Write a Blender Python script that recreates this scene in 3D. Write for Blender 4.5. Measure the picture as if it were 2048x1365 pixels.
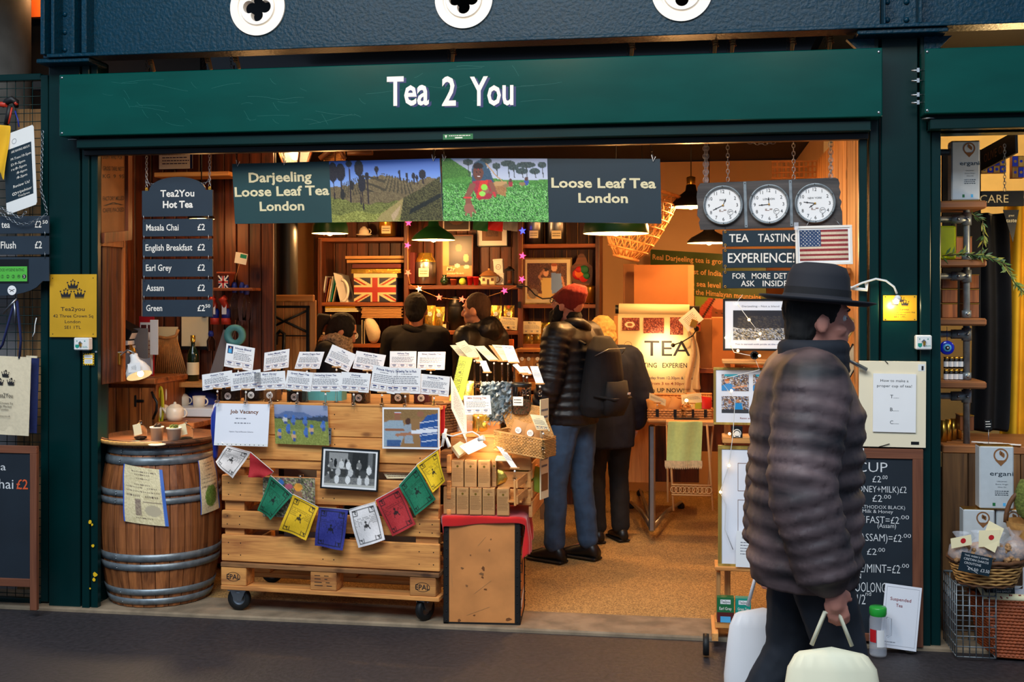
import bpy,math,random
import numpy as np
from mathutils import Vector,Matrix,noise
for o in list(bpy.data.objects): bpy.data.objects.remove(o)
SC = bpy.context.scene
COL = SC.collection
RND = random.Random(7)
rad = math.radians
V = Vector
# ---------------------------------------------------------------- camera, world, lights, exposure
FPX,YAW,HZ,YC,CZ = 2300.0,rad(9),600.0,-5.8,1.68
cd = bpy.data.cameras.new('camera'); cam = bpy.data.objects.new('camera',cd); COL.objects.link(cam)
cam.location = (0,YC,CZ); cam.rotation_euler = (rad(90),0,YAW)
cd.sensor_width = 36; cd.lens = FPX/2048*36; cd.shift_y = (HZ-682.5)/2048; cd.clip_end = 200
SC.camera = cam
cd.dof.use_dof = False
w = bpy.data.worlds.new('market_daylight'); SC.world = w; w.use_nodes = True
bg = w.node_tree.nodes['Background']; bg.inputs[0].default_value = (0.55,0.72,1.0,1); bg.inputs[1].default_value = 0.3
def light(kind,name,loc,power,col,size=.1,rot=None,sy=None,spot=None):
 l = bpy.data.lights.new(name,kind); l.energy = power; l.color = col
 if kind == 'AREA':
  l.size = size
  if sy: l.shape = 'RECTANGLE'; l.size_y = sy
 elif kind in ('POINT','SPOT'): l.shadow_soft_size = size
 if kind == 'SPOT': l.spot_size = rad(spot or 120); l.spot_blend = .6
 o = bpy.data.objects.new(name,l); COL.objects.link(o); o.location = loc
 if rot: o.rotation_euler = rot
 return o
WARM = (1.0,.5,.17)
for i_,(lx,lw) in enumerate(((-2.3,55),(-.9,60),(.6,30))): light('POINT','market_lamp',(lx,-2.3,3.75),lw,(1,.68,.36),.16)
light('AREA','market_skylight',(-1.5,-6.5,6.5),620,(.72,.87,1.0),7,(rad(40),0,0),3)
SC.view_settings.view_transform = 'Standard'; SC.view_settings.look = 'None'
SC.view_settings.exposure = 0.18; SC.view_settings.gamma = 1; SC.view_settings.use_curve_mapping = False

# ---------------------------------------------------------------- photograph pixel -> world point on a plane y=Y
def ray(px,py):
 u = (px-1024)/FPX
 return V((-math.sin(YAW)+u*math.cos(YAW),math.cos(YAW)+u*math.sin(YAW),(HZ-py)/FPX))
def W(px,py,Y):
 d = ray(px,py); t = (Y-YC)/d.y
 return V((0,YC,CZ))+d*t
def G(px,py,z=0.0):
 d = ray(px,py); t = (z-CZ)/d.z
 return V((0,YC,CZ))+d*t
def mpp(px,Y):
 d = ray(px,HZ); return (Y-YC)/d.y/FPX

# ---------------------------------------------------------------- materials
def lin(c):
 r = []
 for x in c[:3]:
  x = x/255
  r.append(x/12.92 if x <= .04045 else ((x+.055)/1.055)**2.4)
 return (r[0],r[1],r[2],1)
MATS = {}
def mk(name,col,rough=.5,metal=0,var=.2,scale=6,bump=.0,stretch=(1,1,1),col2=None,emis=0,trans=0,alpha=1,coat=0,detail=5,sheen=0,ior=1.45):
 m = bpy.data.materials.new(name); m.use_nodes = True; nt = m.node_tree; b = nt.nodes['Principled BSDF']
 c1 = lin(col); c2 = lin(col2) if col2 else tuple(x*(1-var) for x in c1[:3])+(1,)
 tc = nt.nodes.new('ShaderNodeTexCoord'); mp = nt.nodes.new('ShaderNodeMapping'); mp.inputs['Scale'].default_value = stretch
 nt.links.new(tc.outputs['Object'],mp.inputs[0])
 nz = nt.nodes.new('ShaderNodeTexNoise'); nz.inputs['Scale'].default_value = scale; nz.inputs['Detail'].default_value = detail
 nt.links.new(mp.outputs[0],nz.inputs['Vector'])
 cr = nt.nodes.new('ShaderNodeValToRGB'); cr.color_ramp.elements[0].position = .35; cr.color_ramp.elements[1].position = .65
 cr.color_ramp.elements[0].color = c2; cr.color_ramp.elements[1].color = c1
 nt.links.new(nz.outputs[0],cr.inputs[0]); nt.links.new(cr.outputs[0],b.inputs['Base Color'])
 b.inputs['Roughness'].default_value = rough; b.inputs['Metallic'].default_value = metal; b.inputs['IOR'].default_value = ior
 if bump:
  bp = nt.nodes.new('ShaderNodeBump'); bp.inputs['Strength'].default_value = bump; bp.inputs['Distance'].default_value = .01
  nt.links.new(nz.outputs[0],bp.inputs['Height']); nt.links.new(bp.outputs[0],b.inputs['Normal'])
 if emis:
  nt.links.new(cr.outputs[0],b.inputs['Emission Color']); b.inputs['Emission Strength'].default_value = emis
 if trans: b.inputs['Transmission Weight'].default_value = trans
 if alpha < 1: b.inputs['Alpha'].default_value = alpha
 if coat: b.inputs['Coat Weight'].default_value = coat; b.inputs['Coat Roughness'].default_value = .12
 if sheen: b.inputs['Sheen Weight'].default_value = sheen
 MATS[name] = m; return m
def mkwood(name,light_c,dark_c,axis=0,rough=.55,scale=1.0,knots=True,stain=None):
 """grain runs along the axis (0 x, 1 y, 2 z)"""
 m = bpy.data.materials.new(name); m.use_nodes = True; nt = m.node_tree; b = nt.nodes['Principled BSDF']; L = nt.links.new
 tc = nt.nodes.new('ShaderNodeTexCoord'); oi = nt.nodes.new('ShaderNodeObjectInfo')
 ml = nt.nodes.new('ShaderNodeMath'); ml.operation = 'MULTIPLY'; ml.inputs[1].default_value = 37.0; L(oi.outputs['Random'],ml.inputs[0])
 ad = nt.nodes.new('ShaderNodeVectorMath'); ad.operation = 'ADD'; L(tc.outputs['Object'],ad.inputs[0]); L(ml.outputs[0],ad.inputs[1])
 mp = nt.nodes.new('ShaderNodeMapping'); s = [14*scale]*3; s[axis] = .9*scale; mp.inputs['Scale'].default_value = s; L(ad.outputs[0],mp.inputs[0])
 nz = nt.nodes.new('ShaderNodeTexNoise'); nz.inputs['Scale'].default_value = 1.6; nz.inputs['Detail'].default_value = 7; nz.inputs['Distortion'].default_value = .9; L(mp.outputs[0],nz.inputs['Vector'])
 mp2 = nt.nodes.new('ShaderNodeMapping'); s = [90*scale]*3; s[axis] = 3*scale; mp2.inputs['Scale'].default_value = s; L(ad.outputs[0],mp2.inputs[0])
 n2 = nt.nodes.new('ShaderNodeTexNoise'); n2.inputs['Scale'].default_value = 1.5; n2.inputs['Detail'].default_value = 3; L(mp2.outputs[0],n2.inputs['Vector'])
 mx = nt.nodes.new('ShaderNodeMath'); mx.operation = 'MULTIPLY_ADD'; mx.inputs[1].default_value = .35; L(n2.outputs[0],mx.inputs[0]); L(nz.outputs[0],mx.inputs[2])
 cr = nt.nodes.new('ShaderNodeValToRGB'); e = cr.color_ramp.elements; e[0].position = .45; e[1].position = .85; e[0].color = lin(dark_c); e[1].color = lin(light_c)
 L(mx.outputs[0],cr.inputs[0]); out = cr.outputs[0]
 if knots:
  mp3 = nt.nodes.new('ShaderNodeMapping'); s = [9*scale]*3; s[axis] = 4*scale; mp3.inputs['Scale'].default_value = s; L(ad.outputs[0],mp3.inputs[0])
  vo = nt.nodes.new('ShaderNodeTexVoronoi'); vo.inputs['Scale'].default_value = 1.0; L(mp3.outputs[0],vo.inputs['Vector'])
  k = nt.nodes.new('ShaderNodeValToRGB'); k.color_ramp.elements[0].position = .07; k.color_ramp.elements[1].position = .16
  k.color_ramp.elements[0].color = (.28,.2,.15,1); k.color_ramp.elements[1].color = (1,1,1,1); L(vo.outputs['Distance'],k.inputs[0])
  mm = nt.nodes.new('ShaderNodeMix'); mm.data_type = 'RGBA'; mm.blend_type = 'MULTIPLY'; mm.inputs[0].default_value = .8
  L(out,mm.inputs[6]); L(k.outputs[0],mm.inputs[7]); out = mm.outputs[2]
 # each board its own tone
 hv = nt.nodes.new('ShaderNodeHueSaturation'); mr = nt.nodes.new('ShaderNodeMapRange'); mr.inputs[3].default_value = .78; mr.inputs[4].default_value = 1.15
 L(oi.outputs['Random'],mr.inputs[0]); L(mr.outputs[0],hv.inputs['Value']); L(out,hv.inputs['Color']); L(hv.outputs[0],b.inputs['Base Color'])
 bp = nt.nodes.new('ShaderNodeBump'); bp.inputs['Strength'].default_value = .25; bp.inputs['Distance'].default_value = .004; L(mx.outputs[0],bp.inputs['Height']); L(bp.outputs[0],b.inputs['Normal'])
 b.inputs['Roughness'].default_value = rough
 MATS[name] = m; return m
def mkprint(name,rough):
 m = bpy.data.materials.new(name); m.use_nodes = True; nt = m.node_tree; b = nt.nodes['Principled BSDF']
 a = nt.nodes.new('ShaderNodeAttribute'); a.attribute_name = 'Col'; nt.links.new(a.outputs[0],b.inputs['Base Color']); b.inputs['Roughness'].default_value = rough
 MATS[name] = m
mkprint('print',.38); mkprint('print_matt',.8)

# ---------------------------------------------------------------- mesh builder
def basis(d):
 d = d.normalized(); a = V((0,0,1)) if abs(d.z) < .9 else V((1,0,0))
 x = d.cross(a).normalized(); return x,d.cross(x).normalized()
class MB:
 def __init__(s,m='pine'): s.v = []; s.f = []; s.mi = []; s.sm = []; s.mats = []; s.m = m; s.colr = None
 def add(s,vs,fs,m=None,sm=False):
  m = m or s.m
  if m not in s.mats: s.mats.append(m)
  k = s.mats.index(m); b = len(s.v); s.v.extend([V(p) for p in vs])
  for f in fs: s.f.append(tuple(i+b for i in f)); s.mi.append(k); s.sm.append(sm)
  return s
 def box(s,c,size,m=None,R=None,ch=0.0):
  """centre, full sizes, optional rotation matrix, chamfer"""
  c = V(c); hx,hy,hz = size[0]/2,size[1]/2,size[2]/2
  if ch <= 0:
   vs = [V((x,y,z)) for x in (-hx,hx) for y in (-hy,hy) for z in (-hz,hz)]
   fs = [(0,1,3,2),(4,6,7,5),(0,4,5,1),(2,3,7,6),(0,2,6,4),(1,5,7,3)]
  else:
   ch = min(ch,hx*.8,hy*.8,hz*.8); vs = []; idx = {}
   for sx in (-1,1):
    for sy in (-1,1):
     for sz in (-1,1):
      for a in range(3):
       p = [sx*(hx-ch),sy*(hy-ch),sz*(hz-ch)]; h = (hx,hy,hz); sg = (sx,sy,sz); p[a] = sg[a]*h[a]
       idx[(sx,sy,sz,a)] = len(vs); vs.append(V(p))
   fs = []
   for a in range(3):
    b_,c_ = (a+1) % 3,(a+2) % 3
    for sg in (-1,1):
     q = []
     for (p1,p2) in ((-1,-1),(1,-1),(1,1),(-1,1)):
      k = [0,0,0]; k[a] = sg; k[b_] = p1; k[c_] = p2; q.append(idx[(k[0],k[1],k[2],a)])
     fs.append(tuple(q if sg > 0 else q[::-1]))
    for s1 in (-1,1):
     for s2 in (-1,1):
      k = [0,0,0]; k[b_] = s1; k[c_] = s2; k1 = list(k); k2 = list(k); k1[a] = -1; k2[a] = 1
      q = [idx[(*k1,b_)],idx[(*k2,b_)],idx[(*k2,c_)],idx[(*k1,c_)]]
      fs.append(tuple(q if s1*s2 < 0 else q[::-1]))
   for sx in (-1,1):
    for sy in (-1,1):
     for sz in (-1,1):
      q = [idx[(sx,sy,sz,a)] for a in range(3)]; fs.append(tuple(q if sx*sy*sz > 0 else q[::-1]))
  if R is not None: vs = [R @ p for p in vs]
  return s.add([p+c for p in vs],fs,m)
 def tube(s,pts,r,m=None,n=8,closed=False,caps=True,sm=True,ell=None):
  pts = [V(p) for p in pts]; N = len(pts); vs = []; rs = r if isinstance(r,(list,tuple)) else [r]*N
  d0 = (pts[1]-pts[0]); x,y = basis(d0)
  for i,p in enumerate(pts):
   if closed: d = pts[(i+1) % N]-pts[i-1]
   else: d = pts[min(i+1,N-1)]-pts[max(i-1,0)]
   if d.length < 1e-9: d = d0
   d = d.normalized(); x = (x-d*x.dot(d)); x = x.normalized() if x.length > 1e-6 else basis(d)[0]; y = d.cross(x)
   for k in range(n):
    a = 2*math.pi*k/n; vs.append(p+x*math.cos(a)*rs[i]+y*math.sin(a)*rs[i]*(ell or 1))
  fs = []
  for i in range(N if closed else N-1):
   j = (i+1) % N
   for k in range(n): fs.append((i*n+k,i*n+(k+1) % n,j*n+(k+1) % n,j*n+k))
  s.add(vs,fs,m,sm)
  if caps and not closed: s.f.append(tuple(len(s.v)-N*n+k for k in range(n))[::-1]); s.f.append(tuple(len(s.v)-n+k for k in range(n))); k_ = s.mats.index(m or s.m); s.mi += [k_,k_]; s.sm += [False,False]
  return s
 def lathe(s,prof,c,m=None,n=20,R=None,sm=True,cap=False,sx=1,sy=1):
  """profile [(r,z)...] about z through c"""
  c = V(c); vs = []; fs = []
  for (r,z) in prof:
   for k in range(n):
    a = 2*math.pi*k/n; p = V((r*math.cos(a)*sx,r*math.sin(a)*sy,z)); vs.append((R @ p if R is not None else p)+c)
  P = len(prof)
  for i in range(P-1):
   for k in range(n): fs.append((i*n+k,i*n+(k+1) % n,(i+1)*n+(k+1) % n,(i+1)*n+k))
  s.add(vs,fs,m,sm)
  if cap:
   b = len(s.v)-P*n; k_ = s.mats.index(m or s.m)
   s.f.append(tuple(b+k for k in range(n))[::-1]); s.f.append(tuple(b+(P-1)*n+k for k in range(n))); s.mi += [k_,k_]; s.sm += [False,False]
  return s
 def ball(s,c,r,m=None,n=12,R=None):
  r = V(r) if not isinstance(r,(int,float)) else V((r,r,r)); c = V(c); vs = []; fs = []; h = max(n//2,4)
  for i in range(1,h):
   t = math.pi*i/h
   for k in range(n):
    a = 2*math.pi*k/n; p = V((r.x*math.sin(t)*math.cos(a),r.y*math.sin(t)*math.sin(a),r.z*math.cos(t))); vs.append((R @ p if R is not None else p)+c)
  for e in (1,-1):
   p = V((0,0,r.z*e)); vs.append((R @ p if R is not None else p)+c)
  T = (h-1)*n
  for i in range(h-2):
   for k in range(n): fs.append((i*n+k,(i+1)*n+k,(i+1)*n+(k+1) % n,i*n+(k+1) % n))
  for k in range(n): fs.append((T,k,(k+1) % n)); fs.append((T+1,(h-2)*n+(k+1) % n,(h-2)*n+k))
  return s.add(vs,fs,m,True)
 def loft(s,secs,m=None,n=16,sm=True):
  """secs: (centre, side vector, front vector) closed ellipse sections, capped"""
  vs = []; fs = []
  for (c,a,b) in secs:
   for k in range(n):
    t = 2*math.pi*k/n; vs.append(V(c)+V(a)*math.cos(t)+V(b)*math.sin(t))
  P = len(secs)
  for i in range(P-1):
   for k in range(n): fs.append((i*n+k,i*n+(k+1) % n,(i+1)*n+(k+1) % n,(i+1)*n+k))
  fs.append(tuple(range(n))[::-1]); fs.append(tuple((P-1)*n+k for k in range(n)))
  return s.add(vs,fs,m,sm)
 def limb(s,p0,r0,p1,r1,m=None,n=12):
  """tapered capsule"""
  p0,p1 = V(p0),V(p1); d = (p1-p0).normalized(); pts = []; rs = []
  for k in (0.05,.35,.7,.93): pts.append(p0-d*r0*math.cos(k*math.pi/2)); rs.append(r0*math.sin(k*math.pi/2))
  pts.append(p0); rs.append(r0); pts.append((p0+p1)/2); rs.append((r0+r1)/2); pts.append(p1); rs.append(r1)
  for k in (.93,.7,.35,.05): pts.append(p1+d*r1*math.cos(k*math.pi/2)); rs.append(r1*math.sin(k*math.pi/2))
  return s.tube(pts,rs,m,n)
 def ring(s,c,R_,r,m=None,ax=None,n=16,k=6):
  ax = V(ax or (0,1,0)); x,y = basis(ax)
  return s.tube([V(c)+x*math.cos(2*math.pi*i/n)*R_+y*math.sin(2*math.pi*i/n)*R_ for i in range(n)],r,m,k,closed=True)
 def chain(s,pts,m='steel',link=.022,r=.0016):
  """chain links along a polyline"""
  P = [V(p) for p in pts]; L = sum((P[i+1]-P[i]).length for i in range(len(P)-1)); N = max(2,int(L/(link*.72))); side = 0
  def at(t):
   for i in range(len(P)-1):
    l = (P[i+1]-P[i]).length
    if t <= l or i == len(P)-2: return P[i]+(P[i+1]-P[i])*(t/max(l,1e-6)),(P[i+1]-P[i]).normalized()
    t -= l
  for i in range(N):
   c,d = at((i+.5)*L/N); x,y = basis(d); q = x if i % 2 else y
   s.tube([c+d*link/2*math.cos(a)+q*link*.3*math.sin(a) for a in [2*math.pi*k/8 for k in range(8)]],r,m,4,closed=True)
  return s

def finish(name,mb,parent=None,base=V((0,0,0)),share=None):
 if share is not None: me = share
 else:
  me = bpy.data.meshes.new(name)
  me.from_pydata([tuple(p-base) for p in mb.v],[],mb.f)
  for mn in mb.mats: me.materials.append(MATS[mn])
  if len(mb.mats) > 1: me.polygons.foreach_set('material_index',mb.mi)
  me.polygons.foreach_set('use_smooth',mb.sm)
  if mb.colr is not None:
   at = me.color_attributes.new('Col','FLOAT_COLOR','POINT'); at.data.foreach_set('color',mb.colr.astype(np.float32).ravel())
  me.update()
 o = bpy.data.objects.new(name,me); COL.objects.link(o); o.parent = parent
 return o
class Thing:
 """collects parts in world coordinates; done() makes an Empty at the base (or one mesh) with its parts"""
 def __init__(s,name,label,cat,group=None,kind=None): s.name,s.label,s.cat,s.group,s.kind = name,label,cat,group,kind; s.parts = []
 def part(s,name,mb,under=None,label=None,kind=None,mods=None):
  s.parts.append((name,mb,under,label,kind,mods)); return len(s.parts)-1
 def done(s,base=None):
  pts = [p for q in s.parts for p in q[1].v]
  if base is None:
   lo = [min(p[i] for p in pts) for i in range(3)]; hi = [max(p[i] for p in pts) for i in range(3)]
   base = V(((lo[0]+hi[0])/2,(lo[1]+hi[1])/2,lo[2]))
  base = V(base)
  if len(s.parts) == 1: root = finish(s.name,s.parts[0][1],None,base); s._mods(root,s.parts[0][5])
  else: root = bpy.data.objects.new(s.name,None); root.empty_display_size = .05; COL.objects.link(root)
  root.location = base
  if len(s.parts) > 1:
   obs = []
   for (n,mb,under,lab,kind,mods) in s.parts:
    o = finish(n,mb,root if under is None else obs[under],base)
    if lab: o['label'] = lab
    if kind: o['kind'] = kind
    s._mods(o,mods); obs.append(o)
  if s.label: root['label'] = s.label
  if s.cat: root['category'] = s.cat
  if s.group: root['group'] = s.group
  if s.kind: root['kind'] = s.kind
  return root
 @staticmethod
 def _mods(o,mods):
  for k in (mods or []):
   if k[0] == 'remesh':
    a = o.modifiers.new('r','REMESH'); a.mode = 'VOXEL'; a.voxel_size = k[1]; a.use_smooth_shade = True
    b_ = o.modifiers.new('s','SMOOTH'); b_.iterations = k[2]; b_.factor = .5
   if k[0] == 'solid':
    a = o.modifiers.new('t','SOLIDIFY'); a.thickness = k[1]; a.offset = 0
   if k[0] == 'disp':
    t = bpy.data.textures.new('t','CLOUDS'); t.noise_scale = k[2]; a = o.modifiers.new('d','DISPLACE'); a.texture = t; a.strength = k[1]; a.mid_level = .5
   if k[0] == 'subd': a = o.modifiers.new('u','SUBSURF'); a.levels = a.render_levels = k[1]
def one(name,label,cat,mb,group=None,kind=None,mods=None):
 t = Thing(name,label,cat,group,kind); t.part(name,mb,mods=mods); return t.done()
def struct(name,mb,label=None):
 t = Thing(name,label,None,None,'structure'); t.part(name,mb); return t.done()
def structT(name,label=None): return Thing(name,label,None,None,'structure')
def copy_tree(o,parent=None):
 c = o.copy(); COL.objects.link(c)
 if parent: c.parent = parent
 for ch in list(o.children): copy_tree(ch,c)
 return c

# ---------------------------------------------------------------- flat frames (signs, cards, pictures)
_tx = {}
def textgeo(s,bold=0.0):
 k = (s,bold)
 if k in _tx: return _tx[k]
 cu = bpy.data.curves.new('t','FONT'); cu.body = s; cu.resolution_u = 2; cu.offset = bold; cu.size = 1
 ob = bpy.data.objects.new('t',cu); COL.objects.link(ob); me = ob.to_mesh()
 vs = [tuple(v.co) for v in me.vertices]; fs = [tuple(p.vertices) for p in me.polygons]
 ob.to_mesh_clear(); bpy.data.objects.remove(ob); bpy.data.curves.remove(cu)
 _tx[k] = (vs,fs); return _tx[k]
class Fr:
 """o = top left corner, X = full width vector, Y = full height vector (down); n points to the viewer"""
 def __init__(s,o,X,Y): s.o,s.X,s.Y = V(o),V(X),V(Y); s.w,s.h = s.X.length,s.Y.length; s.n = s.Y.cross(s.X).normalized(); s.ux = s.X.normalized(); s.uy = s.Y.normalized()
 def P(s,u,v,d=0.0): return s.o+s.X*u+s.Y*v+s.n*d
 def sub(s,u0,v0,u1,v1,d=0): return Fr(s.P(u0,v0,d),s.X*(u1-u0),s.Y*(v1-v0))
 def uv(s,px,py):
  d = ray(px,py); C = V((0,YC,CZ)); t = (s.o-C).dot(s.n)/d.dot(s.n); q = C+d*t-s.o
  a,b,c = s.X.dot(s.X),s.X.dot(s.Y),s.Y.dot(s.Y); e,f = q.dot(s.X),q.dot(s.Y); D = a*c-b*b
  return (c*e-b*f)/D,(a*f-b*e)/D
 def pxs(s,pts): return [s.uv(*p) for p in pts]
 def slab(s,mb,u0=0,v0=0,u1=1,v1=1,d0=-.01,d1=0,m=None,ch=0.0):
  c = s.P((u0+u1)/2,(v0+v1)/2,(d0+d1)/2)
  if abs(s.ux.dot(s.uy)) > .02:
   vs = [s.P(u,v,d) for u in (u0,u1) for v in (v0,v1) for d in (d0,d1)]
   return mb.add(vs,[(0,1,3,2),(4,6,7,5),(0,4,5,1),(2,3,7,6),(0,2,6,4),(1,5,7,3)],m)
  R = Matrix((s.ux,s.n,s.uy)).transposed()
  return mb.box(c,(s.w*abs(u1-u0),abs(d1-d0),s.h*abs(v1-v0)),m,R,ch)
 def poly(s,mb,pts,d=.001,m=None): return mb.add([s.P(u,v,d) for u,v in pts],[tuple(range(len(pts)))[::-1]],m)
 def prism(s,mb,pts,d0,d1,m=None):
  n = len(pts); vs = [s.P(u,v,d0) for u,v in pts]+[s.P(u,v,d1) for u,v in pts]
  return mb.add(vs,[tuple(range(n)),tuple(range(n,2*n))[::-1]]+[(i,i+n,(i+1) % n+n,(i+1) % n) for i in range(n)],m)
 def disc(s,mb,u,v,r,d=.001,m=None,n=20,ry=None):
  c = s.P(u,v,d); return mb.add([c+s.ux*math.cos(2*math.pi*k/n)*r+s.uy*math.sin(2*math.pi*k/n)*(ry or r) for k in range(n)],[tuple(range(n))[::-1]],m)
 def ringflat(s,mb,u,v,r0,r1,d=.001,m=None,n=24,ry=1):
  c = s.P(u,v,d); vs = [c+s.ux*math.cos(2*math.pi*k/n)*r+s.uy*math.sin(2*math.pi*k/n)*r*ry for r in (r0,r1) for k in range(n)]
  return mb.add(vs,[(k,(k+1) % n,n+(k+1) % n,n+k) for k in range(n)],m)
 def line(s,mb,pts,wd,d=.001,m=None):
  """flat pen stroke, pts in uv, width in metres"""
  for a,b in zip(pts,pts[1:]):
   A,B = s.P(*a,d),s.P(*b,d); q = (B-A)
   if q.length < 1e-6: continue
   t = q.normalized()*wd*.3; nn = q.cross(s.n).normalized()*wd/2; A = A-t; B = B+t
   mb.add([A-nn,A+nn,B+nn,B-nn],[(0,1,2,3)],m)
  return mb
 def text(s,mb,t,u0,vb,u1,cap,m='ink',d=.0012,bold=0.0,shear=0,serif=False,rot=0,ext=0):
  """fit text between u0..u1 with baseline vb and cap height cap (fractions of the frame). u1=None keeps natural width; u0=None with u1=centre centres it"""
  vs,fs = textgeo(t,bold)
  if not vs: return mb
  x0 = min(p[0] for p in vs); x1 = max(p[0] for p in vs); k = cap*s.h/.70
  if u1 is None: sx = k; ox = u0*s.w
  elif u0 is None: sx = k*.96; ox = u1*s.w-(x1-x0)*sx/2
  else: sx = (u1-u0)*s.w/(x1-x0); ox = u0*s.w
  ob = vb*s.h; c,sn = math.cos(rot),math.sin(rot); out = []
  for p in vs:
   a = (p[0]-x0)*sx+p[1]*k*shear; b = p[1]*k
   a,b = a*c-b*sn,a*sn+b*c
   out.append(s.o+s.ux*(ox+a)+s.uy*(ob-b)+s.n*d)
  mb.add(out,fs,m)
  return mb
 def words(s,mb,u0,v0,u1,rows,pitch,hh,m='ink',d=.001,seed=1,centre=False,dens=.9):
  """illegible body copy as rows of word sized strokes"""
  r = random.Random(seed)
  for i in range(rows):
   v = v0+i*pitch; a = u0+(r.random()*.12*(u1-u0) if centre else 0); e = u1-(r.random()*.2*(u1-u0)); 
   while a < e:
    wd = (.03+.07*r.random())*(u1-u0+.3); b = min(a+wd,u1)
    s.poly(mb,[(a,v),(b,v),(b,v+hh),(a,v+hh)],d,m); a = b+.018
  return mb
def FB(x0,y0,x1,y1,Y,Yr=None,rot=0,lean=0,yaw=0):
 """frame whose pixel box is x0..x1, y0..y1 (y measured mid width) at depth Y; rot turns it in its plane (clockwise+), lean tips its top backwards"""
 xm = (x0+x1)/2; Yr = Y if Yr is None else Yr; Ym = (Y+Yr)/2
 z0 = W(xm,y0,Ym).z; z1 = W(xm,y1,Ym).z; A = W(x0,y0,Y); B = W(x1,y0,Yr); A.z = B.z = z0
 X = B-A; Yv = V((0,0,z1-z0)); c = A+X/2+Yv/2
 if lean: Yv = Matrix.Rotation(-lean,3,X.normalized()) @ Yv
 if rot:
  n = Yv.cross(X).normalized(); Rm = Matrix.Rotation(-rot,3,n); X = Rm @ X; Yv = Rm @ Yv
 return Fr(c-X/2-Yv/2,X,Yv)
def FQ(tl,tr,bl,Y,Yr=None,Yb=None):
 """frame from three pixel corners"""
 Yr = Y if Yr is None else Yr; Yb = Y if Yb is None else Yb
 a,b,c = W(*tl,Y),W(*tr,Yr),W(*bl,Yb); return Fr(a,b-a,c-a)

# ---------------------------------------------------------------- printed pictures: a painted grid
class Canvas:
 def __init__(s,nx,ny,col=(255,255,255)):
  s.nx,s.ny = nx,ny; s.U,s.Vv = np.meshgrid(np.linspace(0,1,nx+1),np.linspace(0,1,ny+1)); s.a = np.zeros((ny+1,nx+1,3)); s.a[:] = col; s.rs = np.random.RandomState(3)
 def grad(s,c0,c1,v0=0,v1=1):
  t = np.clip((s.Vv-v0)/(v1-v0),0,1)[...,None]; s.a = np.array(c0)*(1-t)+np.array(c1)*t; return s
 def _put(s,mask,col,amp=0):
  n = s.rs.uniform(-1,1,s.U.shape)[...,None]*amp; s.a = np.where(mask[...,None],np.array(col)+n*np.array([1,1,.7]),s.a); return s
 def rect(s,u0,v0,u1,v1,col,amp=0): return s._put((s.U >= u0) & (s.U <= u1) & (s.Vv >= v0) & (s.Vv <= v1),col,amp)
 def ell(s,u,v,ru,rv,col,amp=0): return s._put(((s.U-u)/ru)**2+((s.Vv-v)/rv)**2 <= 1,col,amp)
 def poly(s,pts,col,amp=0):
  x,y = s.U,s.Vv; ins = np.zeros(x.shape,bool); n = len(pts); j = n-1
  for i in range(n):
   xi,yi = pts[i]; xj,yj = pts[j]
   if yi != yj: ins ^= ((yi > y) != (yj > y)) & (x < (xj-xi)*(y-yi)/(yj-yi)+xi)
   j = i
  return s._put(ins,col,amp)
 def below(s,fn,col,amp=0): return s._put(s.Vv >= fn(s.U),col,amp)
 def stroke(s,pts,wd,col,amp=0):
  for (x0,y0),(x1,y1) in zip(pts,pts[1:]):
   dx,dy = x1-x0,y1-y0; L = dx*dx+dy*dy+1e-9; t = np.clip(((s.U-x0)*dx+(s.Vv-y0)*dy)/L,0,1)
   s._put(np.hypot(s.U-x0-t*dx,s.Vv-y0-t*dy) < wd,col,amp)
  return s
 def speck(s,u0,v0,u1,v1,cols,p,seed=1):
  r = np.random.RandomState(seed); m = (s.U >= u0) & (s.U <= u1) & (s.Vv >= v0) & (s.Vv <= v1)
  k = r.randint(0,len(cols),s.U.shape); c = np.array(cols,float)[k]; s.a = np.where((m & (r.rand(*s.U.shape) < p))[...,None],c,s.a); return s
 def mb(s,fr,d=.0012,m='print',fn=None):
  mb = MB(m); nx,ny = s.nx,s.ny; vs = []
  for j in range(ny+1):
   for i in range(nx+1):
    vs.append(fr.P(i/nx,j/ny,d+(fn(i/nx,j/ny) if fn else 0)))
  fs = [(j*(nx+1)+i,(j+1)*(nx+1)+i,(j+1)*(nx+1)+i+1,j*(nx+1)+i+1) for j in range(ny) for i in range(nx)]
  mb.add(vs,fs,m,fn is not None); a = np.clip(s.a,0,255)/255; a = np.where(a <= .04045,a/12.92,((a+.055)/1.055)**2.4)
  mb.colr = np.concatenate([a.reshape(-1,3),np.ones((a.shape[0]*a.shape[1],1))],1); return mb
# ---------------------------------------------------------------- materials in use
mk('ink',(28,26,30),.6,var=.05); mk('ink_red',(150,40,40),.6); mk('ink_blue',(30,40,110),.6); mk('ink_brown',(120,70,30),.6); mk('ink_grey',(120,120,130),.7)
mk('white_paint',(240,232,220),.45,var=.06); mk('cream_paint',(222,208,165),.5,var=.05); mk('blue_paint',(18,36,96),.4)
mk('beam_green',(0,46,66),.38,ior=1.28,var=.3,scale=60,bump=.35,col2=(4,40,54)); mk('column_green',(0,38,38),.3,ior=1.33,var=.3,scale=4,bump=.03,col2=(2,34,34))
mk('fascia_green',(0,66,60),.2,ior=1.36,var=.15,scale=3,bump=.02,stretch=(1,1,3)); mk('black_paint',(14,16,18),.4); mk('scratch',(22,112,104),.5)
mk('steel',(170,175,180),.35,1,bump=.02); mk('dark_steel',(60,62,66),.45,.9); mk('iron',(40,38,36),.6,.6,bump=.1,scale=30); mk('brass',(225,170,70),.3,.95); mk('chrome',(200,205,210),.15,1)
mk('galv',(140,148,152),.4,.5,var=.35,scale=25,bump=.08)
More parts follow.
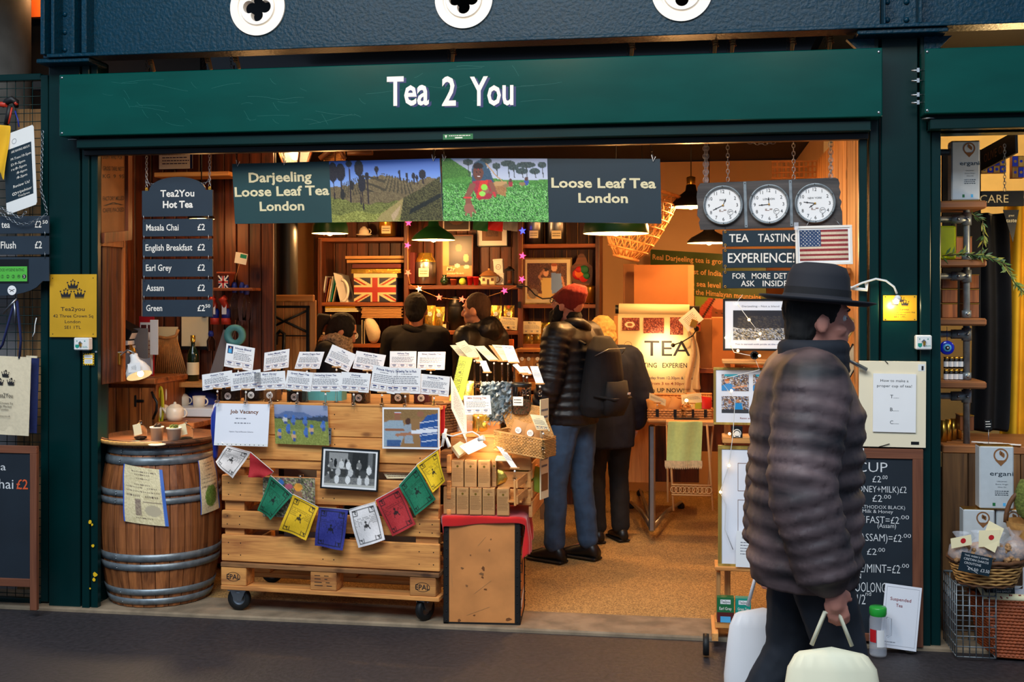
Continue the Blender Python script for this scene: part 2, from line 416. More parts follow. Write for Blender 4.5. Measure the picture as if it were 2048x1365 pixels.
mk('concrete',(100,96,90),.85,var=.35,scale=5,bump=.3); mk('step_concrete',(150,130,105),.85,var=.4,scale=9,bump=.3)
mk('asphalt',(56,51,54),.6,var=.45,scale=40,bump=.4,detail=8)
mk('carpet',(206,166,102),.9,var=.5,scale=130,bump=.5,detail=3,col2=(124,94,54))
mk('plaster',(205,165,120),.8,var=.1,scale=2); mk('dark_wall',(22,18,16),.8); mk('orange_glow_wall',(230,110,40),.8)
mk('slate',(38,50,62),.45,var=.12,scale=5,bump=.04); mk('slate_dark',(30,64,66),.5,var=.1,scale=5); mk('navy_board',(14,38,50),.5,var=.1)
mk('chalkboard',(26,36,46),.6,var=.25,scale=4); mk('chalk',(225,225,225),.8,var=.15,scale=60); mk('chalk_grey',(150,152,155),.9,var=.2,scale=60); mk('chalk_red',(225,90,45),.8)
mk('gold_plate',(240,182,46),.3,.35,var=.2,scale=3); mk('plastic_white',(225,225,222),.35,var=.04); mk('paper',(238,236,234),.7,var=.04); mk('paper_cream',(240,225,180),.7,var=.06); mk('paper_old',(215,196,155),.7,var=.3,scale=14)
mk('paper_glossy',(232,232,238),.18,var=.03); mk('yellow',(240,190,20),.55,var=.12,scale=5); mk('yellow_cloth',(235,180,30),.8,var=.2,scale=6,bump=.1); mk('red',(190,22,30),.5,var=.15); mk('red_cloth',(204,20,18),.9,var=.2,scale=5,bump=.1,sheen=.3)
mk('rubber',(18,19,20),.55); mk('rubber_red',(190,50,30),.5); mk('teal',(20,150,130),.5); mk('green_paint',(30,110,60),.5); mk('hyg_green',(90,190,70),.45); mk('lime',(170,190,60),.7)
mk('glass',(240,250,245),.03,var=0,trans=1,ior=1.3); mk('acrylic',(245,248,250),.06,var=0,trans=1,ior=1.15); mk('film',(240,245,255),.12,var=0,alpha=.25)
mk('ceramic',(240,225,200),.25,var=.04); mk('terracotta',(160,70,40),.7); mk('canvas',(225,208,175),.85,var=.08,scale=60,bump=.1); mk('navy_cloth',(22,34,84),.85,bump=.1,scale=60)
mk('cardboard',(176,112,60),.75,var=.12,scale=4); mk('kraft',(190,140,85),.7,var=.12,scale=8); mk('kraft_dark',(140,92,50),.7,var=.2,scale=8); mk('wicker',(205,150,82),.6,var=.35,scale=40,bump=.2); mk('wicker_dark',(110,70,40),.6,var=.4,scale=40); mk('wicker_red',(165,80,40),.55,var=.3,scale=40); mk('bamboo',(215,150,85),.6,var=.3,scale=30)
mk('gold_foil',(235,190,80),.22,.85,var=.3,scale=14,bump=.6); mk('silver_foil',(215,228,235),.22,.55,var=.2,scale=20,bump=.9); mk('lamp_green',(30,80,40),.35); mk('lamp_black',(28,24,22),.4,.3); mk('lamp_in',(240,235,210),.4)
mk('bulb',(255,220,150),.3,emis=14,var=0); mk('fairy',(255,200,110),.3,emis=16,var=0); mk('screen',(90,170,220),.3,emis=1.6,var=.3,scale=20)
for n,c in (('star_pink',(255,60,110)),('star_blue',(60,70,255)),('star_cyan',(40,180,230)),('star_red',(255,90,60)),('star_white',(255,200,130))): mk(n,c,.3,emis=3.5,var=0)
mk('fabric_puffer',(24,23,26),.45,var=.3,scale=10,bump=.1); mk('denim',(52,76,104),.85,var=.3,scale=16,bump=.15); mk('skin',(214,150,116),.5,var=.06,scale=10); mk('skin_brown',(176,112,78),.5,var=.06); mk('skin_pink',(205,135,115),.55,var=.08)
mk('hair_black',(22,18,16),.85,var=.4,scale=60,bump=.5,stretch=(1,1,.2)); mk('hair_brown',(72,48,32),.85,var=.4,scale=70,bump=.5,stretch=(1,1,.3)); mk('hair_blond',(214,178,105),.85,var=.25,scale=50,bump=.6,stretch=(1,1,.25)); mk('beanie',(128,34,28),.9,var=.25,scale=60,bump=.4,stretch=(1,1,.2))
mk('black_cloth',(20,20,24),.85,var=.3,scale=20); mk('blue_coat',(20,32,58),.85,var=.3,scale=10,bump=.1); mk('dark_trousers',(26,24,24),.85,var=.3); mk('leather',(26,22,20),.4,var=.3,bump=.1); mk('scarf',(205,180,150),.95,var=.75,scale=70,bump=.7); mk('camo',(100,80,80),.6,var=.6,scale=5,bump=.2,stretch=(.6,.6,1.8),col2=(20,17,22)); mk('dark_denim',(26,32,42),.85,var=.3,scale=14)
mk('felt',(26,28,36),.85,var=.15); mk('bag_cream',(232,222,190),.6,var=.06,scale=3); mk('bag_white',(228,224,224),.5,var=.06,scale=3)
mk('tea_dark',(60,36,22),.9,var=.6,scale=120,bump=.8); mk('tea_mixed',(120,70,50),.9,var=.6,scale=90,bump=.8,col2=(50,60,30)); mk('blue_plastic',(24,50,150),.4,var=.3,bump=.4,scale=12); mk('teal_plastic',(90,160,160),.4); mk('hose',(215,200,40),.4); mk('bottle_green',(16,40,18),.15,coat=.5)
mk('leaf',(74,104,52),.5,var=.3); mk('leaf_light',(150,150,60),.5,var=.3); mk('twig',(90,70,40),.7); mk('nuts',(190,140,90),.6,var=.5,scale=60,bump=.6); mk('moss',(110,120,50),.9,var=.5,scale=80,bump=.8)
mk('tin_white',(206,212,214),.35,.2,var=.06,scale=30); mk('cyan',(90,180,230),.3); mk('evil_blue',(20,40,200),.12,coat=.6); mk('oil',(190,200,20),.15,var=.1,trans=.35); mk('tile_pat',(225,170,70),.3,var=.3,scale=10)
mk('grey_cloth',(150,150,155),.85,var=.3,scale=10,stretch=(3,3,.4)); mk('grey_board',(120,116,116),.7,var=.05); mk('wine_red',(90,24,26),.6); mk('mint',(190,200,120),.9,var=.1,scale=50,bump=.1); mk('lace',(215,180,130),.9,var=.3,scale=60)
mkwood('pine',(234,166,88),(184,112,50),0,.6); mkwood('pine_z',(222,160,92),(170,106,52),2,.6); mkwood('pine_y',(222,160,92),(170,106,52),1,.6)
mkwood('pallet',(230,158,82),(160,96,46),0,.75); mkwood('pallet_dark',(176,120,68),(96,62,36),0,.8); mkwood('oak',(168,100,52),(92,48,22),2,.5,1.0,False); mkwood('oak_dark',(112,64,34),(50,28,15),0,.5,1.0,False)
mkwood('shelf_x',(166,90,42),(72,34,15),0,.5,1.0,False); mkwood('shelf_z',(116,56,24),(36,16,7),2,.5); mkwood('cab_z',(190,112,52),(100,50,20),2,.45); mkwood('cab_x',(180,104,50),(90,46,18),0,.45)
mk('ply',(214,138,74),.55,var=.22,scale=7,bump=.05,detail=8); mkwood('frame_brown',(128,76,50),(92,50,32),2,.5,1.0,False); mkwood('frame_brown_x',(128,76,50),(92,50,32),0,.5,1.0,False); mkwood('gold_frame',(180,150,70),(130,100,40),2,.4,1.0,False); mkwood('clock_wood',(74,66,62),(34,30,30),0,.6,.8,False); mkwood('old_board',(150,110,64),(92,62,34),2,.8); mkwood('counter_wood',(140,96,52),(68,42,22),2,.6,.7); mkwood('counter_top',(168,106,58),(110,64,32),0,.5,.7)

# ---------------------------------------------------------------- ground, floor, walls
XL,XR = W(197,600,0).x-.42,W(1718,600,0).x
m = MB('asphalt'); m.box((-1,-6,-.06),(16,12,.1)); m.box((3.2,3,-.06),(4.4,6,.1)); struct('ground',m)
m = MB('step_concrete'); m.box((-2.6,.14,-.004),(9.4,.34,.03),ch=.008); struct('trim_1',m)
m = MB('carpet'); m.box(((XL+XR)/2,2.8,0),(XR-XL+.2,5.0,.02)); struct('floor',m)
m = MB('dark_wall'); m.box(((XL+XR)/2,2.35,2.93),(XR-XL+.3,4.1,.08)); struct('ceiling',m)
YB = 4.3
m = MB('plaster'); m.box(((XL+XR)/2,YB+.06,1.44),(XR-XL+.4,.12,2.88)); struct('wall_back',m)
# planked left wall, planked partition (faces the street) and right wall
def planked(name,a,b,z0,z1,n,mat,th=.03,axis='x',seed=1):
 t = structT(name); r = random.Random(seed)
 bk = MB('dark_wall'); c = ((a+b)/2); L = (b-a).length
 R = Matrix.Rotation(math.atan2((b-a).y,(b-a).x),3,'Z'); bk.box((c.x,c.y,(z0+z1)/2),(L,.02,z1-z0),R=R); t.part('backing',bk)
 nrm = R @ V((0,-1,0))
 for i in range(n):
  q = a+(b-a)*((i+.5)/n); p = MB(mat); d = .02+r.uniform(0,.006)
  p.box((q.x+nrm.x*d,q.y+nrm.y*d,(z0+z1)/2),(L/n-.006,th,z1-z0),R=R,ch=.004); t.part('plank',p)
 return t.done()
planked('wall_left',V((XL-.02,0.2,0)),V((XL-.02,1.3,0)),0,2.88,10,'shelf_z',seed=2)
YP = 1.3
xp = W(548,600,YP).x
planked('wall_partition',V((XL,YP+.03,0)),V((xp,YP+.03,0)),0,2.88,11,'shelf_z',seed=3)
planked('wall_right',V((XR+.06,2.2,0)),V((XR+.06,.1,0)),0,2.62,12,'pine_z',seed=4)
m = MB('plaster'); m.box((XR+.12,3.3,1.44),(.1,2.2,2.88)); m.box((XL-.1,2.9,1.44),(.1,3.0,2.88)); struct('wall_far_sides',m)
# cast iron column and pale wall strip left of the shelves
m = MB('black_paint'); c = W(572,600,2.3); m.lathe([(.12,0),(.12,.15),(.09,.2),(.085,2.6),(.11,2.65),(.11,2.88)],(c.x,c.y,0),n=20); one('iron_column','dark round cast iron column left of the tall shelves','column',m)

# ---------------------------------------------------------------- street front steelwork
def px_x(px,Y=0): return W(px,600,Y).x
def steel_post(name,spans,zt=3.0):
 """spans: (px0, px1, front Y, material)"""
 t = structT(name)
 for i,(a,b,y,mt) in enumerate(spans):
  x0,x1 = px_x(a,y),px_x(b,y); p = MB(mt); dd = .04 if (b in (195,1735) or a == 1862) else .2; p.box(((x0+x1)/2,y+dd/2,zt/2),(x1-x0-.001,dd,zt),ch=.004); t.part(['plate','guide_rail','guide_rail','plate','plate','guide_rail','guide_rail'][i % 7] if i else 'plate',p)
 return t
tl = steel_post('trim_2',[(97,160,0,'column_green'),(160,163,.03,'black_paint'),(163,178,-.012,'column_green'),(178,181,.02,'black_paint'),(181,195,0,'column_green')])
m = MB('yellow')
for (x,y,s_) in ((180,1045,5),(186,1092,4),(190,1150,6),(188,1160,4),(180,1178,2),(184,1050,3)):
 f = FB(x-s_,y-s_,x+s_,y+s_,-.0135); r = random.Random(int(x*y)); f.poly(m,[(.5+(.3+.2*r.random())*math.cos(a),.5+(.3+.25*r.random())*math.sin(a)) for a in [k*.9 for k in range(7)]],.0)
tl.part('chipped_paint',m,label='pale chips in the green paint',kind='stuff'); tl.done()
tr = steel_post('trim_3',[(1718,1735,.0,'column_green'),(1735,1739,.03,'black_paint'),(1739,1758,-.012,'column_green'),(1758,1762,.02,'black_paint'),(1762,1836,0,'column_green'),(1836,1840,.03,'black_paint'),(1840,1862,-.012,'column_green'),(1862,1882,0,'column_green')]); tr.done()
# riveted lattice beam with quatrefoil rosettes
BY = -.06; zb = W(1000,83,BY).z; zt = zb+.62
roses = [(516,15),(928,-1),(1364,-17)]
rc = [W(x,y,BY) for x,y in roses]; RH = .12
t = structT('trim_4'); p = MB('beam_green'); xa,xb = px_x(188,BY),px_x(1760,BY); cur = xa; hz_ = rc[1].z
def plate_hole(mb,cx,cz,y,hw,z0,z1,rr):
 n = 32; outer = []
 for k in range(n):
  a = 2*math.pi*(k+.5)/n; dx,dz = math.cos(a),math.sin(a); s_ = min(hw/abs(dx) if abs(dx) > 1e-6 else 9,((z1-cz) if dz > 0 else (cz-z0))/abs(dz) if abs(dz) > 1e-6 else 9)
  outer.append((cx+dx*s_,cz+dz*s_))
 corners = {}
 vs = [V((x,y,z)) for x,z in outer]+[V((cx+rr*math.cos(2*math.pi*(k+.5)/n),y,cz+rr*math.sin(2*math.pi*(k+.5)/n))) for k in range(n)]+[V((cx+rr*math.cos(2*math.pi*(k+.5)/n),y+.05,cz+rr*math.sin(2*math.pi*(k+.5)/n))) for k in range(n)]
 mb.add(vs,[(k,(k+1) % n,n+(k+1) % n,n+k) for k in range(n)]+[(n+k,n+(k+1) % n,2*n+(k+1) % n,2*n+k) for k in range(n)])
 for sx in (-1,1):
  for zc,sg in ((z0,-1),(z1,1)):
   C_ = V((cx+sx*hw,y,zc)); near = sorted(outer,key=lambda q: (q[0]-C_.x)**2+(q[1]-C_.z)**2)[:2]
   mb.add([C_,V((near[0][0],y,near[0][1])),V((near[1][0],y,near[1][1]))],[(0,1,2)])
for c in rc:
 a,b = c.x-.2,c.x+.2; p.box(((cur+a)/2,BY+.01,(zb+zt)/2),(a-cur,.02,zt-zb)); plate_hole(p,c.x,c.z,BY,.2,zb,zt,RH); cur = b
p.box(((cur+xb)/2,BY+.01,(zb+zt)/2),(xb-cur,.02,zt-zb)); t.part('web_plate',p)
xe = px_x(2100,BY)+.5; x2 = px_x(1840,BY); p = MB('beam_green'); p.box(((x2+xe)/2,BY+.01,(zb+zt)/2),(xe-x2,.02,zt-zb)); t.part('web_plate',p)
p = MB('beam_green'); x1 = px_x(97,BY-.06); p.box(((x1+xe)/2,BY-.01,zb-.008),(xe-x1,.14,.018),ch=.003); t.part('bottom_flange',p)
for (a,b) in ((97,105),(118,124),(158,164),(178,188),(1762,1766),(1831,1838)):
 p = MB('beam_green'); p.box(((px_x(a,BY)+px_x(b,BY))/2,BY-.03,(zb+zt)/2),(px_x(b,BY)-px_x(a,BY),.1,zt-zb),ch=.003); t.part('stiffener',p)
p = MB('beam_green'); p.box(((px_x(97)+px_x(188))/2,BY+.02,(zb+zt)/2),(px_x(188)-px_x(97),.02,zt-zb)); p.box(((px_x(1762)+px_x(1838))/2,BY+.0,(zb+zt)/2),(px_x(1838)-px_x(1762),.02,zt-zb)); t.part('end_plate',p)
for (x,y) in [(128,28),(128,64),(128,99),(154,28),(154,64),(154,99),(1774,5),(1812,5),(1774,41),(1812,41)]:
 p = MB('beam_green'); c = W(x,y,BY); p.ball((c.x,BY+(.01 if x < 1000 else -.012),c.z),(.014,.012,.014),n=10); t.part('rivet',p)
for (a,b) in ((97,200),(1708,1886)):
 p = MB('beam_green'); f = zb-.03; p.box(((px_x(a)+px_x(b))/2,-.02,f),(px_x(b)-px_x(a),.2,.022),ch=.004); t.part('cap_plate',p)
for (x,sg) in ((1722,-1),(1872,1)):
 p = MB('beam_green'); c = W(x,76,0); p.add([V((c.x-.06*sg,-.02,zb-.04)),V((c.x+.07*sg,-.02,zb-.04)),V((c.x-.06*sg,-.02,zb-.17)),V((c.x-.06*sg,.02,zb-.04)),V((c.x+.07*sg,.02,zb-.04)),V((c.x-.06*sg,.02,zb-.17))],[(0,1,2),(3,4,5),(0,1,4,3),(1,2,5,4)]); t.part('bracket',p)
t.done()
for i,c in enumerate(rc):
 t = Thing('quatrefoil_rosette',['cream round quatrefoil rosette on the beam above the hot tea board','cream quatrefoil rosette on the beam above the shop name','cream quatrefoil rosette on the beam above the dark green London sign'][i],'rosette','quatrefoil rosettes along the beam')
 n = 64; ro = .149; y = BY-.012; p = MB('white_paint')
 def quat(a,k=1.0):
  # four lobes around a small centre
  lob,off = .033*k,.043*k; best = 0
  for j in range(4):
   cx_,cz_ = off*math.cos(j*math.pi/2),off*math.sin(j*math.pi/2); dx,dz = math.cos(a),math.sin(a); bq = dx*cx_+dz*cz_; disc = bq*bq-(cx_*cx_+cz_*cz_-lob*lob)
   if disc >= 0: best = max(best,bq+math.sqrt(disc))
  return max(best,.03*k)
 def rr_(fn,yy): return [V((c.x+fn(2*math.pi*k/n)*math.cos(2*math.pi*k/n),yy,c.z+fn(2*math.pi*k/n)*math.sin(2*math.pi*k/n))) for k in range(n)]
 rings = [rr_(lambda a: ro,BY+.0),rr_(lambda a: ro,y),rr_(lambda a: .108,y),rr_(lambda a: .105,y+.008),rr_(lambda a: .096,y+.008),rr_(lambda a: .092,y-.004),rr_(quat,y-.004),rr_(quat,y+.04)]
 vs = [q for r_ in rings for q in r_]; fs = [(j*n+k,j*n+(k+1) % n,(j+1)*n+(k+1) % n,(j+1)*n+k) for j in range(len(rings)-1) for k in range(n)]
 p.add(vs,fs); one(t.name,t.label,t.cat,p,t.group)
# dark timber and steel seen in the gap over the fascia
m = MB('shelf_x'); m.box((-1.2,.55,zb-.1),(5.2,.08,.14)); struct('trim_5',m)
r = random.Random(5)
for i,(px,nm) in enumerate(((298,'twine wrapped hook'),(412,'twine wrapped hook'),(468,'twine wrapped hook'),(903,'rope wrapped hook'),(1261,'wooden peg'),(1427,'wooden peg'),(1462,'peg'),(1582,'wooden peg'),(1657,'wooden peg'))):
 ytop = 118-(px-298)*.0325
 m = MB('kraft'); c = W(px,ytop,.12); m.tube([c+V((0,0,.03)),c+V((.01,0,0)),c+V((.03 if i < 3 else .004,0,-.07))],[.011,.013,.009],n=7); m.tube([c+V((0,0,-.05)),V((c.x,c.y,2.59))],.004,'dark_steel',5)
 for k in range(5): m.ring(c+V((.003*k,0,.02-.012*k)),.014,.003,'wicker_dark',(0,.2,1),8,4)
 m.chain([c+V((-.02,0,.02)),c+V((-.015,0,-.06))],'dark_steel',.02,.0012)
 place = ['far left of the gap over the fascia','second in the gap over the fascia','third in the gap over the fascia','above the shop name','right of the shop name','left one of a close pair above the clocks','right one of a close pair above the clocks','above the third clock','nearest the right column'][i]
 one('chain_hook',nm+', '+place,'hook',m,'hooks in the gap over the fascia')
# fascia boards
FY = -.14
fa = FB(118,122.5,1765,253,FY)
t = Thing('fascia_board','long glossy green shop fascia with white lettering Tea 2 You','sign')
p = MB('fascia_green'); fa.slab(p,d0=-.13,d1=0,ch=.004); t.part('board',p)
p = MB('blue_paint'); L_ = [('Tea',774,858,'T'),('2',884,912,'2'),('You',940,1027,'Y')]
def fu(px,py,fr): # pixel to uv on a frame parallel to the street
 q = W(px,py,fr.o.y)-fr.o; return q.dot(fr.ux)/fr.w,q.dot(fr.uy)/fr.h
for (s_,a,b,_) in L_:
 ua,vb = fu(a,211,fa); ub,_v = fu(b,211,fa); vt = fu(a,154,fa)[1]; fa.text(p,s_,ua+.003,vb+.022,ub+.003,vb-vt,'blue_paint',.001,.02); t.part('letter_shadow',p); p = MB('blue_paint')
p = MB('white_paint')
for (s_,a,b,_) in L_:
 ua,vb = fu(a,211,fa); ub,_v = fu(b,211,fa); vt = fu(a,154,fa)[1]; p = MB('white_paint'); fa.text(p,s_,ua,vb,ub,vb-vt,'white_paint',.003,.02); t.part('lettering',p)
for (u,v) in ((.004,.05),(.004,.95),(.996,.06),(.996,.94)):
 p = MB('steel'); c = fa.P(u,v,.001); p.ball(c,(.007,.004,.007),n=10); t.part('screw',p)
p = MB('scratch'); r = random.Random(11)
for i in range(46):
 u,v = r.uniform(.02,.6),r.uniform(.1,.9); a = r.choice([r.uniform(-.2,.2),1.4]); l = r.uniform(.01,.06) if a < 1 else .008; pts = [(u+l*k/5,v+math.sin(k*.5+i)*.03+k*l*a*2) for k in range(6)]; pts = [(a_,min(.97,max(.03,b_))) for a_,b_ in pts]; fa.line(p,pts,.0008,.0008)
t.part('scratches',p,kind='stuff'); t.done()
fb = FB(1850,91,2230,223,FY)
t = Thing('fascia_board','plain glossy green fascia of the neighbouring shop, cut by the right edge','sign'); p = MB('fascia_green'); fb.slab(p,d0=-.13,d1=0,ch=.004); t.part('board',p)
for (u,v) in ((.012,.05),(.012,.95)):
 p = MB('steel'); p.ball(fb.P(u,v,.001),(.007,.004,.007),n=10); t.part('screw',p)
for v in (.42,.58,.8,.92):
 p = MB('steel'); c = fb.P(-.004,v-.12,-.05); p.tube([c+V((-.05,0,0)),c+V((.01,0,0))],.005,n=6); p.box(c+V((-.02,0,0)),(.012,.02,.02)); t.part('bolt',p)
t.done()
# roller shutter housing under the fascia
zl = fa.P(0,1,0).z
m = MB('column_green'); x0,x1 = px_x(172),px_x(1736); m.box(((x0+x1)/2,-.02,zl-.035),(x1-x0,.16,.05),ch=.004); m.box(((x0+x1)/2,.06,zl-.015),(x1-x0,.2,.09)); m.box(((x0+x1)/2,.0,zl-.075),(x1-x0,.05,.03),'black_paint',ch=.003); struct('trim_6',m)
m = MB('column_green'); x0,x1 = px_x(1852),px_x(2200); m.box(((x0+x1)/2,-.02,zl-.035),(x1-x0,.16,.05),ch=.004); m.box(((x0+x1)/2,.06,zl-.015),(x1-x0,.2,.09)); struct('trim_7',m)
for i,(x,y) in enumerate(((148,279),(1857,237))):
 m = MB('steel'); c = W(x,y,-.08); m.lathe([(0,.006),(.012,.006),(.03,0),(.032,-.004),(0,-.004)],c,n=16); one('drain_cap',['round steel cap under the left end of the fascia','round steel cap under the neighbouring fascia'][i],'cap',m)
t = Thing('shutter_label','small green label on the shutter housing below the shop name','label'); f = FB(886,268,946,279,-.101); p = MB('green_paint'); f.slab(p,d0=-.003,d1=0); t.part('plate',p)
p = MB('white_paint'); f.poly(p,[(.06,.2),(.14,.2),(.1,.8)],.001); f.words(p,.2,.25,.95,1,.1,.14,'white_paint',.001,4); f.slab(p,.4,.6,.65,.8,0,.001,'white_paint'); t.part('print',p); t.done()
# outer walls that close the shop from the sides
m = MB('dark_wall'); m.box((XR+.62,2.4,3.4),(1.2,4.6,.1)); m.box((3.2,4.6,1.8),(4.2,.1,3.6)); m.box((3.4,2.3,3.3),(4.4,4.6,.1)); struct('wall_neighbour',m)
m = MB('dark_wall'); m.box((-4.6,1.6,1.8),(2.6,.1,3.9)); struct('wall_far_left',m)
m = MB('dark_wall'); m.box((-1.2,4.4,3.4),(4.6,.1,.8)); m.box((-1,2.2,3.9),(9,4.8,.1)); struct('roof',m)
# ================================================================ barrel with its tray
BC = W(322,1200,.3); BC.z = .015
BH = .875
def brad(z): return .268+.062*(1-((z/BH-.5)*2)**2)
t = Thing('oak_barrel','tall oak wine barrel with grey steel hoops left of the pallet counter','barrel')
NS = 26
for k in range(NS):
 m = MB('oak'); a0,a1 = 2*math.pi*k/NS,2*math.pi*(k+1)/NS-.012; zs = [BH*i/8 for i in range(9)]; vs = []
 for z in zs:
  for (a,dr) in ((a0,0),((a0+a1)/2,.004),(a1,0),(a1,-.025),(a0,-.025)):
   r_ = brad(z)+dr; vs.append(BC+V((r_*math.cos(a),r_*math.sin(a),z)))
 m.add(vs,[(i*5+j,i*5+(j+1) % 5,i*5+5+(j+1) % 5,i*5+5+j) for i in range(8) for j in range(5)]+[(4,3,2,1,0),(40,41,42,43,44)]); t.part('stave',m)
for (ya,yb) in ((901,914),(918,934),(984,996),(1000,1012),(1112,1127),(1132,1146),(1184,1197),(1204,1217)):
 m = MB('galv'); za,zb_ = [W(322,y,BC.y-.32).z-.015 for y in (yb,ya)]
 m.lathe([(brad(za)+.003,za),(brad(za)+.009,za+.001),(brad(zb_)+.009,zb_-.001),(brad(zb_)+.003,zb_)],BC,n=48)
 for q in range(2): m.ball(BC+V(((brad(za)+.01)*math.cos(-1.9),(brad(za)+.01)*math.sin(-1.9),(za+zb_)/2-.006+.012*q)),.005,n=6)
 t.part('hoop',m)
m = MB('oak_dark'); m.lathe([(0,BH-.03),(brad(BH)-.01,BH-.03)],BC,n=32,sm=False); t.part('barrel_head',m)
t.done()
zt_ = BC.z+BH
t = Thing('round_tray','round dark wooden tray with a cane bound rim on top of the barrel','tray'); m = MB('oak_dark')
m.lathe([(0,.0),(.315,.0),(.325,.012),(.325,.03),(.31,.03),(.305,.01),(0,.01)],BC+V((.0,0,BH)),n=48); t.part('tray_body',m)
m = MB('wicker'); c = BC+V((0,0,BH+.016))
m.tube([c+V((.328*math.cos(a),.328*math.sin(a),0)) for a in [-2.6+1.5*k/20 for k in range(21)]],.012,n=6); t.part('cane_binding',m)
m = MB('oak_dark'); m.tube([c+V((.328*math.cos(a),.328*math.sin(a),0)) for a in [2*math.pi*k/40 for k in range(40)]],.011,n=6,closed=True); t.part('rim',m); t.done()
TZ = zt_+.011
def on_tray(px,py): return G(px,py,TZ)
def cloche(px,py,w_,h_,label):
 c = on_tray(px,py); t = Thing('glass_cloche',label,'cloche','glass cloches on the barrel')
 m = MB('glass'); m.lathe([(w_/2,0),(w_/2,h_*.5),(w_*.42,h_*.75),(w_*.2,h_*.93),(0,h_)],c+V((0,0,.004)),n=20); t.part('dome',m)
 m = MB('glass'); m.ball(c+V((0,0,h_+.014)),.01,n=10); t.part('knob',m)
 m = MB('tea_dark'); m.ball(c+V((0,0,.012)),(w_*.36,w_*.36,.012),n=10); t.part('tea_leaves',m,kind='stuff')
 f = Fr(c+V((-w_*.35,-w_*.55,h_*1.0)),V((.045,.0,.012)),V((.012,0,-.06))); m = MB('paper_cream'); f.slab(m,d0=-.001,d1=.0); t.part('tag',m)
 m = MB('kraft'); m.tube([f.P(.5,.05,.001),c+V((0,-.01,h_+.012))],.001,n=4); t.part('string',m); t.done()
cloche(281,880,.075,.085,'small glass cloche with a paper tag, left on the barrel tray')
cloche(372,882,.08,.09,'small glass cloche with a paper tag, right end of the barrel tray')
for i,(px,py,w_,h_,mt) in enumerate(((314,884,.075,.075,'tea_dark'),(348,886,.08,.075,'moss'))):
 c = on_tray(px,py); t = Thing('sample_pot',['cream pot of dark tea leaves, left pot on the barrel','cream pot of golden green tea tufts, right pot on the barrel'][i],'pot','cream sample pots on the barrel')
 m = MB('ceramic'); m.lathe([(0,0),(w_*.4,0),(w_*.48,h_),(w_*.52,h_),(w_*.52,h_+.008),(w_*.44,h_+.008),(w_*.4,.01),(0,.01)],c,n=20); t.part('cup',m)
 m = MB(mt); m.ball(c+V((0,0,h_-.005)),(w_*.42,w_*.42,.02),n=12)
 r = random.Random(i)
 for k in range(22): m.ball(c+V((r.uniform(-.3,.3)*w_,r.uniform(-.3,.3)*w_,h_+.012+r.uniform(0,.008))),.006,n=5)
 t.part('leaves',m,kind='stuff'); t.done()
for i,(px,py) in enumerate(((280,884),(326,889))):
 c = on_tray(px,py); m = MB('ceramic'); m.lathe([(0,.004),(.038+.006*i,.004),(.04+.006*i,.009),(.036+.006*i,.009),(0,.006)],c+V((0,-.07,0)),n=24); one('ceramic_lid',['round flat cream lid lying at the left front of the tray','round flat cream lid lying at the middle front of the tray'][i],'disc',m,'cream lids on the barrel tray')  # loose lids lying flat on the tray, shaped as plain discs
def barrel_sheet(x0,x1,y0,y1,label,cv,tilt=.0,edge=((0,.04),(.9,1))):
 def th(px):
  d = ray(px,1000); C = V((0,YC,0)); p = C-V((BC.x,BC.y,0)); a = d.x**2+d.y**2; b = 2*(p.x*d.x+p.y*d.y); k = p.x**2+p.y**2-.33**2; D = b*b-4*a*k; s_ = (-b-math.sqrt(max(D,0)))/(2*a); q = p+V((d.x,d.y,0))*s_; return math.atan2(q.y,q.x)
 ta,tb = th(x0),th(x1); z0 = W((x0+x1)/2,y0,BC.y-.3).z; z1 = W((x0+x1)/2,y1,BC.y-.3).z
 class CF:
  def P(s,u,v,d=0):
   z = z0+(z1-z0)*v+.02*tilt*(u-.5); a = ta+(tb-ta)*u-tilt*.06*(v-.5); r_ = brad(z-BC.z)+.013+d+.002*math.sin(v*9+u*5); return BC+V((r_*math.cos(a),r_*math.sin(a),z-BC.z))
 m = cv.mb(CF(),0,'print',lambda u,v: 0); one('notice_sheet',label,'notice',m,'weathered notices on the barrel')
def old_notice(seed,green=False):
 c = Canvas(44,58,(222,205,160)); c.rs = np.random.RandomState(seed)
 c.a += c.rs.uniform(-18,18,c.U.shape)[...,None]; c.rect(0,0,.035,1,(40,90,190)); c.rect(.93,0,1,1,(70,110,190))
 for (v,u0,u1) in ((.08,.25,.85),(.13,.3,.7),(.2,.35,.65),(.3,.3,.7),(.36,.1,.5),(.36,.6,.85),(.42,.1,.9),(.5,.1,.4),(.5,.55,.85),(.88,.3,.7)):
  for k in np.arange(u0,u1,.05): c.rect(k,v,k+.03,v+.018,(90,70,60))
 c.rect(.3,.56,.45,.85,(150,130,110),30); c.ell(.7,.75,.18,.1,(190,175,145)); c.rect(.5,.6,.9,.62,(140,120,100))
 if green: c.ell(.5,.7,.3,.2,(110,140,60),30)
 return c
barrel_sheet(246,331,935,1047,'weathered paper notice in a blue edged plastic sleeve on the barrel front',old_notice(1),-1.6)
barrel_sheet(400,436,930,1040,'torn notice sheet on the right side of the barrel by the pallets',old_notice(2,True),.6)

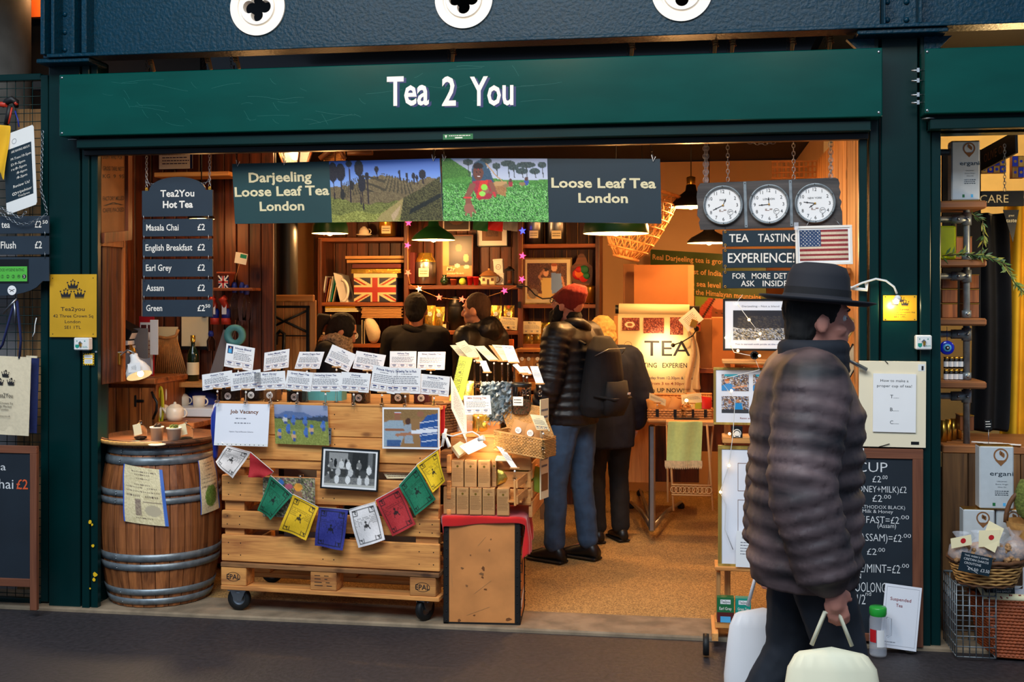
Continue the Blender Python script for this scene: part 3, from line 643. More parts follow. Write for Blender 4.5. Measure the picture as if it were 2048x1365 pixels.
# ================================================================ pallet counter
CF = FB(443,804,879,1193,.04,-.03)
t = Thing('pallet_counter','market counter built of pallets on castors, hung with photos and prayer flags','counter')
def yl(y): return CF.uv(443,y)[1]
def plank(y0,y1,d0,d1,mt='pallet',u0=0.0,u1=1.0,lab=None):
 m = MB(mt); v0,v1 = yl(y0),yl(y1); CF.slab(m,u0,v0,u1,v1,d0,d1,mt,.004)
 for uu in (u0+.03,u0+.09,.48,.53,u1-.09,u1-.03):
  for vv in (v0+(v1-v0)*.3,v0+(v1-v0)*.75): CF.disc(m,uu+.004*math.sin(y0+uu*20),vv,.0035,d1+.0004,'iron',6)
 t.part('plank',m,label=lab)
plank(806,868,-.02,.0,'pine',-.02,1.0,'clean pine top board'); plank(869,917,-.02,-.002,'pine'); plank(918,935,-.035,-.012,'pallet')
plank(950,1002,-.02,0); plank(1021,1057,-.02,0); plank(1069,1122,-.02,.002)
m = MB('pine'); CF.slab(m,-.025,yl(803),1.0,yl(808),-.02,.004,'pine',.002); t.part('edge_strip',m)
for (u0,u1) in ((0,.11),(.43,.54),(.88,1)):
 for (a,b) in ((935,951),(1002,1022),(1057,1070)):
  m = MB('pallet'); CF.slab(m,u0+.01,yl(a)-.004,u1-.01,yl(b)+.004,-.12,-.022,'pallet'); t.part('block',m)
D_ = .72
# side pallet planks facing left and right
for sx,u in ((0,-.012),(1,1.012)):
 for (a,b) in ((900,935),(950,985),(1005,1040),(1062,1098),(1115,1150)):
  m = MB('pallet'); c = CF.P(u,(yl(a)+yl(b))/2,-.4); m.box(c,(.022,.7,(yl(b)-yl(a))*CF.h),'pallet',ch=.003); t.part('side_plank',m)
m = MB('grey_board'); CF.slab(m,.12,yl(935),.42,yl(1115),-.5,-.49,'grey_board'); CF.slab(m,.55,yl(935),.87,yl(1115),-.5,-.49,'grey_board'); CF.slab(m,.02,yl(930),.98,yl(1120),-.7,-.69,'dark_wall'); t.part('inner_panel',m)
m = MB('pine'); CF.slab(m,-.02,yl(806),1.0,yl(812),-D_,-.022,'pine'); t.part('worktop',m)
# EUR pallet base: top board, three blocks, bottom board, one row more behind
for dd in (0,-.3,-.6):
 m = MB('pallet_dark'); CF.slab(m,0,yl(1124),1.0,yl(1133),-.1+dd,.012+dd,'pallet_dark',.003); t.part('base_plank',m)
 for (u0,u1) in ((0.0,.12),(.42,.54),(.87,.985)):
  m = MB('pallet'); CF.slab(m,u0,yl(1133),u1,yl(1170),-.1+dd,.008+dd,'pallet',.004)
  if dd == 0 and u0 != .42:
   uc,vc = (u0+u1)/2,yl(1152); CF.ringflat(m,uc,vc,.036,.039,.0095,'ink',28,.62); CF.text(m,'EPAL',None,vc+.013,uc,.026,'ink',.0095,.01)
  elif dd == 0: CF.words(m,u0+.02,yl(1140),u1-.02,4,.017,.003,'ink',.0095,3)
  t.part('block',m,label='block branded EPAL in an oval' if dd == 0 and u0 != .42 else None)
 m = MB('pallet'); CF.slab(m,0,yl(1170),1.0,yl(1179),-.1+dd,.01+dd,'pallet',.003); t.part('base_plank',m)
zc = CF.P(0,yl(1179),0).z
def caster(px,Y,swing,label=None):
 c = W(px,1200,Y); c.z = .0625+.012; R = Matrix.Rotation(swing,3,'Z'); m = MB('dark_steel')
 def P(x,y,z): return c+R @ V((x,y,z))
 for sy in (-.022,.022):
  m.add([P(-.045,sy,zc-c.z-.005),P(.045,sy,zc-c.z-.005),P(.018,sy,-.01),P(-.018,sy,-.01),P(-.045,sy*1.2,zc-c.z-.005),P(.045,sy*1.2,zc-c.z-.005),P(.018,sy*1.2,-.01),P(-.018,sy*1.2,-.01)],[(0,1,2,3),(7,6,5,4),(0,3,7,4),(1,5,6,2)],'steel')
 m.box(P(0,0,zc-c.z-.005),(.1,.08,.008),'steel',R); m.lathe([(.03,0),(.03,.012),(0,.012)],P(0,0,zc-c.z-.022),'steel',12)
 i_ = t.part('castor',m,label=label)
 w = MB('rubber'); R2 = R @ Matrix.Rotation(rad(90),3,'X'); w.lathe([(.035,-.016),(.056,-.018),(.0625,-.01),(.0625,.01),(.056,.018),(.035,.016)],c,'rubber',28,R2)
 w.lathe([(0,.012),(.012,.012),(.03,.006),(.037,.017),(.037,-.017),(.03,-.006),(.012,-.012),(0,-.012)],c,'steel',24,R2); w.ball(c,(.008,.03,.008),'chrome',8,R); t.part('wheel',w,under=i_)
caster(479,.08,0); caster(850,.04,rad(62)); caster(545,.68,.3); caster(838,.7,.3); t.done()
# photographs and notice hung from clips on the counter front
def clip(mb,p,s_=1.0,m='acrylic'):
 mb.box(p,(.016*s_,.008*s_,.022*s_),m,ch=.002); mb.box(p+V((0,-.006*s_,-.014*s_)),(.02*s_,.004,.012*s_),m); mb.ball(p+V((0,-.006*s_,.006*s_)),.004*s_,'chrome',6)
f = FQ((433,807),(540,809),(428,891),.02,-.01,-.01); t = Thing('job_notice','Job Vacancy notice in a glossy plastic sleeve on the left of the counter front','notice')
m = MB('paper_glossy'); f.slab(m,d0=-.001,d1=.001); t.part('sheet',m); m = MB('ink')
f.text(m,'Job Vacancy',.27,.23,.8,.085,'ink_brown',.002,.02); f.text(m,'Option: Payroll/Pension Scheme',.27,.68,.72,.03,'ink_grey',.002); f.words(m,.38,.34,.62,1,.1,.02,'ink_grey',.002,2); f.words(m,.36,.45,.68,1,.1,.02,'ink_grey',.002,3); t.part('print',m)
m = MB('plastic_white'); f.slab(m,0,.94,1,1,.001,.0015)
for k in range(11): f.disc(m,.08+k*.084,.97,.0025,.002,'dark_steel',8)
t.part('punched_edge',m); t.done()
f = FQ((548,809),(655,812),(551,888),.02,-.01,.0); cv = Canvas(64,46).grad((150,160,185),(130,140,175),0,.3)
cv.below(lambda u: .26-.1*np.exp(-((u-.35)/.25)**2)+.02*np.sin(u*20),(88,108,150),6).below(lambda u: .3+.05*u-.2*np.clip(u-.45,0,.5)+.03*np.abs(np.sin(u*30)),(48,62,84),8)
cv.below(lambda u: .36+.04*u,(116,128,62),16).below(lambda u: .6+.04*u,(132,140,66),20)
for (u,v,c_) in ((.08,.75,(190,150,110)),(.25,.62,(70,110,180)),(.35,.8,(200,160,120)),(.58,.7,(70,110,180)),(.68,.62,(200,160,120)),(.9,.52,(90,120,180)),(.2,.38,(190,190,190)),(.35,.4,(80,110,170)),(.57,.42,(80,110,170))):
 cv.ell(u,v,.045,.08,c_,8); cv.ell(u+.01,v-.09,.03,.05,(60,105,180)); cv.ell(u+.01,v+.08,.03,.04,(60,80,140))
t = Thing('hanging_photo','photo of pickers in a misty tea field, beside the job notice','photo','photos on the counter'); m = MB('paper'); f.slab(m,d0=-.001,d1=.0005); t.part('paper',m); t.part('image',cv.mb(f,.001)); t.done()
f = FQ((768,819),(876,820),(768,894),-.045,-.055,-.045); cv = Canvas(64,46,(150,112,70)); cv.rect(0,0,1,.25,(140,108,66),10)
cv.poly([(.0,.35),(.1,.3),(.35,.3),(.4,.6),(.35,.8),(.3,1),(0,1)],(150,168,180),8).poly([(.05,.82),(.32,.82),(.3,1),(.05,1)],(60,92,140),8).ell(.25,.2,.06,.1,(150,100,72)).rect(.19,.07,.32,.12,(210,216,226)).rect(.19,.1,.32,.12,(180,60,60))
cv.poly([(.38,.4),(.5,.38),(.55,.9),(.38,.9)],(150,160,170),8).ell(.45,.32,.05,.09,(80,52,40)).poly([(.66,.4),(.8,.15),(1,.1),(1,1),(.68,1)],(42,84,150),12).ell(.68,.12,.07,.08,(150,100,72))
for k in range(4): cv.stroke([(.68,.35+k*.17),(1,.28+k*.17)],.01,(220,225,235))
cv.stroke([(.05,.55),(.35,.55)],.035,(150,100,72)).stroke([(.25,.68),(.65,.62)],.04,(170,115,84)).stroke([(.55,.6),(.95,.55)],.05,(225,228,235))
t = Thing('hanging_photo','photo of men tasting tea, blue striped shirt at right, right end of the counter','photo','photos on the counter'); m = MB('paper'); g = Fr(f.P(-.03,-.05),f.X*1.06,f.Y*1.1); g.slab(m,d0=-.001,d1=.0005); t.part('border',m); t.part('image',cv.mb(f,.001)); t.done()
f = FQ((526,955),(630,957),(526,1034),.0,-.02,0); cv = Canvas(48,40,(126,120,84)); cv.speck(0,0,1,1,[(90,96,60),(160,150,110),(120,80,100),(190,180,150),(70,80,50)],.8)
cv.ell(.35,.12,.05,.08,(60,110,180)).ell(.5,.22,.07,.07,(180,90,110)).ell(.68,.24,.08,.1,(238,160,60)).poly([(.6,.35),(.75,.35),(.78,.75),(.62,.75)],(150,110,84),14).poly([(.4,.3),(.55,.32),(.5,.55),(.4,.5)],(120,80,90),14)
t = Thing('hanging_photo','sun-faded garden photo half covered by the green prayer flag','photo','photos on the counter'); m = MB('paper'); f.slab(m,d0=-.001,d1=.0005); t.part('paper',m); t.part('image',cv.mb(f,.001)); m = MB('acrylic'); clip(m,f.P(.74,0,.004),1.6); t.part('clip',m); t.done()
f = FQ((644,894),(759,901),(640,977),-.05,-.06,-.05); t = Thing('framed_photo','black framed old group photograph in black and white on the counter front','picture')
def picture_frame(t,f,mat_,wd,th,mount='paper',mw=.0):
 for (a,b,c_,d) in ((0,0,1,wd/f.h),(0,1-wd/f.h,1,1),(0,wd/f.h,wd/f.w,1-wd/f.h),(1-wd/f.w,wd/f.h,1,1-wd/f.h)):
  m = MB(mat_); f.slab(m,a,b,c_,d,-th,.002,mat_,.001); t.part('frame_rail',m)
 m = MB(mount); f.slab(m,wd/f.w,wd/f.h,1-wd/f.w,1-wd/f.h,-th,-.003,mount); t.part('mount',m)
 a = wd+mw; return f.sub(a/f.w,a/f.h,1-a/f.w,1-a/f.h,-.0025)
g = picture_frame(t,f,'black_paint',.008,.014,'paper',.011); cv = Canvas(80,60,(70,72,72)); cv.rect(0,0,1,.55,(60,62,62),12).rect(.08,.05,.45,.5,(150,150,148),10)
for u in (.13,.21,.34,.42): cv.ell(u,.34,.03,.13,(30,32,32))
cv.rect(.55,.02,.85,.5,(40,42,42),8).rect(.86,0,.94,.6,(110,112,112),8).rect(0,.75,1,1,(120,120,118),26)
for (u,v,c_) in [(.12,.42,120),(.33,.38,210),(.47,.4,225),(.68,.4,120),(.88,.52,225),(.08,.58,60),(.27,.6,190),(.38,.62,60),(.52,.6,200),(.65,.6,50),(.25,.82,225),(.47,.82,228),(.7,.84,210),(.85,.82,215),(.08,.78,110),(.15,.7,60)]: cv.ell(u,v,.05,.12,(c_,c_,c_-2),14); cv.ell(u,v-.14,.018,.03,(190,188,182))
cv.rect(0,.95,1,1,(190,188,180)); t.part('photograph',cv.mb(g,.0005)); t.done()
m = MB('steel'); f = FQ((657,856),(663,857),(656,888),-.02); f.slab(m,d0=-.004,d1=.002)
for v in (.15,.4,.85): f.disc(m,.5,v,.004,.003,'black_paint',8)
one('metal_bracket','small perforated metal bracket beside the tea field photo','bracket',m)
f = FQ((766,946),(820,945),(774,958),.02); m = MB('paper_cream'); f.slab(m,d0=-.002,d1=0); f.words(m,.1,.3,.9,2,.3,.08,'ink_brown',.001,3); one('folded_leaflet','folded cream leaflet tucked between the pallet boards','leaflet',m)
# prayer flags
t = Thing('prayer_flags','string of coloured block printed prayer flags draped over the pallet counter','bunting')
FL = [('paper',(453,893),(501,906),(464,958),(431,924),(232,222,215)),('red',(501,906),(547,945),(524,957),(498,954),(170,26,34)),('g',(541,952),(585,991),(541,1041),(517,1020),(14,110,76)),('y',(586,990),(637,1016),(613,1081),(558,1061),(232,184,24)),('b',(637,1016),(697,1021),(686,1101),(628,1093),(44,48,130)),('w',(697,1021),(751,1005),(770,1080),(715,1098),(232,226,224)),('r',(751,1001),(799,975),(831,1050),(784,1074),(178,40,44)),('g',(798,972),(833,933),(871,1000),(831,1032),(16,112,78)),('y',(833,931),(875,901),(890,963),(867,985),(236,192,22))]
strg = []
for i,(n,tl_,tr_,br,bl,c_) in enumerate(FL):
 Yf = -.055-.004*(i % 2); A,B,C_,D2 = [W(*q,Yf) for q in (tl_,tr_,br,bl)]; strg += [A,B]
 class BF:
  def P(s,u,v,d=0):
   p = (A*(1-u)+B*u)*(1-v)+(D2*(1-u)+C_*u)*v; return p+V((0,-.012*v*math.sin(u*5+i)-.006*math.sin(v*6+u*3+i)-d,0))
 cv = Canvas(40,44,c_); cv.rs = np.random.RandomState(i); dk = tuple(max(0,int(x*.25)) for x in c_); cv.a += cv.rs.uniform(-8,8,cv.U.shape)[...,None]
 if i != 1:
  for (a,b,c2,d2) in ((.08,.06,.92,.075),(.08,.92,.92,.935),(.08,.06,.1,.93),(.9,.06,.92,.93),(.08,.2,.28,.215),(.72,.2,.92,.215),(.26,.06,.28,.2),(.72,.06,.74,.2),(.08,.8,.28,.815),(.72,.8,.92,.815),(.26,.8,.28,.93),(.72,.8,.74,.93)): cv.rect(a,b,c2,d2,dk)
  for k in range(18):
   v = .1+k*.047; lo,hi = (.3,.7) if (v < .2 or v > .8) else (.13,.87)
   for u in np.arange(lo,hi,.05):
    if cv.rs.rand() < .75 and not (.34 < v < .66 and .34 < u < .64): cv.rect(u,v,u+.025+.02*cv.rs.rand(),v+.008,dk)
  for (a,b) in ((.18,.13),(.82,.13),(.18,.87),(.82,.87)): cv.stroke([(a-.05,b-.03),(a+.05,b-.03),(a,b),(a+.04,b+.04)],.012,dk)
  cv.ell(.5,.52,.09,.05,dk).ell(.5,.42,.045,.04,dk).stroke([(.42,.55),(.4,.62)],.012,dk).stroke([(.57,.55),(.6,.62)],.012,dk).stroke([(.58,.5),(.64,.44)],.014,dk)
 t.part('flag',cv.mb(BF(),0,'print_matt',lambda u,v: 0),label=['white flag','folded red flag','green flag','yellow flag','blue flag','white flag','red flag','green flag','yellow flag'][i])
m = MB('paper'); m.tube([p+V((0,.002,.002)) for p in [W(443,886,-.05)]+strg+[W(884,893,-.06)]],.0018,n=5); t.part('string',m); t.done()

# ================================================================ jars on the counter and the tea cards
CT = CF.P(0,yl(806),0).z
def box_jar(px,Y,w_,h_,fill,label,grp='clear tea jars along the counter',sticker=True,lid=None):
 c = W(px,700,Y); c.z = CT+.001; t = Thing('tea_jar',label,'jar',grp)
 m = MB('acrylic'); m.box(c+V((0,0,h_/2)),(w_,w_,h_),'acrylic',ch=.004); t.part('jar_body',m)
 m = MB(fill); m.box(c+V((0,0,h_*.25)),(w_*.9,w_*.9,h_*.44),fill,ch=.006); t.part('tea',m,kind='stuff')
 if sticker:
  m = MB('plastic_white'); f = Fr(c+V((-.02,-w_/2-.001,.052)),V((.04,0,0)),V((0,0,-.04))); f.disc(m,.5,.5,.019,.0005,'plastic_white',20); f.line(m,[(.3,.35),(.5,.45),(.35,.7)],.003,.001,'ink'); f.line(m,[(.7,.35),(.5,.45),(.6,.72)],.003,.001,'ink'); f.line(m,[(.25,.5),(.75,.6)],.0025,.001,'ink'); t.part('round_sticker',m)
 m = MB(lid or 'acrylic'); m.box(c+V((0,0,h_+.006)),(w_*1.04,w_*1.04,.012),lid or 'acrylic',ch=.003); t.part('lid',m); return t.done()
for i,(px,Y,fill,nm) in enumerate(((462,.12,'tea_dark','leftmost clear jar behind the Assam card'),(508,.2,'tea_dark','clear jar behind the English Breakfast card'),(545,.2,'kraft_dark','clear jar behind the Earl Grey card'),(594,.12,'tea_dark','clear jar of dark tea behind the Green Pearl card'),(722,.12,'tea_mixed','clear jar of mixed tea behind the Oolong card'),(800,.16,'tea_mixed','clear jar behind the taller 1st Flush card'),(846,.16,'wine_red','clear jar with red tea behind the Jasmine card'))):
 box_jar(px,Y,.085,.13,fill,nm)
for i,(px,w_) in enumerate(((632,.1),(665,.13))):
 c = W(px,700,.3); c.z = CT; t = Thing('storage_tub',['small pale blue plastic tub behind the Darjeeling Green card','wider pale blue tub of red dried flowers behind the Darjeeling Green card'][i],'tub','blue tubs on the counter'); m = MB('teal_plastic')
 for (x,y,a,b) in ((0,-w_*.35,w_,.005),(0,w_*.35,w_,.005),(-w_/2,0,.005,w_*.7),(w_/2,0,.005,w_*.7)): m.box(c+V((x,y,.035)),(a,b,.07))
 m.box(c+V((0,0,.003)),(w_,w_*.7,.006)); t.part('tub_body',m); m = MB('wine_red'); m.box(c+V((0,0,.03)),(w_*.93,w_*.6,.04),'wine_red' if i else 'tea_dark',ch=.01); t.part('contents',m,kind='stuff'); t.done()
CARD_GROUP = 'tea price cards on the counter'
def tea_card(tl_,tr_,bl_,Y,title,label,base_z=None,mt='paper',tc='ink_blue',Yr=None,Yb=None,photo=False,clipy=True,price=True,grp=CARD_GROUP,seed=None,stem=None,tape=None):
 f = FQ(tl_,tr_,bl_,Y,Yr,Yb); t = Thing('tea_card',label,'card',grp); m = MB(mt); f.slab(m,d0=-.0015,d1=0,m=mt); t.part('card',m)
 m = MB('ink'); sd = seed or int(tl_[0]*7+tl_[1]); a = .3 if photo else .18
 if title:
  k = min(.7,len(title)*.05); f.text(m,title,.5-k/2+(.1 if photo else 0),.17,.5+k/2+(.1 if photo else 0),.085,tc,.0012,.012)
 if photo: f.slab(m,.07,.08,.25,.4,0,.001,'navy_cloth'); f.poly(m,[(.1,.2),(.2,.15),(.22,.38),(.1,.38)],.0015,'cyan'); f.poly(m,[(.14,.12),(.19,.12),(.19,.2),(.14,.2)],.002,'skin')
 f.words(m,.38 if photo else .3,.23,.72,1,.1,.02,'ink_grey',.0012,sd,True); f.words(m,.3 if photo else .08,.33,.92,5,.066,.022,'ink_grey',.0012,sd+1)
 if price:
  for k in range(3):
   u = .05+k*.31; f.line(m,[(u,.72),(u+.28,.72),(u+.28,.9),(u,.9),(u,.72)],.0008,.0012,'ink_red'); f.poly(m,[(u+.05,.76),(u+.2,.76),(u+.2,.8),(u+.05,.8)],.0012,'ink_blue'); f.poly(m,[(u+.08,.84),(u+.18,.84),(u+.18,.865),(u+.08,.865)],.0012,'ink_grey')
 t.part('print',m)
 if clipy:
  m = MB('acrylic'); c = f.P(.5,1.0,0); m.box(c+V((0,0,-.0)),(.05,.01,.008),'kraft',ch=.002); m.ball(c+V((0,0,-.016)),.006,'plastic_white',8)
  zb_ = base_z if base_z is not None else CT+.012; p1 = V((c.x,c.y,zb_)); m.tube([c+V((0,0,-.004)),c+V((0,0,-.02)),p1],[.003,.004,.006],'acrylic',6)
  m.box(p1+V((0,-.008,-.012)),(.018,.01,.03),'acrylic',ch=.003); m.ball(p1+V((0,-.014,-.01)),.004,'chrome',6); m.box(p1+V((0,-.002,0)),(.022,.022,.012),'acrylic',ch=.003); t.part('clip_holder',m)
 return t.done()
LZ = CT+.012
for (a,b,c_,ti,lb) in (((404,750),(464,741),(405,782),'Assam Tea','white card headed Assam Tea, leftmost of the lower row'),((461,747),(521,739),(462,783),'English Breakfast Tea','white card headed English Breakfast Tea in the lower row'),((508,746),(570,742),(510,782),'Earl Grey','white card headed Earl Grey in the lower row'),((575,741),(627,746),(569,779),'Green Pearl Tea','white card headed Green Pearl Tea in the lower row'),((620,746),(682,746),(620,783),'Darjeeling Green Tea','white card headed Darjeeling Green Tea in the lower row'),((683,744),(742,748),(678,782),'Oolong','white card headed Oolong in the lower row'),((747,730),(797,738),(739,781),"Prince Harry's",'tall tilted white card half behind the 1st Flush card'),((783,736),(842,737),(781,787),'Darjeeling Tea 1st Flush','tall white card headed Darjeeling Tea 1st Flush'),((842,748),(900,754),(839,788),'Jasmine Tea','white card headed Jasmine Tea, right end of the lower row')):
 tea_card(a,b,c_,-.012-(hash(0)+len(lb) % 3)*.004,ti,lb,LZ)
for (a,b,c_,ti,lb) in (((453,687),(510,697),(448,733),'House Blend','white card with a small photo, leftmost of the upper row'),((529,706),(579,698),(527,743),'Indian Masala Chai','white card second in the upper row, tilted up to the right'),((599,704),(649,704),(589,738),'Jasmine Dragon Pearl','white card headed Jasmine Dragon Pearl in the upper row'),((665,689),(713,710),(649,724),'Tea','white card strongly tilted clockwise in front of the dark haired woman'),((713,702),(772,711),(705,737),'Kahwa Tea','white card headed Kahwa Tea in the upper row'),((780,703),(833,703),(779,738),'White Tea','white card headed White Tea in the upper row'),((836,704),(891,704),(834,740),'Silver Needle Tea','white card headed Silver Needle Tea in the upper row')):
 tea_card(a,b,c_,.15,ti,lb,CT+.002,photo=(ti == 'House Blend'))
# ================================================================ tea chest with the red cloth
R8 = Matrix.Rotation(rad(-7),3,'Z')
p0 = G(888,1252); p1 = G(1040,1253); CW = (p1-p0).length; CDp = .36; CH = W(960,1036,.0).z
R8 = Matrix.Rotation(math.atan2((p1-p0).y,(p1-p0).x)-rad(3),3,'Z'); cc = p0+R8 @ V((CW/2,CDp/2,0))
def CP(x,y,z): return cc+R8 @ V((x,y,z))
t = Thing('tea_chest','tall plywood tea chest with riveted iron edges under a red cloth','chest')
for (c,s_,lab) in (((0,-CDp/2+.006,CH/2),(CW-.01,.01,CH-.01),'front panel'),((CW/2-.006,0,CH/2),(.01,CDp-.01,CH-.01),0),((-CW/2+.006,0,CH/2),(.01,CDp-.01,CH-.01),0),((0,CDp/2-.006,CH/2),(CW-.01,.01,CH-.01),0),((0,0,CH-.006),(CW-.01,CDp-.01,.01),0)):
 m = MB('ply'); m.box(CP(*c),s_,'ply',R8,.001); t.part('panel',m)
for sx in (-1,1):
 for sy in (-1,1):
  m = MB('iron'); m.box(CP(sx*(CW/2-.013),sy*(CDp/2+.001),CH/2),(.026,.005,CH),'iron',R8,.001); m.box(CP(sx*(CW/2+.001),sy*(CDp/2-.013),CH/2),(.005,.026,CH),'iron',R8,.001)
  for k in range(12): m.ball(CP(sx*(CW/2-.013),sy*(CDp/2+.005),.03+k*CH/12.3),.0035,'dark_steel',6); m.ball(CP(sx*(CW/2+.005),sy*(CDp/2-.013),.05+k*CH/12.3),.0035,'dark_steel',6)
  t.part('iron_edge',m)
m = MB('iron'); m.box(CP(0,-CDp/2-.001,.01),(CW,.005,.02),'iron',R8); m.box(CP(CW/2+.001,0,.01),(.005,CDp,.02),'iron',R8); t.part('iron_edge',m)
ff = Fr(CP(-CW/2,-CDp/2-.0005,CH),R8 @ V((CW,0,0)),V((0,0,-CH))); sf = Fr(CP(CW/2+.0008,-CDp/2,CH),R8 @ V((0,CDp,0)),V((0,0,-CH)))
m = MB('kraft_dark'); r = random.Random(4)
for (u,v,w_,h_) in ((.52,.47,.02,.018),(.5,.52,.03,.012),(.51,.55,.015,.01),(.6,.3,.012,.01),(.24,.47,.02,.008),(.3,.63,.015,.012),(.55,.66,.02,.01),(.85,.93,.04,.012),(.2,.95,.02,.012),(.4,.9,.015,.006),(.62,.2,.01,.006),(.35,.35,.01,.006)):
 ff.poly(m,[(u+w_*math.cos(a)*(1+.3*math.sin(a*3+u*9)),v+h_*math.sin(a)*(1+.4*math.cos(a*2+v*9))) for a in [k*.628 for k in range(10)]],.0006,r.choice(['ink_brown','kraft_dark','kraft_dark']))
for (a,b) in (((.1,.52),(.11,.64)),((.4,.7),(.62,.58)),((.3,.9),(.6,.82)),((.55,.18),(.45,.26))): ff.line(m,[a,b],.0016,.0006,'kraft')
sf.text(m,'PRODUCE',.15,.27,.8,.05,'ink',.001,.01,rot=0); sf.text(m,'OF INDIA',.25,.33,.7,.03,'ink',.001); sf.disc(m,.5,.52,.03,.001,'ink',12,.04)
sf.poly(m,[(.2,.8),(.75,.74),(.8,.8),(.6,.84),(.25,.9)],.0008,'paper')
t.part('marks',m,kind='stuff'); t.done()
# red cloth: draped grid
def drape(name,label,cat,fn,nx,ny,mt,th=.003,grp=None):
 m = MB(mt); m.add([fn(i/nx,j/ny) for j in range(ny+1) for i in range(nx+1)],[(j*(nx+1)+i,(j+1)*(nx+1)+i,(j+1)*(nx+1)+i+1,j*(nx+1)+i+1) for j in range(ny) for i in range(nx)],mt,True); return one(name,label,cat,m,grp,mods=[('solid',th),('subd',1)])
def redfn(u,v):
 # u: across -> hangs over the left and right; v: back -> hangs over the front
 x = -CW/2-.06+u*(CW+.06+.17); y = CDp/2+.0-v*(CDp+.05); z = CH+.004; ox,oy = x,y
 if x > CW/2+.008: d = x-CW/2-.008; z -= d*(1.0+.35*math.sin(v*3)); x = CW/2+.012+.02*math.sin(v*17)*min(1,d*9)+.02
 if x < -CW/2-.008: d = -CW/2-.008-x; z -= d*.9; x = -CW/2-.012-.01*math.sin(v*11)
 if y < -CDp/2-.006: d = -CDp/2-.006-y; z -= d*(.95+.25*math.sin(u*6+1)); y = -CDp/2-.01-.006*math.sin(u*13)
 return CP(x,y,z+.001*math.sin(u*20+v*13))
drape('red_cloth','red cloth draped over the top of the plywood tea chest','cloth',redfn,40,28,'red_cloth')
# ---- tea boxes stacked on the cloth
BZ = CH+.009
def tea_box(px,ybot,Yf,w_,d_,h_,z,i,row):
 c0 = W(px,ybot,Yf); c0.z = z; t = Thing('tea_box','','box','gold brown tea boxes stacked on the red cloth')
 t.label = 'gold brown tea box in the %s row, %s' % (row,['leftmost','second from the left','third from the left','fourth from the left','rightmost, set a little forward','behind at the right'][i])
 m = MB('kraft'); a = R8; c = c0+a @ V((w_/2,d_/2,h_/2)); m.box(c,(w_,d_,h_),'kraft',a,.0015); t.part('carton',m)
 f = Fr(c0+V((0,0,h_))+a @ V((0,-.0005,0)),a @ V((w_,0,0)),V((0,0,-h_))); m = MB('ink_brown'); f.words(m,.2,.08,.8,2,.05,.014,'ink_brown',.0005,i+3,True); f.disc(m,.5,.22,.006,.0005,'gold_foil',10); f.words(m,.08,.3,.92,11,.048,.011,'ink_brown',.0005,i+9); f.poly(m,[(.0,.97),(1,.97),(1,1),(0,1)],.0005,'kraft_dark')
 g = Fr(c0+V((0,0,h_))+a @ V((w_+.0005,0,0)),a @ V((0,d_,0)),V((0,0,-h_))); g.disc(m,.5,.2,.013,.0005,'paper_cream',12); g.disc(m,.5,.8,.013,.0005,'kraft_dark',12); g.poly(m,[(0,.48),(1,.48),(1,.51),(0,.51)],.0005,'ink_red'); g.poly(m,[(0,.56),(1,.56),(1,.58),(0,.58)],.0005,'ink_red'); g.poly(m,[(.2,.3),(.8,.3),(.8,.42),(.2,.42)],.0005,'kraft_dark'); t.part('print',m); t.done()
for i,px in enumerate((887,913,939,965,994)): tea_box(px,1020,.02,.063,.063,.138,BZ,i,'bottom')
for i,px in enumerate((903,929,956)): tea_box(px,972,.03,.063,.066,.14,BZ+.1385,i,'top')
tea_box(984,972,.07,.022,.06,.14,BZ+.1385,5,'top')
# ---- wooden display of crates behind the boxes
t = Thing('crate_display','rough pine crate display behind the stacked tea boxes','display')
def wpx(x0,x1,y0,y1,Y,d_,mt,t_,nm='plank',ch=.003,lab=None):
 a,b = W(x0,y0,Y),W(x1,y0,Y); zc1,zc0 = W((x0+x1)/2,y0,Y).z,W((x0+x1)/2,y1,Y).z; m = MB(mt); m.box(((a.x+b.x)/2,Y+d_/2,(zc0+zc1)/2),(b.x-a.x,d_,zc1-zc0),mt,ch=ch); t_.part(nm,m,label=lab)
for (x0,x1,y0,y1,Y) in ((901,1000,868,905,.12),(901,1062,905,940,.12),(901,1062,943,975,.12),(901,1062,978,1010,.12)): wpx(x0,x1,y0,y1,Y,.02,'pine',t)
wpx(930,1000,843,868,.2,.02,'pine',t,lab='plank with dark mould spots'); wpx(880,903,903,935,.05,.12,'pallet_dark',t,'block'); wpx(880,903,937,972,.05,.12,'pallet_dark',t,'block')
m = MB('pine'); zt2 = W(980,868,.14).z; xa,xb = W(902,868,.14).x,W(1066,868,.14).x; m.box(((xa+xb)/2,.36,zt2-.008),(xb-xa,.5,.016),'pine',ch=.002); t.part('top_board',m)
for k in range(4): m = MB('pine_y'); m.box((xb-.012,.36,zt2-.09-.1*k),(.02,.46,.085),'pine_y',ch=.003); t.part('side_plank',m)
for (y_,z_) in ((.42,.3),): m = MB('pine_z'); m.box((xb-.16,y_,zt2/2),(.04,.05,zt2-.02),'pine_z',ch=.002); t.part('leg',m)
m = MB('pine_z'); m.box((xa+.2,.5,zt2/2),(.04,.05,zt2-.02),'pine_z',ch=.002); t.part('leg',m); t.done()
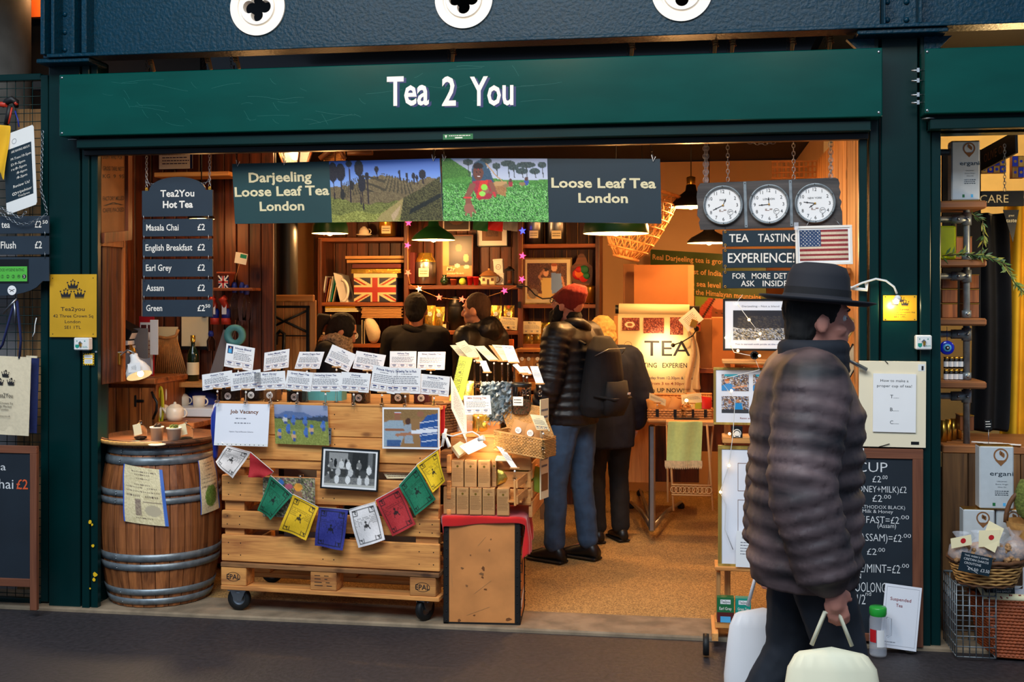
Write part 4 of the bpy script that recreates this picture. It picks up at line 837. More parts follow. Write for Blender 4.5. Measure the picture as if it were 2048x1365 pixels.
# ---- tilted slatted crate with pouches at the right
t = Thing('slatted_crate','small pine slatted crate of yellow tea pouches beside the tea boxes','crate')
f = FQ((1035,962),(1077,929),(1036,1012),.0,.26)
for (v0,v1) in ((.0,.3),(.62,.95)): m = MB('pine_y'); f.slab(m,0,v0,1,v1,-.01,0,'pine_y',.002); t.part('slat',m)
for u in (.03,.5,.97): m = MB('pine_z'); f.slab(m,u-.05,0,u+.05,1,-.02,-.01,'pine_z',.001); t.part('post',m)
m = MB('pine'); m2 = f.P(0,.95); m.box((m2.x-.02,m2.y+.14,m2.z+.01),(.07,.24,.01)); t.part('base_board',m); t.done()
def pouch(c,w_,h_,mt,R,label,name='tea_pouch',cat='pouch',grp=None,win=True,sticker=True,th=.02):
 t = Thing(name,label,cat,grp); n = 8; vs = []; m = MB(mt)
 for s_ in (-1,1):
  for j in range(n+1):
   for i in range(n+1):
    u,v = i/n,j/n; b = math.sin(math.pi*u)**.6*math.sin(math.pi*min(1,v*1.0))**.5*(1-.45*v)*th if 0 < u < 1 and 0 < v < 1 else 0
    vs.append(c+R @ V(((u-.5)*w_,s_*(b+.0008),v*h_)))
 N = (n+1)**2; fs = []
 for k in (0,1):
  for j in range(n):
   for i in range(n): q = (k*N+j*(n+1)+i,k*N+j*(n+1)+i+1,k*N+(j+1)*(n+1)+i+1,k*N+(j+1)*(n+1)+i); fs.append(q if k == 0 else q[::-1])
 m.add(vs,fs,mt,True); t.part('bag',m)
 f = Fr(c+R @ V((-w_/2,-th*.98,h_)),R @ V((w_,0,0)),R @ V((0,0,-h_)))
 if sticker: m = MB('paper'); f.disc(m,.5,.35,w_*.2,.002,'paper',18); f.words(m,.38,.32,.62,2,.05,.015,'ink',.003,2); t.part('label',m)
 if win: m = MB('tea_dark'); f.disc(m,.5,.68,w_*.2,.001,'tea_dark',16); f.slab(m,.38,.62,.62,.72,.001,.002,'paper'); t.part('window',m)
 return t.done()
RX = lambda a: Matrix.Rotation(rad(a),3,'X'); RY = lambda a: Matrix.Rotation(rad(a),3,'Y'); RZ = lambda a: Matrix.Rotation(rad(a),3,'Z')
for i,(px,py,Y,mt,rz,rx) in enumerate(((1010,958,.12,'gold_foil',20,-20),(1040,950,.16,'lime',-10,-25),(1052,940,.24,'lime',30,-15),(1028,945,.2,'silver_foil',10,-30),(1066,975,.2,'lime',20,-8))):
 pouch(W(px,py+8,Y),.1,.13,mt,RZ(rz) @ RY(8*(i-2)) @ RX(rx),['gold foil pouch at the left of the slatted crate','lime yellow pouch in the middle of the slatted crate','lime yellow pouch at the back of the slatted crate','silver foil pouch behind the receipt card','lime pouch low at the right of the slatted crate'][i],win=False,sticker=False,grp='tea pouches in the slatted crate')
tea_card((993,893),(1008,897),(1022,935),.03,'','narrow receipt-like white card leaning over the yellow pouches',W(1022,955,.03).z,Yr=.03,Yb=.02,price=False,grp='cards by the slatted crate')
m = MB('paper_cream'); c = W(1008,966,.06); c.z = BZ+.279; m.box(c+V((0,0,.006)),(.085,.07,.012),'paper_cream',R8,.002); m.box(c+V((0,0,.018)),(.075,.06,.012),'paper_cream',R8,.002); one('paper_tray','small cream tray of cards on the upper tea boxes','tray',m)
# ---- white envelope box and leaning leaflet
f = FQ((905,893),(940,870),(919,912),.06,.2,.02); t = Thing('gift_box','open pale gift box tilted against the pine crate','box'); m = MB('paper_cream'); f.slab(m,0,0,1,1,-.02,0,'paper_cream',.002); t.part('box_body',m)
f2 = FQ((912,893),(952,874),(935,913),.04,.1,.0); m = MB('paper'); f2.slab(m,.1,.1,1,.9,-.004,.0,'paper'); f2.words(m,.2,.2,.9,4,.15,.03,'ink_grey',.001,8); t.part('leaflet',m); t.done()
# ---- clip lamp on the crate
t = Thing('clip_lamp','white gooseneck clip lamp clamped beside the photo on the counter','lamp','white clip lamps'); m = MB('plastic_white'); c = W(888,872,-.0)
m.tube([W(892,858,-.02),W(884,893,-.03)],.008,n=8); m.box(W(889,872,-.02),(.02,.03,.03),ch=.003); m.tube([W(893,876,-.03),W(899,895,-.04)],[.007,.011],n=8); t.part('clamp',m)
m = MB('plastic_white'); P_ = [(893,870),(905,873),(925,867),(945,864),(957,871),(962,878)]; m.tube([W(x,y,-.03) for x,y in P_],.004,n=6); t.part('gooseneck',m)
m = MB('plastic_white'); m.ball(W(961,880,-.03),(.018,.014,.014),n=10); m.tube([W(958,880,-.03),W(968,876,-.035)],[.014,.016],n=10); t.part('lamp_head',m); m = MB('bulb'); m.ball(W(962,884,-.032),.009,n=8); t.part('bulb',m); t.done()
light('POINT','clip_lamp_light',W(962,896,.0),1.2,(1,.72,.42),.02)
# ---- wicker hamper with open lid
def weave(mb,f,rows,cols,r=.0026,mt='wicker',d=0,amp=.003):
 for j in range(rows):
  v = (j+.5)/rows; mb.tube([f.P(i/(cols*2),v,d+amp*(1 if (i+j) % 2 else -1)) for i in range(cols*2+1)],f.h/rows*.52,mt,5)
 for i in range(cols+1): mb.tube([f.P(i/cols,0,d),f.P(i/cols,1,d)],r*1.1,mt,5)
def open_basket(t,o,X,Yd,Z,rows,cols,mt='wicker',nm='woven_side',rim=.006):
 """o bottom front left corner; X width, Yd depth, Z height vectors, slightly flared"""
 o,X,Yd,Z = V(o),V(X),V(Yd),V(Z); e = .05
 for (a,w_) in ((o,X),(o+X,Yd),(o+X+Yd,-X),(o+Yd,-Yd)):
  m = MB(mt); f = Fr(a+Z,w_,-Z); weave(m,f,rows,max(3,int(cols*w_.length/X.length)),mt=mt); t.part(nm,m,kind='stuff')
 m = MB(mt); m.add([o,o+X,o+X+Yd,o+Yd],[(0,1,2,3)],mt); t.part('base',m)
 for zz,rr in ((1,rim),(0,rim*.8)): m = MB(mt); m.tube([o+Z*zz,o+X+Z*zz,o+X+Yd+Z*zz,o+Yd+Z*zz],rr,mt,6,closed=True); t.part('rim',m)
t = Thing('wicker_hamper','honey coloured wicker hamper with its lid up holding two kraft pouches','hamper')
o = W(989,899,.04); o2 = W(1086,918,.0); X = o2-o; Z = V((0,0,W(989,862,.04).z-o.z)); Yd = RZ(math.degrees(math.atan2(X.y,X.x))) @ V((.02,.16,0)); open_basket(t,o,X,Yd,Z,11,16)
fl = Fr(o+Z*1.02+Yd+V((0,.02,.0))+V((.0,.0,0)),X,V((0,0,0)))
tl_,bl_ = W(996,800,.3),o+Z+Yd; f = Fr(tl_,X*.97,bl_-tl_); m = MB('wicker'); weave(m,f,18,14); t.part('lid',m,kind='stuff'); m = MB('wicker'); m.tube([f.P(0,0),f.P(1,0),f.P(1,1),f.P(0,1)],.006,'wicker',6,closed=True); t.part('lid_rim',m); t.done()
Rz = RZ(math.degrees(math.atan2(X.y,X.x)))
pouch(o+X*.27+Yd*.5+V((0,0,.02)),.085,.135,'kraft',Rz @ RY(18) @ RX(-4),'kraft tea pouch at the left in the wicker hamper',grp='kraft pouches in the hamper'); pouch(o+X*.66+Yd*.5+V((0,0,.015)),.088,.14,'kraft',Rz @ RY(-6) @ RX(-4),'kraft tea pouch at the right in the wicker hamper',grp='kraft pouches in the hamper')
tea_card((1060,829),(1087,832),(1073,860),-.01,'','cream card clipped to the right corner of the wicker hamper',W(1088,895,.0).z,mt='paper_cream',Yr=.0,grp='cards on the side display')
# ---- dark brown rattan box, flap of card, foil, bags, jars
t = Thing('rattan_box','dark brown rattan box at the right end of the counter','box'); f = FB(874,806,904,872,.06,.14); m = MB('wicker_dark'); weave(m,f,12,5,mt='wicker_dark'); g = Fr(f.P(1,0),V((.03,.14,0)),f.Y); weave(m,g,12,6,mt='wicker_dark'); t.part('woven_side',m,kind='stuff'); m = MB('wicker_dark'); m.box(f.P(.5,.5,-.09),(f.w*.9,.14,f.h*.98),'wicker_dark',ch=.01); t.part('box_body',m); t.done()
m = MB('red'); f = FB(876,812,889,868,.04); f.slab(m,d0=-.012,d1=0,ch=.002); one('red_carton','narrow red carton between the photo and the rattan box','carton',m)
f = FQ((900,752),(934,826),(901,866),.02,.12,.06); f = Fr(W(902,753,.0),W(933,823,.12)-W(902,753,.0),W(903,818,-.0)-W(902,753,.0)); t = Thing('leaning_card','large white card seen at an angle, right of the Jasmine card','card'); m = MB('paper'); f.slab(m,d0=-.002,d1=0); t.part('card',m); m = MB('ink_red'); f.words(m,.15,.2,.8,8,.08,.02,'ink_grey',.001,5); t.part('print',m); t.done()
tea_card((927,792),(980,791),(930,830),.1,'Milk Oolong Tea','bright white card standing in front of the glossy packets',zt2+.01,Yr=.11,tc='ink_red',grp='cards on the side display',price=True)
m = MB('silver_foil'); r = random.Random(9); c = W(990,800,.3); vs = []; n = 22
for j in range(n+1):
 for i in range(n+1):
  u,v = i/n,j/n; vs.append(W(962+u*62,763+v*84,.26)+V((0,.05*r.uniform(-1,1)-.05*math.sin(math.pi*u),.006*r.uniform(-1,1))))
m.add(vs,[(j*(n+1)+i,(j+1)*(n+1)+i,(j+1)*(n+1)+i+1,j*(n+1)+i+1) for j in range(n) for i in range(n)]); one('silver_foil_bag','large crumpled silver foil bag on the side display','bag',m,mods=[('solid',.004)])
for i,(x,y,w_,h_) in enumerate(((932,868,.11,.1),(962,868,.09,.1),(925,808,.12,.1))):
 c = W(x,y,.2 if i < 2 else .34); c.z = zt2+.002 if i < 2 else zt2+.002; pouch(c,w_,h_ if i < 2 else .26,'gold_foil' if i else 'film',RZ(8) @ RX(-10),['clear cellophane bag of pale tea on the side display','gold foil packet next to the silver foil bag','tall gold foil bag under the green tea towel'][i],win=False,sticker=False,grp='shiny packets on the side display')
f = Fr(W(919,712,.34),W(945,716,.34)-W(919,712,.34),W(906,768,.3)-W(919,712,.34)); t = Thing('tea_towel','lime green tea towel with black block lettering','towel'); m = MB('lime'); f.slab(m,0,0,1,1.6,-.012,0,'lime',.003); t.part('cloth',m); m = MB('ink')
for k,s_ in enumerate(('GREEN','CAMEL','CHAI','MINT')):
 v = .2+k*.28; f.text(m,s_,.08,v+.15,.5,.12,'ink',.001,.01); f.line(m,[(.03,v-.02),(.55,v-.02),(.55,v+.2),(.03,v+.2),(.03,v-.02)],.002,.001,'ink')
t.part('print',m); t.done()
def round_jar(px,py,Y,r_,h_,fill,label,grp,lidm='black_paint',fl_=.5,z=None):
 c = W(px,py,Y); 
 if z is not None: c.z = z
 t = Thing('tea_jar',label,'jar',grp); m = MB('acrylic'); m.lathe([(r_*.98,0),(r_,.01),(r_,h_)],c,n=24); m.add([c+V((r_*math.cos(k*.628),r_*math.sin(k*.628),.001)) for k in range(10)],[tuple(range(10))]); t.part('jar_body',m)
 m = MB(fill); m.lathe([(r_*.9,.004),(r_*.92,h_*fl_),(r_*.5,h_*fl_+.006),(0,h_*fl_+.01)],c,n=18); t.part('tea',m,kind='stuff')
 m = MB(lidm); m.lathe([(0,h_+.02),(r_*.95,h_+.02),(r_*1.06,h_+.015),(r_*1.06,h_),(r_*.9,h_-.002)],c,lidm,24); t.part('lid',m); return t.done(),c
_,c = round_jar(1043,848,.26,.052,.15,'tea_mixed','clear jar with black lid and small white label, front right of the side display','black lidded jars on the side display',z=zt2+.002+.09)
m = MB('plastic_white'); f = FB(1026,794,1046,812,.19); f.slab(m,d0=-.001,d1=0); f.words(m,.1,.3,.9,2,.3,.1,'ink',.0008,2); one('jar_tag','little white name tag in front of the right hand tea jar','tag',m)
for i,(x,Y) in enumerate(((1020,.42),(995,.55),(968,.68),(944,.8))): round_jar(x,846,Y,.052,.2,'tea_dark' if i % 2 else 'tea_mixed','clear jar with black lid, %s in the row running back' % ['second','third','fourth','last'][i],'black lidded jars on the side display',z=zt2+.002)
for i,(tl_,tr_,bl_,Y,mt) in enumerate((((900,691),(918,690),(923,718),.7,'paper_cream'),((911,687),(929,681),(940,720),.6,'paper_cream'),((932,689),(948,692),(953,724),.6,'paper_cream'),((948,693),(968,692),(978,722),.5,'paper_cream'),((977,691),(985,692),(1000,722),.45,'kraft'),((984,690),(1004,691),(1006,722),.42,'paper_cream'),((1004,691),(1026,692),(1017,725),.35,'paper'),((959,722),(972,722),(968,745),.45,'paper'),((1025,730),(1035,728),(1042,748),.3,'paper'),((1035,734),(1055,733),(1044,750),.3,'paper'),((1060,733),(1076,733),(1072,768),.25,'paper'))):
 tea_card(tl_,tr_,bl_,Y,'Silver Needle' if i in (5,6) else '',['cream card furthest left on the side display','tilted cream card beside the green tea towel','cream card just right of the towel','wide cream card in front of the black hooded man','narrow brown card edge-on among the tilted cards','cream card tilted left, second from the right of the tall ones','palest tall card at the right of the tilted group','small white card low under the tilted cards','small white folded card left on the black jar lid','small white card on the right black jar lid','white card leaning at the far right by the leather jacket'][i],zt2+.22,mt=mt,price=False,grp='tilted cards on the side display',Yb=Y-.03)
t = Thing('hanging_banner','narrow printed banner hanging on the right end of the crate display','banner'); f = Fr(W(1081,800,.14),V((.03,.1,0)),V((0,0,W(1083,1002,.1).z-W(1083,800,.1).z))); m = MB('paper_cream'); f.slab(m,d0=-.004,d1=0); t.part('sheet',m); m = MB('ink_grey'); f.words(m,.1,.1,.9,9,.07,.02,'ink_grey',.001,3); f.poly(m,[(.1,.75),(.9,.75),(.9,.92),(.1,.92)],.001,'kraft_dark'); t.part('print',m); t.done()
light('POINT','counter_glow',W(940,700,.1),9,(1,.68,.36),.08)
light('POINT','display_glow',W(1000,830,-.15),1.5,(1,.68,.36),.05)
# ================================================================ hanging photo banners
def banner_photo_hill():
 c = Canvas(150,84).grad((70,110,205),(150,178,225),0,.5)
 c.below(lambda u: .42-.17*np.exp(-((u-.48)/.22)**2)+.12*np.exp(-((u-.9)/.1)**2)*-1+.01*np.sin(u*90),(112,96,66),22)
 for k in range(22): c.stroke([(.12,.6-.011*k-.0),(.3,.52-.0135*k),(.5,.5-.013*k),(.75,.58-.011*k)],.0022,(70,62,44))
 c.below(lambda u: np.where(u < .3,.58+u*.45,.71-(u-.3)*.12)+.015*np.sin(u*40),(110,112,52),36); c.below(lambda u: .86+.03*np.sin(u*20)-.04*u,(138,138,62),40)
 c.poly([(.45,.88),(.66,.62),(.7,.62),(.6,1),(.4,1)],(160,140,84),12).poly([(.54,.9),(.64,.72),(.6,.9),(.56,1)],(190,160,120),8)
 c.poly([(.66,.62),(.8,.5),(1,.28),(1,1),(.62,1)],(70,66,34),40).poly([(.72,.8),(1,.55),(1,.62),(.7,.9)],(26,30,24),10)
 for (u,v0,v1,w_,h_) in ((.03,.03,.62,.045,.3),(.1,.05,.6,.045,.27),(.18,.0,.68,.028,.1),(.27,.0,.72,.04,.25),(.29,.25,.8,.035,.25),(.34,.2,.7,.02,.12),(.43,.1,.3,.018,.1),(.635,.17,.34,.01,.07),(.7,.22,.36,.012,.08),(.76,.22,.4,.016,.1),(.79,.26,.4,.012,.08),(.84,.18,.4,.032,.14)):
  c.stroke([(u,v0+.05),(u+.005,v1)],.006,(44,34,40)); c.ell(u,v0+h_*.5,w_,h_*.55,(36,34,44),10)
 c.ell(.2,.4,.018,.08,(40,38,40),8).ell(.11,.55,.02,.09,(40,38,36),8)
 return c
def banner_photo_picker():
 c = Canvas(150,84).grad((150,160,190),(190,196,215),0,.3)
 c.poly([(0,0),(.08,0),(.28,.22),(.28,.4),(0,.42)],(64,116,40),20)
 for (u,v,w_) in ((.25,.06,.05),(.42,.04,.06),(.52,.12,.04),(.63,.08,.07),(.68,.14,.05),(.8,.1,.09),(.76,.2,.06),(.95,.1,.04),(.88,.2,.05)): c.ell(u,v,w_,.05,(58,74,74),20); c.stroke([(u,v),(u+.01,.3)],.004,(50,54,50))
 c.below(lambda u: .3+.08*np.abs(u-.45)-.03*np.sin(u*7),(74,134,50),22); c.below(lambda u: .34+.02*np.sin(u*17)*0,(78,140,56),24)
 c.speck(0,.4,1,1,[(40,96,40),(86,168,66),(120,196,96),(30,74,34),(150,210,130)],.85,4).speck(0,.38,1,.5,[(80,146,60),(60,120,44)],.6,6)
 c.ell(.36,.2,.075,.17,(52,84,110)).poly([(.29,.2),(.45,.15),(.5,.4),(.44,.5),(.28,.42)],(50,80,104),8)
 c.stroke([(.42,.08),(.52,.28),(.6,.4)],.006,(190,150,100)).poly([(.49,.4),(.62,.38),(.6,.6),(.5,.55)],(170,120,70),16).poly([(.49,.37),(.62,.36),(.62,.42),(.5,.44)],(196,150,96))
 c.poly([(.29,.36),(.47,.34),(.5,.5),(.46,.64),(.34,.66),(.3,.5)],(170,40,60),10).poly([(.36,.36),(.44,.34),(.4,.6),(.32,.64)],(220,50,40),8)
 c.ell(.345,.23,.05,.12,(110,62,46),5).ell(.345,.12,.05,.05,(30,22,26)).ell(.332,.215,.008,.012,(24,14,14)).ell(.365,.215,.008,.012,(24,14,14)).rect(.335,.28,.362,.292,(240,230,225)).ell(.347,.17,.006,.01,(200,30,40)).ell(.348,.25,.007,.014,(90,48,36))
 c.stroke([(.29,.42),(.24,.6),(.25,.76)],.028,(140,84,64)).ell(.25,.8,.05,.08,(160,100,80)).stroke([(.23,.82),(.22,.9)],.01,(160,100,80)).stroke([(.26,.84),(.27,.92)],.01,(160,100,80)).stroke([(.29,.8),(.31,.86)],.01,(160,100,80)).stroke([(.21,.63),(.27,.62)],.012,(230,60,60))
 c.stroke([(.47,.4),(.5,.56),(.42,.52)],.022,(140,84,64)).ell(.41,.5,.035,.06,(160,100,80)).ell(.4,.46,.03,.05,(150,220,70)).ell(.38,.56,.03,.04,(160,225,90)).stroke([(.49,.54),(.5,.6)],.012,(210,50,60))
 for (u,v,c_) in ((.65,.4,(170,50,60)),(.8,.37,(60,80,160))): c.ell(u,v,.022,.05,c_); c.ell(u,v-.05,.016,.03,(90,60,54)); c.ell(u-.04,v+.03,.03,.03,(150,120,80))
 return c
def hang(mb,top,bot,m='dark_steel'): mb.chain([top,bot],m,.02,.0013)
def banner(f,photo_u,text_u,lines,cv,board,label,chains,grp='photo banners under the fascia'):
 t = Thing('hanging_sign',label,'sign',grp); m = MB(board); f.slab(m,d0=-.012,d1=0,m=board,ch=.001); t.part('board',m)
 for (s_,ua,ub,vb,cap) in lines: m = MB('cream_paint'); f.text(m,s_,ua,vb,ub,cap,'cream_paint',.0015,.027); t.part('lettering',m)
 t.part('photograph',cv.mb(f.sub(photo_u[0],0,photo_u[1],1),.0012))
 for (u,px,py) in chains:
  m = MB('dark_steel'); a = f.P(u,.03,.004); b = W(px,py,f.o.y+.0); b.z = max(b.z,zl-.05); hang(m,b,a); m.tube([a+V((-.008,-.003,.03)),a+V((0,-.002,-.004)),a+V((.012,-.003,.02))],.0022,'paper',5); t.part('chain',m)
 return t.done()
f1 = FB(466,322,881,446,.12,.06,rot=rad(.0)); f1 = FQ((464,328),(880,317),(470,448),.12,.06)
def L(f,x0,x1,yb,yt):
 u0,v = f.uv(x0,yb); u1,_ = f.uv(x1,yb); return u0,u1,v,v-f.uv(x0,yt)[1]
u_ = f1.uv(661,380)[0]
banner(f1,(u_,.998),0,[('Darjeeling',*L(f1,498,624,365,346)),('Loose Leaf Tea',*L(f1,470,659,393.5,375)),('London',*L(f1,520,609,422,404))],banner_photo_hill(),'slate_dark','slate green sign Darjeeling Loose Leaf Tea London with a wooded hill photo',[(.03,470,300),(.26,566,290),(.97,870,285)])
f2 = FQ((883,317),(1320,318),(886,442),.06,.03)
u_ = f2.uv(1096,380)[0]
banner(f2,(.002,u_),0,[('Loose Leaf Tea',*L(f2,1103,1312,375,356)),('London',*L(f2,1157,1256,405,386.5))],banner_photo_picker(),'navy_board','dark green sign Loose Leaf Tea London with a tea picker photo',[(.012,888,285),(.97,1300,275)])
# ================================================================ hanging hot tea board
t = Thing('hanging_menu','dark slate Tea2You Hot Tea price board of six planks hung on chains','menu')
Ym = .1
f = FB(284,354,425,433,Ym)
pts = [(0,1),(0,.34),(.1,.34)]+[(.5-.4*math.cos(a),.34-.34*math.sin(a)) for a in [math.pi*k/16 for k in range(1,16)]]+[(.9,.34),(1,.34),(1,1)]
m = MB('slate'); f.prism(m,pts,-.012,0,'slate'); t.part('header_board',m)
def serif_text(f,mb,s_,u0,vb,u1,cap,mt='white_paint',d=.0015,b=.012): f.text(mb,s_,u0,vb,u1,cap,mt,d,b)
m = MB('white_paint'); serif_text(f,m,'Tea2You',.265,.5,.745,.17,b=.02); t.part('lettering',m); m = MB('white_paint'); serif_text(f,m,'Hot Tea',.3,.78,.725,.17,b=.03); t.part('lettering',m)
rows = [('Masala Chai','\u00a32',438,473,.055,.52),('English Breakfast','\u00a32',478,513.5,.045,.715),('Earl Grey','\u00a32',518.5,554,.05,.42),('Assam','\u00a32',559,594,.055,.31),('Green','\u00a32',600,634,.055,.285)]
prev = f
for i,(s_,p_,y0,y1,a,b) in enumerate(rows):
 g = FB(285,y0,425,y1,Ym); m = MB('slate'); g.slab(m,d0=-.01,d1=0,m='slate',ch=.001); t.part('price_plank',m,label='plank reading '+s_)
 m = MB('white_paint'); serif_text(g,m,s_,a,.66,b,.36); t.part('lettering',m); m = MB('white_paint'); serif_text(g,m,p_,.79,.66,.895,.36)
 if i == 4: serif_text(g,m,'50',.9,.46,.97,.2)
 t.part('lettering',m)
 for u in (.035,.955):
  m = MB('steel'); A = prev.P(u,.96 if i == 0 else .9,.004); B = g.P(u,.1,.004); m.tube([A,A+V((0,-.006,-.004)),(A+B)/2+V((0,-.008,0)),B+V((0,-.006,.004)),B],.0016,n=5); t.part('ring',m)
 prev = g
for u in (.06,.955):
 m = MB('brass'); p_ = f.P(u,.32,-.004); m.box(p_,(.016,.006,.022),'brass',ch=.002); m.ring(p_+V((0,-.003,.008)),.005,.002,'brass'); t.part('hanger',m)
 m = MB('steel'); m.chain([p_+V((0,0,.012)),V((p_.x,p_.y,zl-.05))]); q = f.P(.17 if u < .5 else .83,.17,0); m.chain([p_+V((0,0,.05)),(p_+q)/2+V((0,0,.015)),q],'steel',.018,.0012); t.part('chain',m)
t.done()
# ================================================================ three zone clocks
f = FQ((1395,365),(1682,355),(1398,460),.12,.08)
t = Thing('world_clock','dark distressed board with three round clocks for Paris, London and New York','clock')
pts = [(0,.1),(.02,.02),(.96,0),(.98,.03),(.99,.12),(.985,.2),(.995,.3),(.985,.42),(1,.5),(.99,.6),(1.0,.7),(1,1),(.01,1),(.0,.85),(.01,.78),(-.01,.7),(-.005,.5),(-.01,.3)]
m = MB('clock_wood'); f.prism(m,pts,-.018,0); t.part('board',m)
for u in (.335,.652): m = MB('galv'); f.slab(m,u-.011,.02,u+.011,.98,0,.003,'galv',.001); [f.disc(m,u,v,.003,.0035,'iron',8) for v in (.06,.94)]; t.part('metal_strap',m)
for (nm,px,py,hh,mm) in (('PARIS',1446,411,20,122),('LONDON',1538,409,-2,133),('NEW YORK',1630,407,116,138)):
 u,v = f.uv(px,py); rr = .1; rv = 1
 i_ = None; m = MB('galv'); c = f.P(u,v,0)
 Rm = Matrix((f.ux,f.n.cross(f.ux),f.n)).transposed(); m.lathe([(rr,0),(rr*1.0,.018),(rr*.96,.024),(rr*.88,.016),(rr*.87,.004)],c,'galv',40,Rm); i_ = t.part('clock_case',m,label='clock marked '+nm)
 m = MB('paper'); f.disc(m,u,v,rr*.88,.005,'paper',40)
 cw,chh = f.w,f.h; num = ['12','1','2','3','4','5','6','7','8','9','10','11']; mm_ = MB('ink')
 for k,s_ in enumerate(num):
  a = 2*math.pi*k/12; cu,cvv = u+math.sin(a)*rr*.7/cw,v-math.cos(a)*rr*.7/chh; h_ = .017/chh; f.text(mm_,s_,None,cvv+h_*.5,cu,h_,'ink',.0062,.0)
 for k in range(60): a = 2*math.pi*k/60; s0,s1 = rr*.84,rr*.865; f.line(mm_,[(u+math.sin(a)*s0/cw,v-math.cos(a)*s0/chh),(u+math.sin(a)*s1/cw,v-math.cos(a)*s1/chh)],.0008,.006,'ink')
 f.text(mm_,nm,None,v-.027/chh+.005/chh,u,.0095/chh,'ink',.0062,.005)
 q = (u+.035/cw,v+.036/chh); f.ringflat(mm_,q[0],q[1],.013,.0145,.006,'ink',18); f.text(mm_,'\u2733',None,q[1],q[0],.0,'ink',.006) if 0 else f.words(mm_,q[0]-.01/cw,q[1]-.005/chh,q[0]+.01/cw,2,.006/chh,.002/chh,'ink',.006,2)
 f.words(mm_,u-.02/cw,v+.022/chh,u+.016/cw,3,.004/chh,.002/chh,'ink_brown',.006,4); t.part('dial',m,under=i_); t.part('numerals',mm_,under=i_)
 for (ang,ln,wd) in ((hh,.033,.005),(mm+0,.05,.0035)):
  pass
 hands = {'PARIS': ((25,.034),(245,.055)),'LONDON': ((-4,.034),(266,.05)),'NEW YORK': ((235,.034),(278,.055))}[nm]
 for (ang,ln) in hands:
  m = MB('ink'); a = rad(ang); e = (u+math.sin(a)*ln/cw,v-math.cos(a)*ln/chh); f.line(m,[(u,v),e],.0028,.008,'ink'); f.disc(m,u+math.sin(a)*ln*.7/cw,v-math.cos(a)*ln*.7/chh,.004,.0082,'ink',8); t.part('hand',m,under=i_)
 m = MB('brass'); m.ball(f.P(u,v,.009),.005,n=8); t.part('spindle',m,under=i_)
 for a in (0,1.1,2.1,3.14,4.2,5.2):
  m = MB('dark_steel'); m.ball(f.P(u+math.sin(a)*rr*.94/cw,v-math.cos(a)*rr*.94/chh,.022),.003,n=6); t.part('rivet',m,under=i_)
for (u,w_) in ((.055,3),(.22,1),(.68,1),(.93,2)):
 m = MB('steel')
 for k in range(w_): m.chain([f.P(u+.008*(k-.5),0,.0),V((f.P(u,0).x+.008*(k-.5),f.P(u,0).y,zl-.05))],'steel',.026,.0017)
 t.part('chain',m)
a,b = V((f.P(.25,0).x,f.P(.25,0).y,zl-.05)),V((f.P(.68,0).x,f.P(.68,0).y,zl-.05)); m = MB('steel'); m.chain([a+(b-a)*k/8+V((0,0,-.035*math.sin(math.pi*k/8))) for k in range(9)],'steel',.026,.0015); t.part('chain',m,label='slack chain looping between hangers'); t.done()
# ================================================================ tasting planks and flag picture
t = Thing('hanging_sign','three dark blue planks lettered TEA TASTING EXPERIENCE for more details ask inside','sign'); pv = None
for (x0,x1,y0,y1,tx) in ((1445,1600,461,493,[('TEA',.085,.34,.72,.5),('TASTING',.46,.96,.72,.5)]),(1445,1600,498,536,[('EXPERIENCE!',.07,.93,.72,.5)]),(1445,1600,542,577,[('FOR',.13,.3,.45,.32),('MORE',.38,.62,.45,.32),('DETAILS',.67,1,.45,.32),('ASK',.24,.42,.88,.32),('INSIDE',.52,.84,.88,.32)])):
 g = FB(x0,y0,x1,y1,.1); m = MB('navy_board'); g.slab(m,d0=-.012,d1=0,ch=.001); t.part('plank',m); 
 for (s_,a,b,vb,cp) in tx: m = MB('white_paint'); g.text(m,s_,a,vb,b,cp,'white_paint',.0015,.01); t.part('lettering',m)
 for u in (.035,.97):
  m = MB('brass'); m.ring(g.P(u,.9,.003),.005,.0015,'brass'); m.ring(g.P(u,.08,.003),.005,.0015,'brass')
  if pv: m.tube([pv.P(u,.92,.005),g.P(u,.08,.005)],.0015,'steel',5)
  else: m.tube([g.P(u,.05,.005),g.P(u,-.2,-.012)],.0015,'steel',5)
  t.part('ring',m)
 pv = g
t.done()
f = FQ((1590,453),(1704,450),(1592,531),.04,.03)
t = Thing('flag_picture','white framed weathered US flag picture under the New York clock','picture'); g = picture_frame(t,f,'white_paint',.012,.012,'paper',.008)
cv = Canvas(96,60,(226,200,170)); 
for k in range(13):
 if k % 2 == 0: cv.rect(0,k/13,1,(k+1)/13-.001,(150,46,48),12)
cv.rect(0,0,.44,7/13,(44,66,104),10); cv.a += cv.rs.uniform(-10,10,cv.U.shape)[...,None]
for j in range(9):
 for i in range(6 if j % 2 == 0 else 5): cv.ell(.04+i*.075+(.0375 if j % 2 else 0),.035+j*.058,.011,.016,(235,228,220))
cv.a *= (1-.25*np.clip(np.hypot((cv.U-.5)*1.3,(cv.Vv-.5)*1.2)-.35,0,1)[...,None]); t.part('image',cv.mb(g,.0005))
m = MB('film'); q = FB(1588,445,1597,460,.02); q.slab(m,d0=-.001,d1=0,m='film'); t.part('tape',m); m = MB('steel'); m.tube([f.P(.2,0,-.004),f.P(.3,-.22,-.03)],.0012,n=5); m.tube([f.P(.8,0,-.004),f.P(.7,-.2,-.03)],.0012,n=5); t.part('wire',m); t.done()
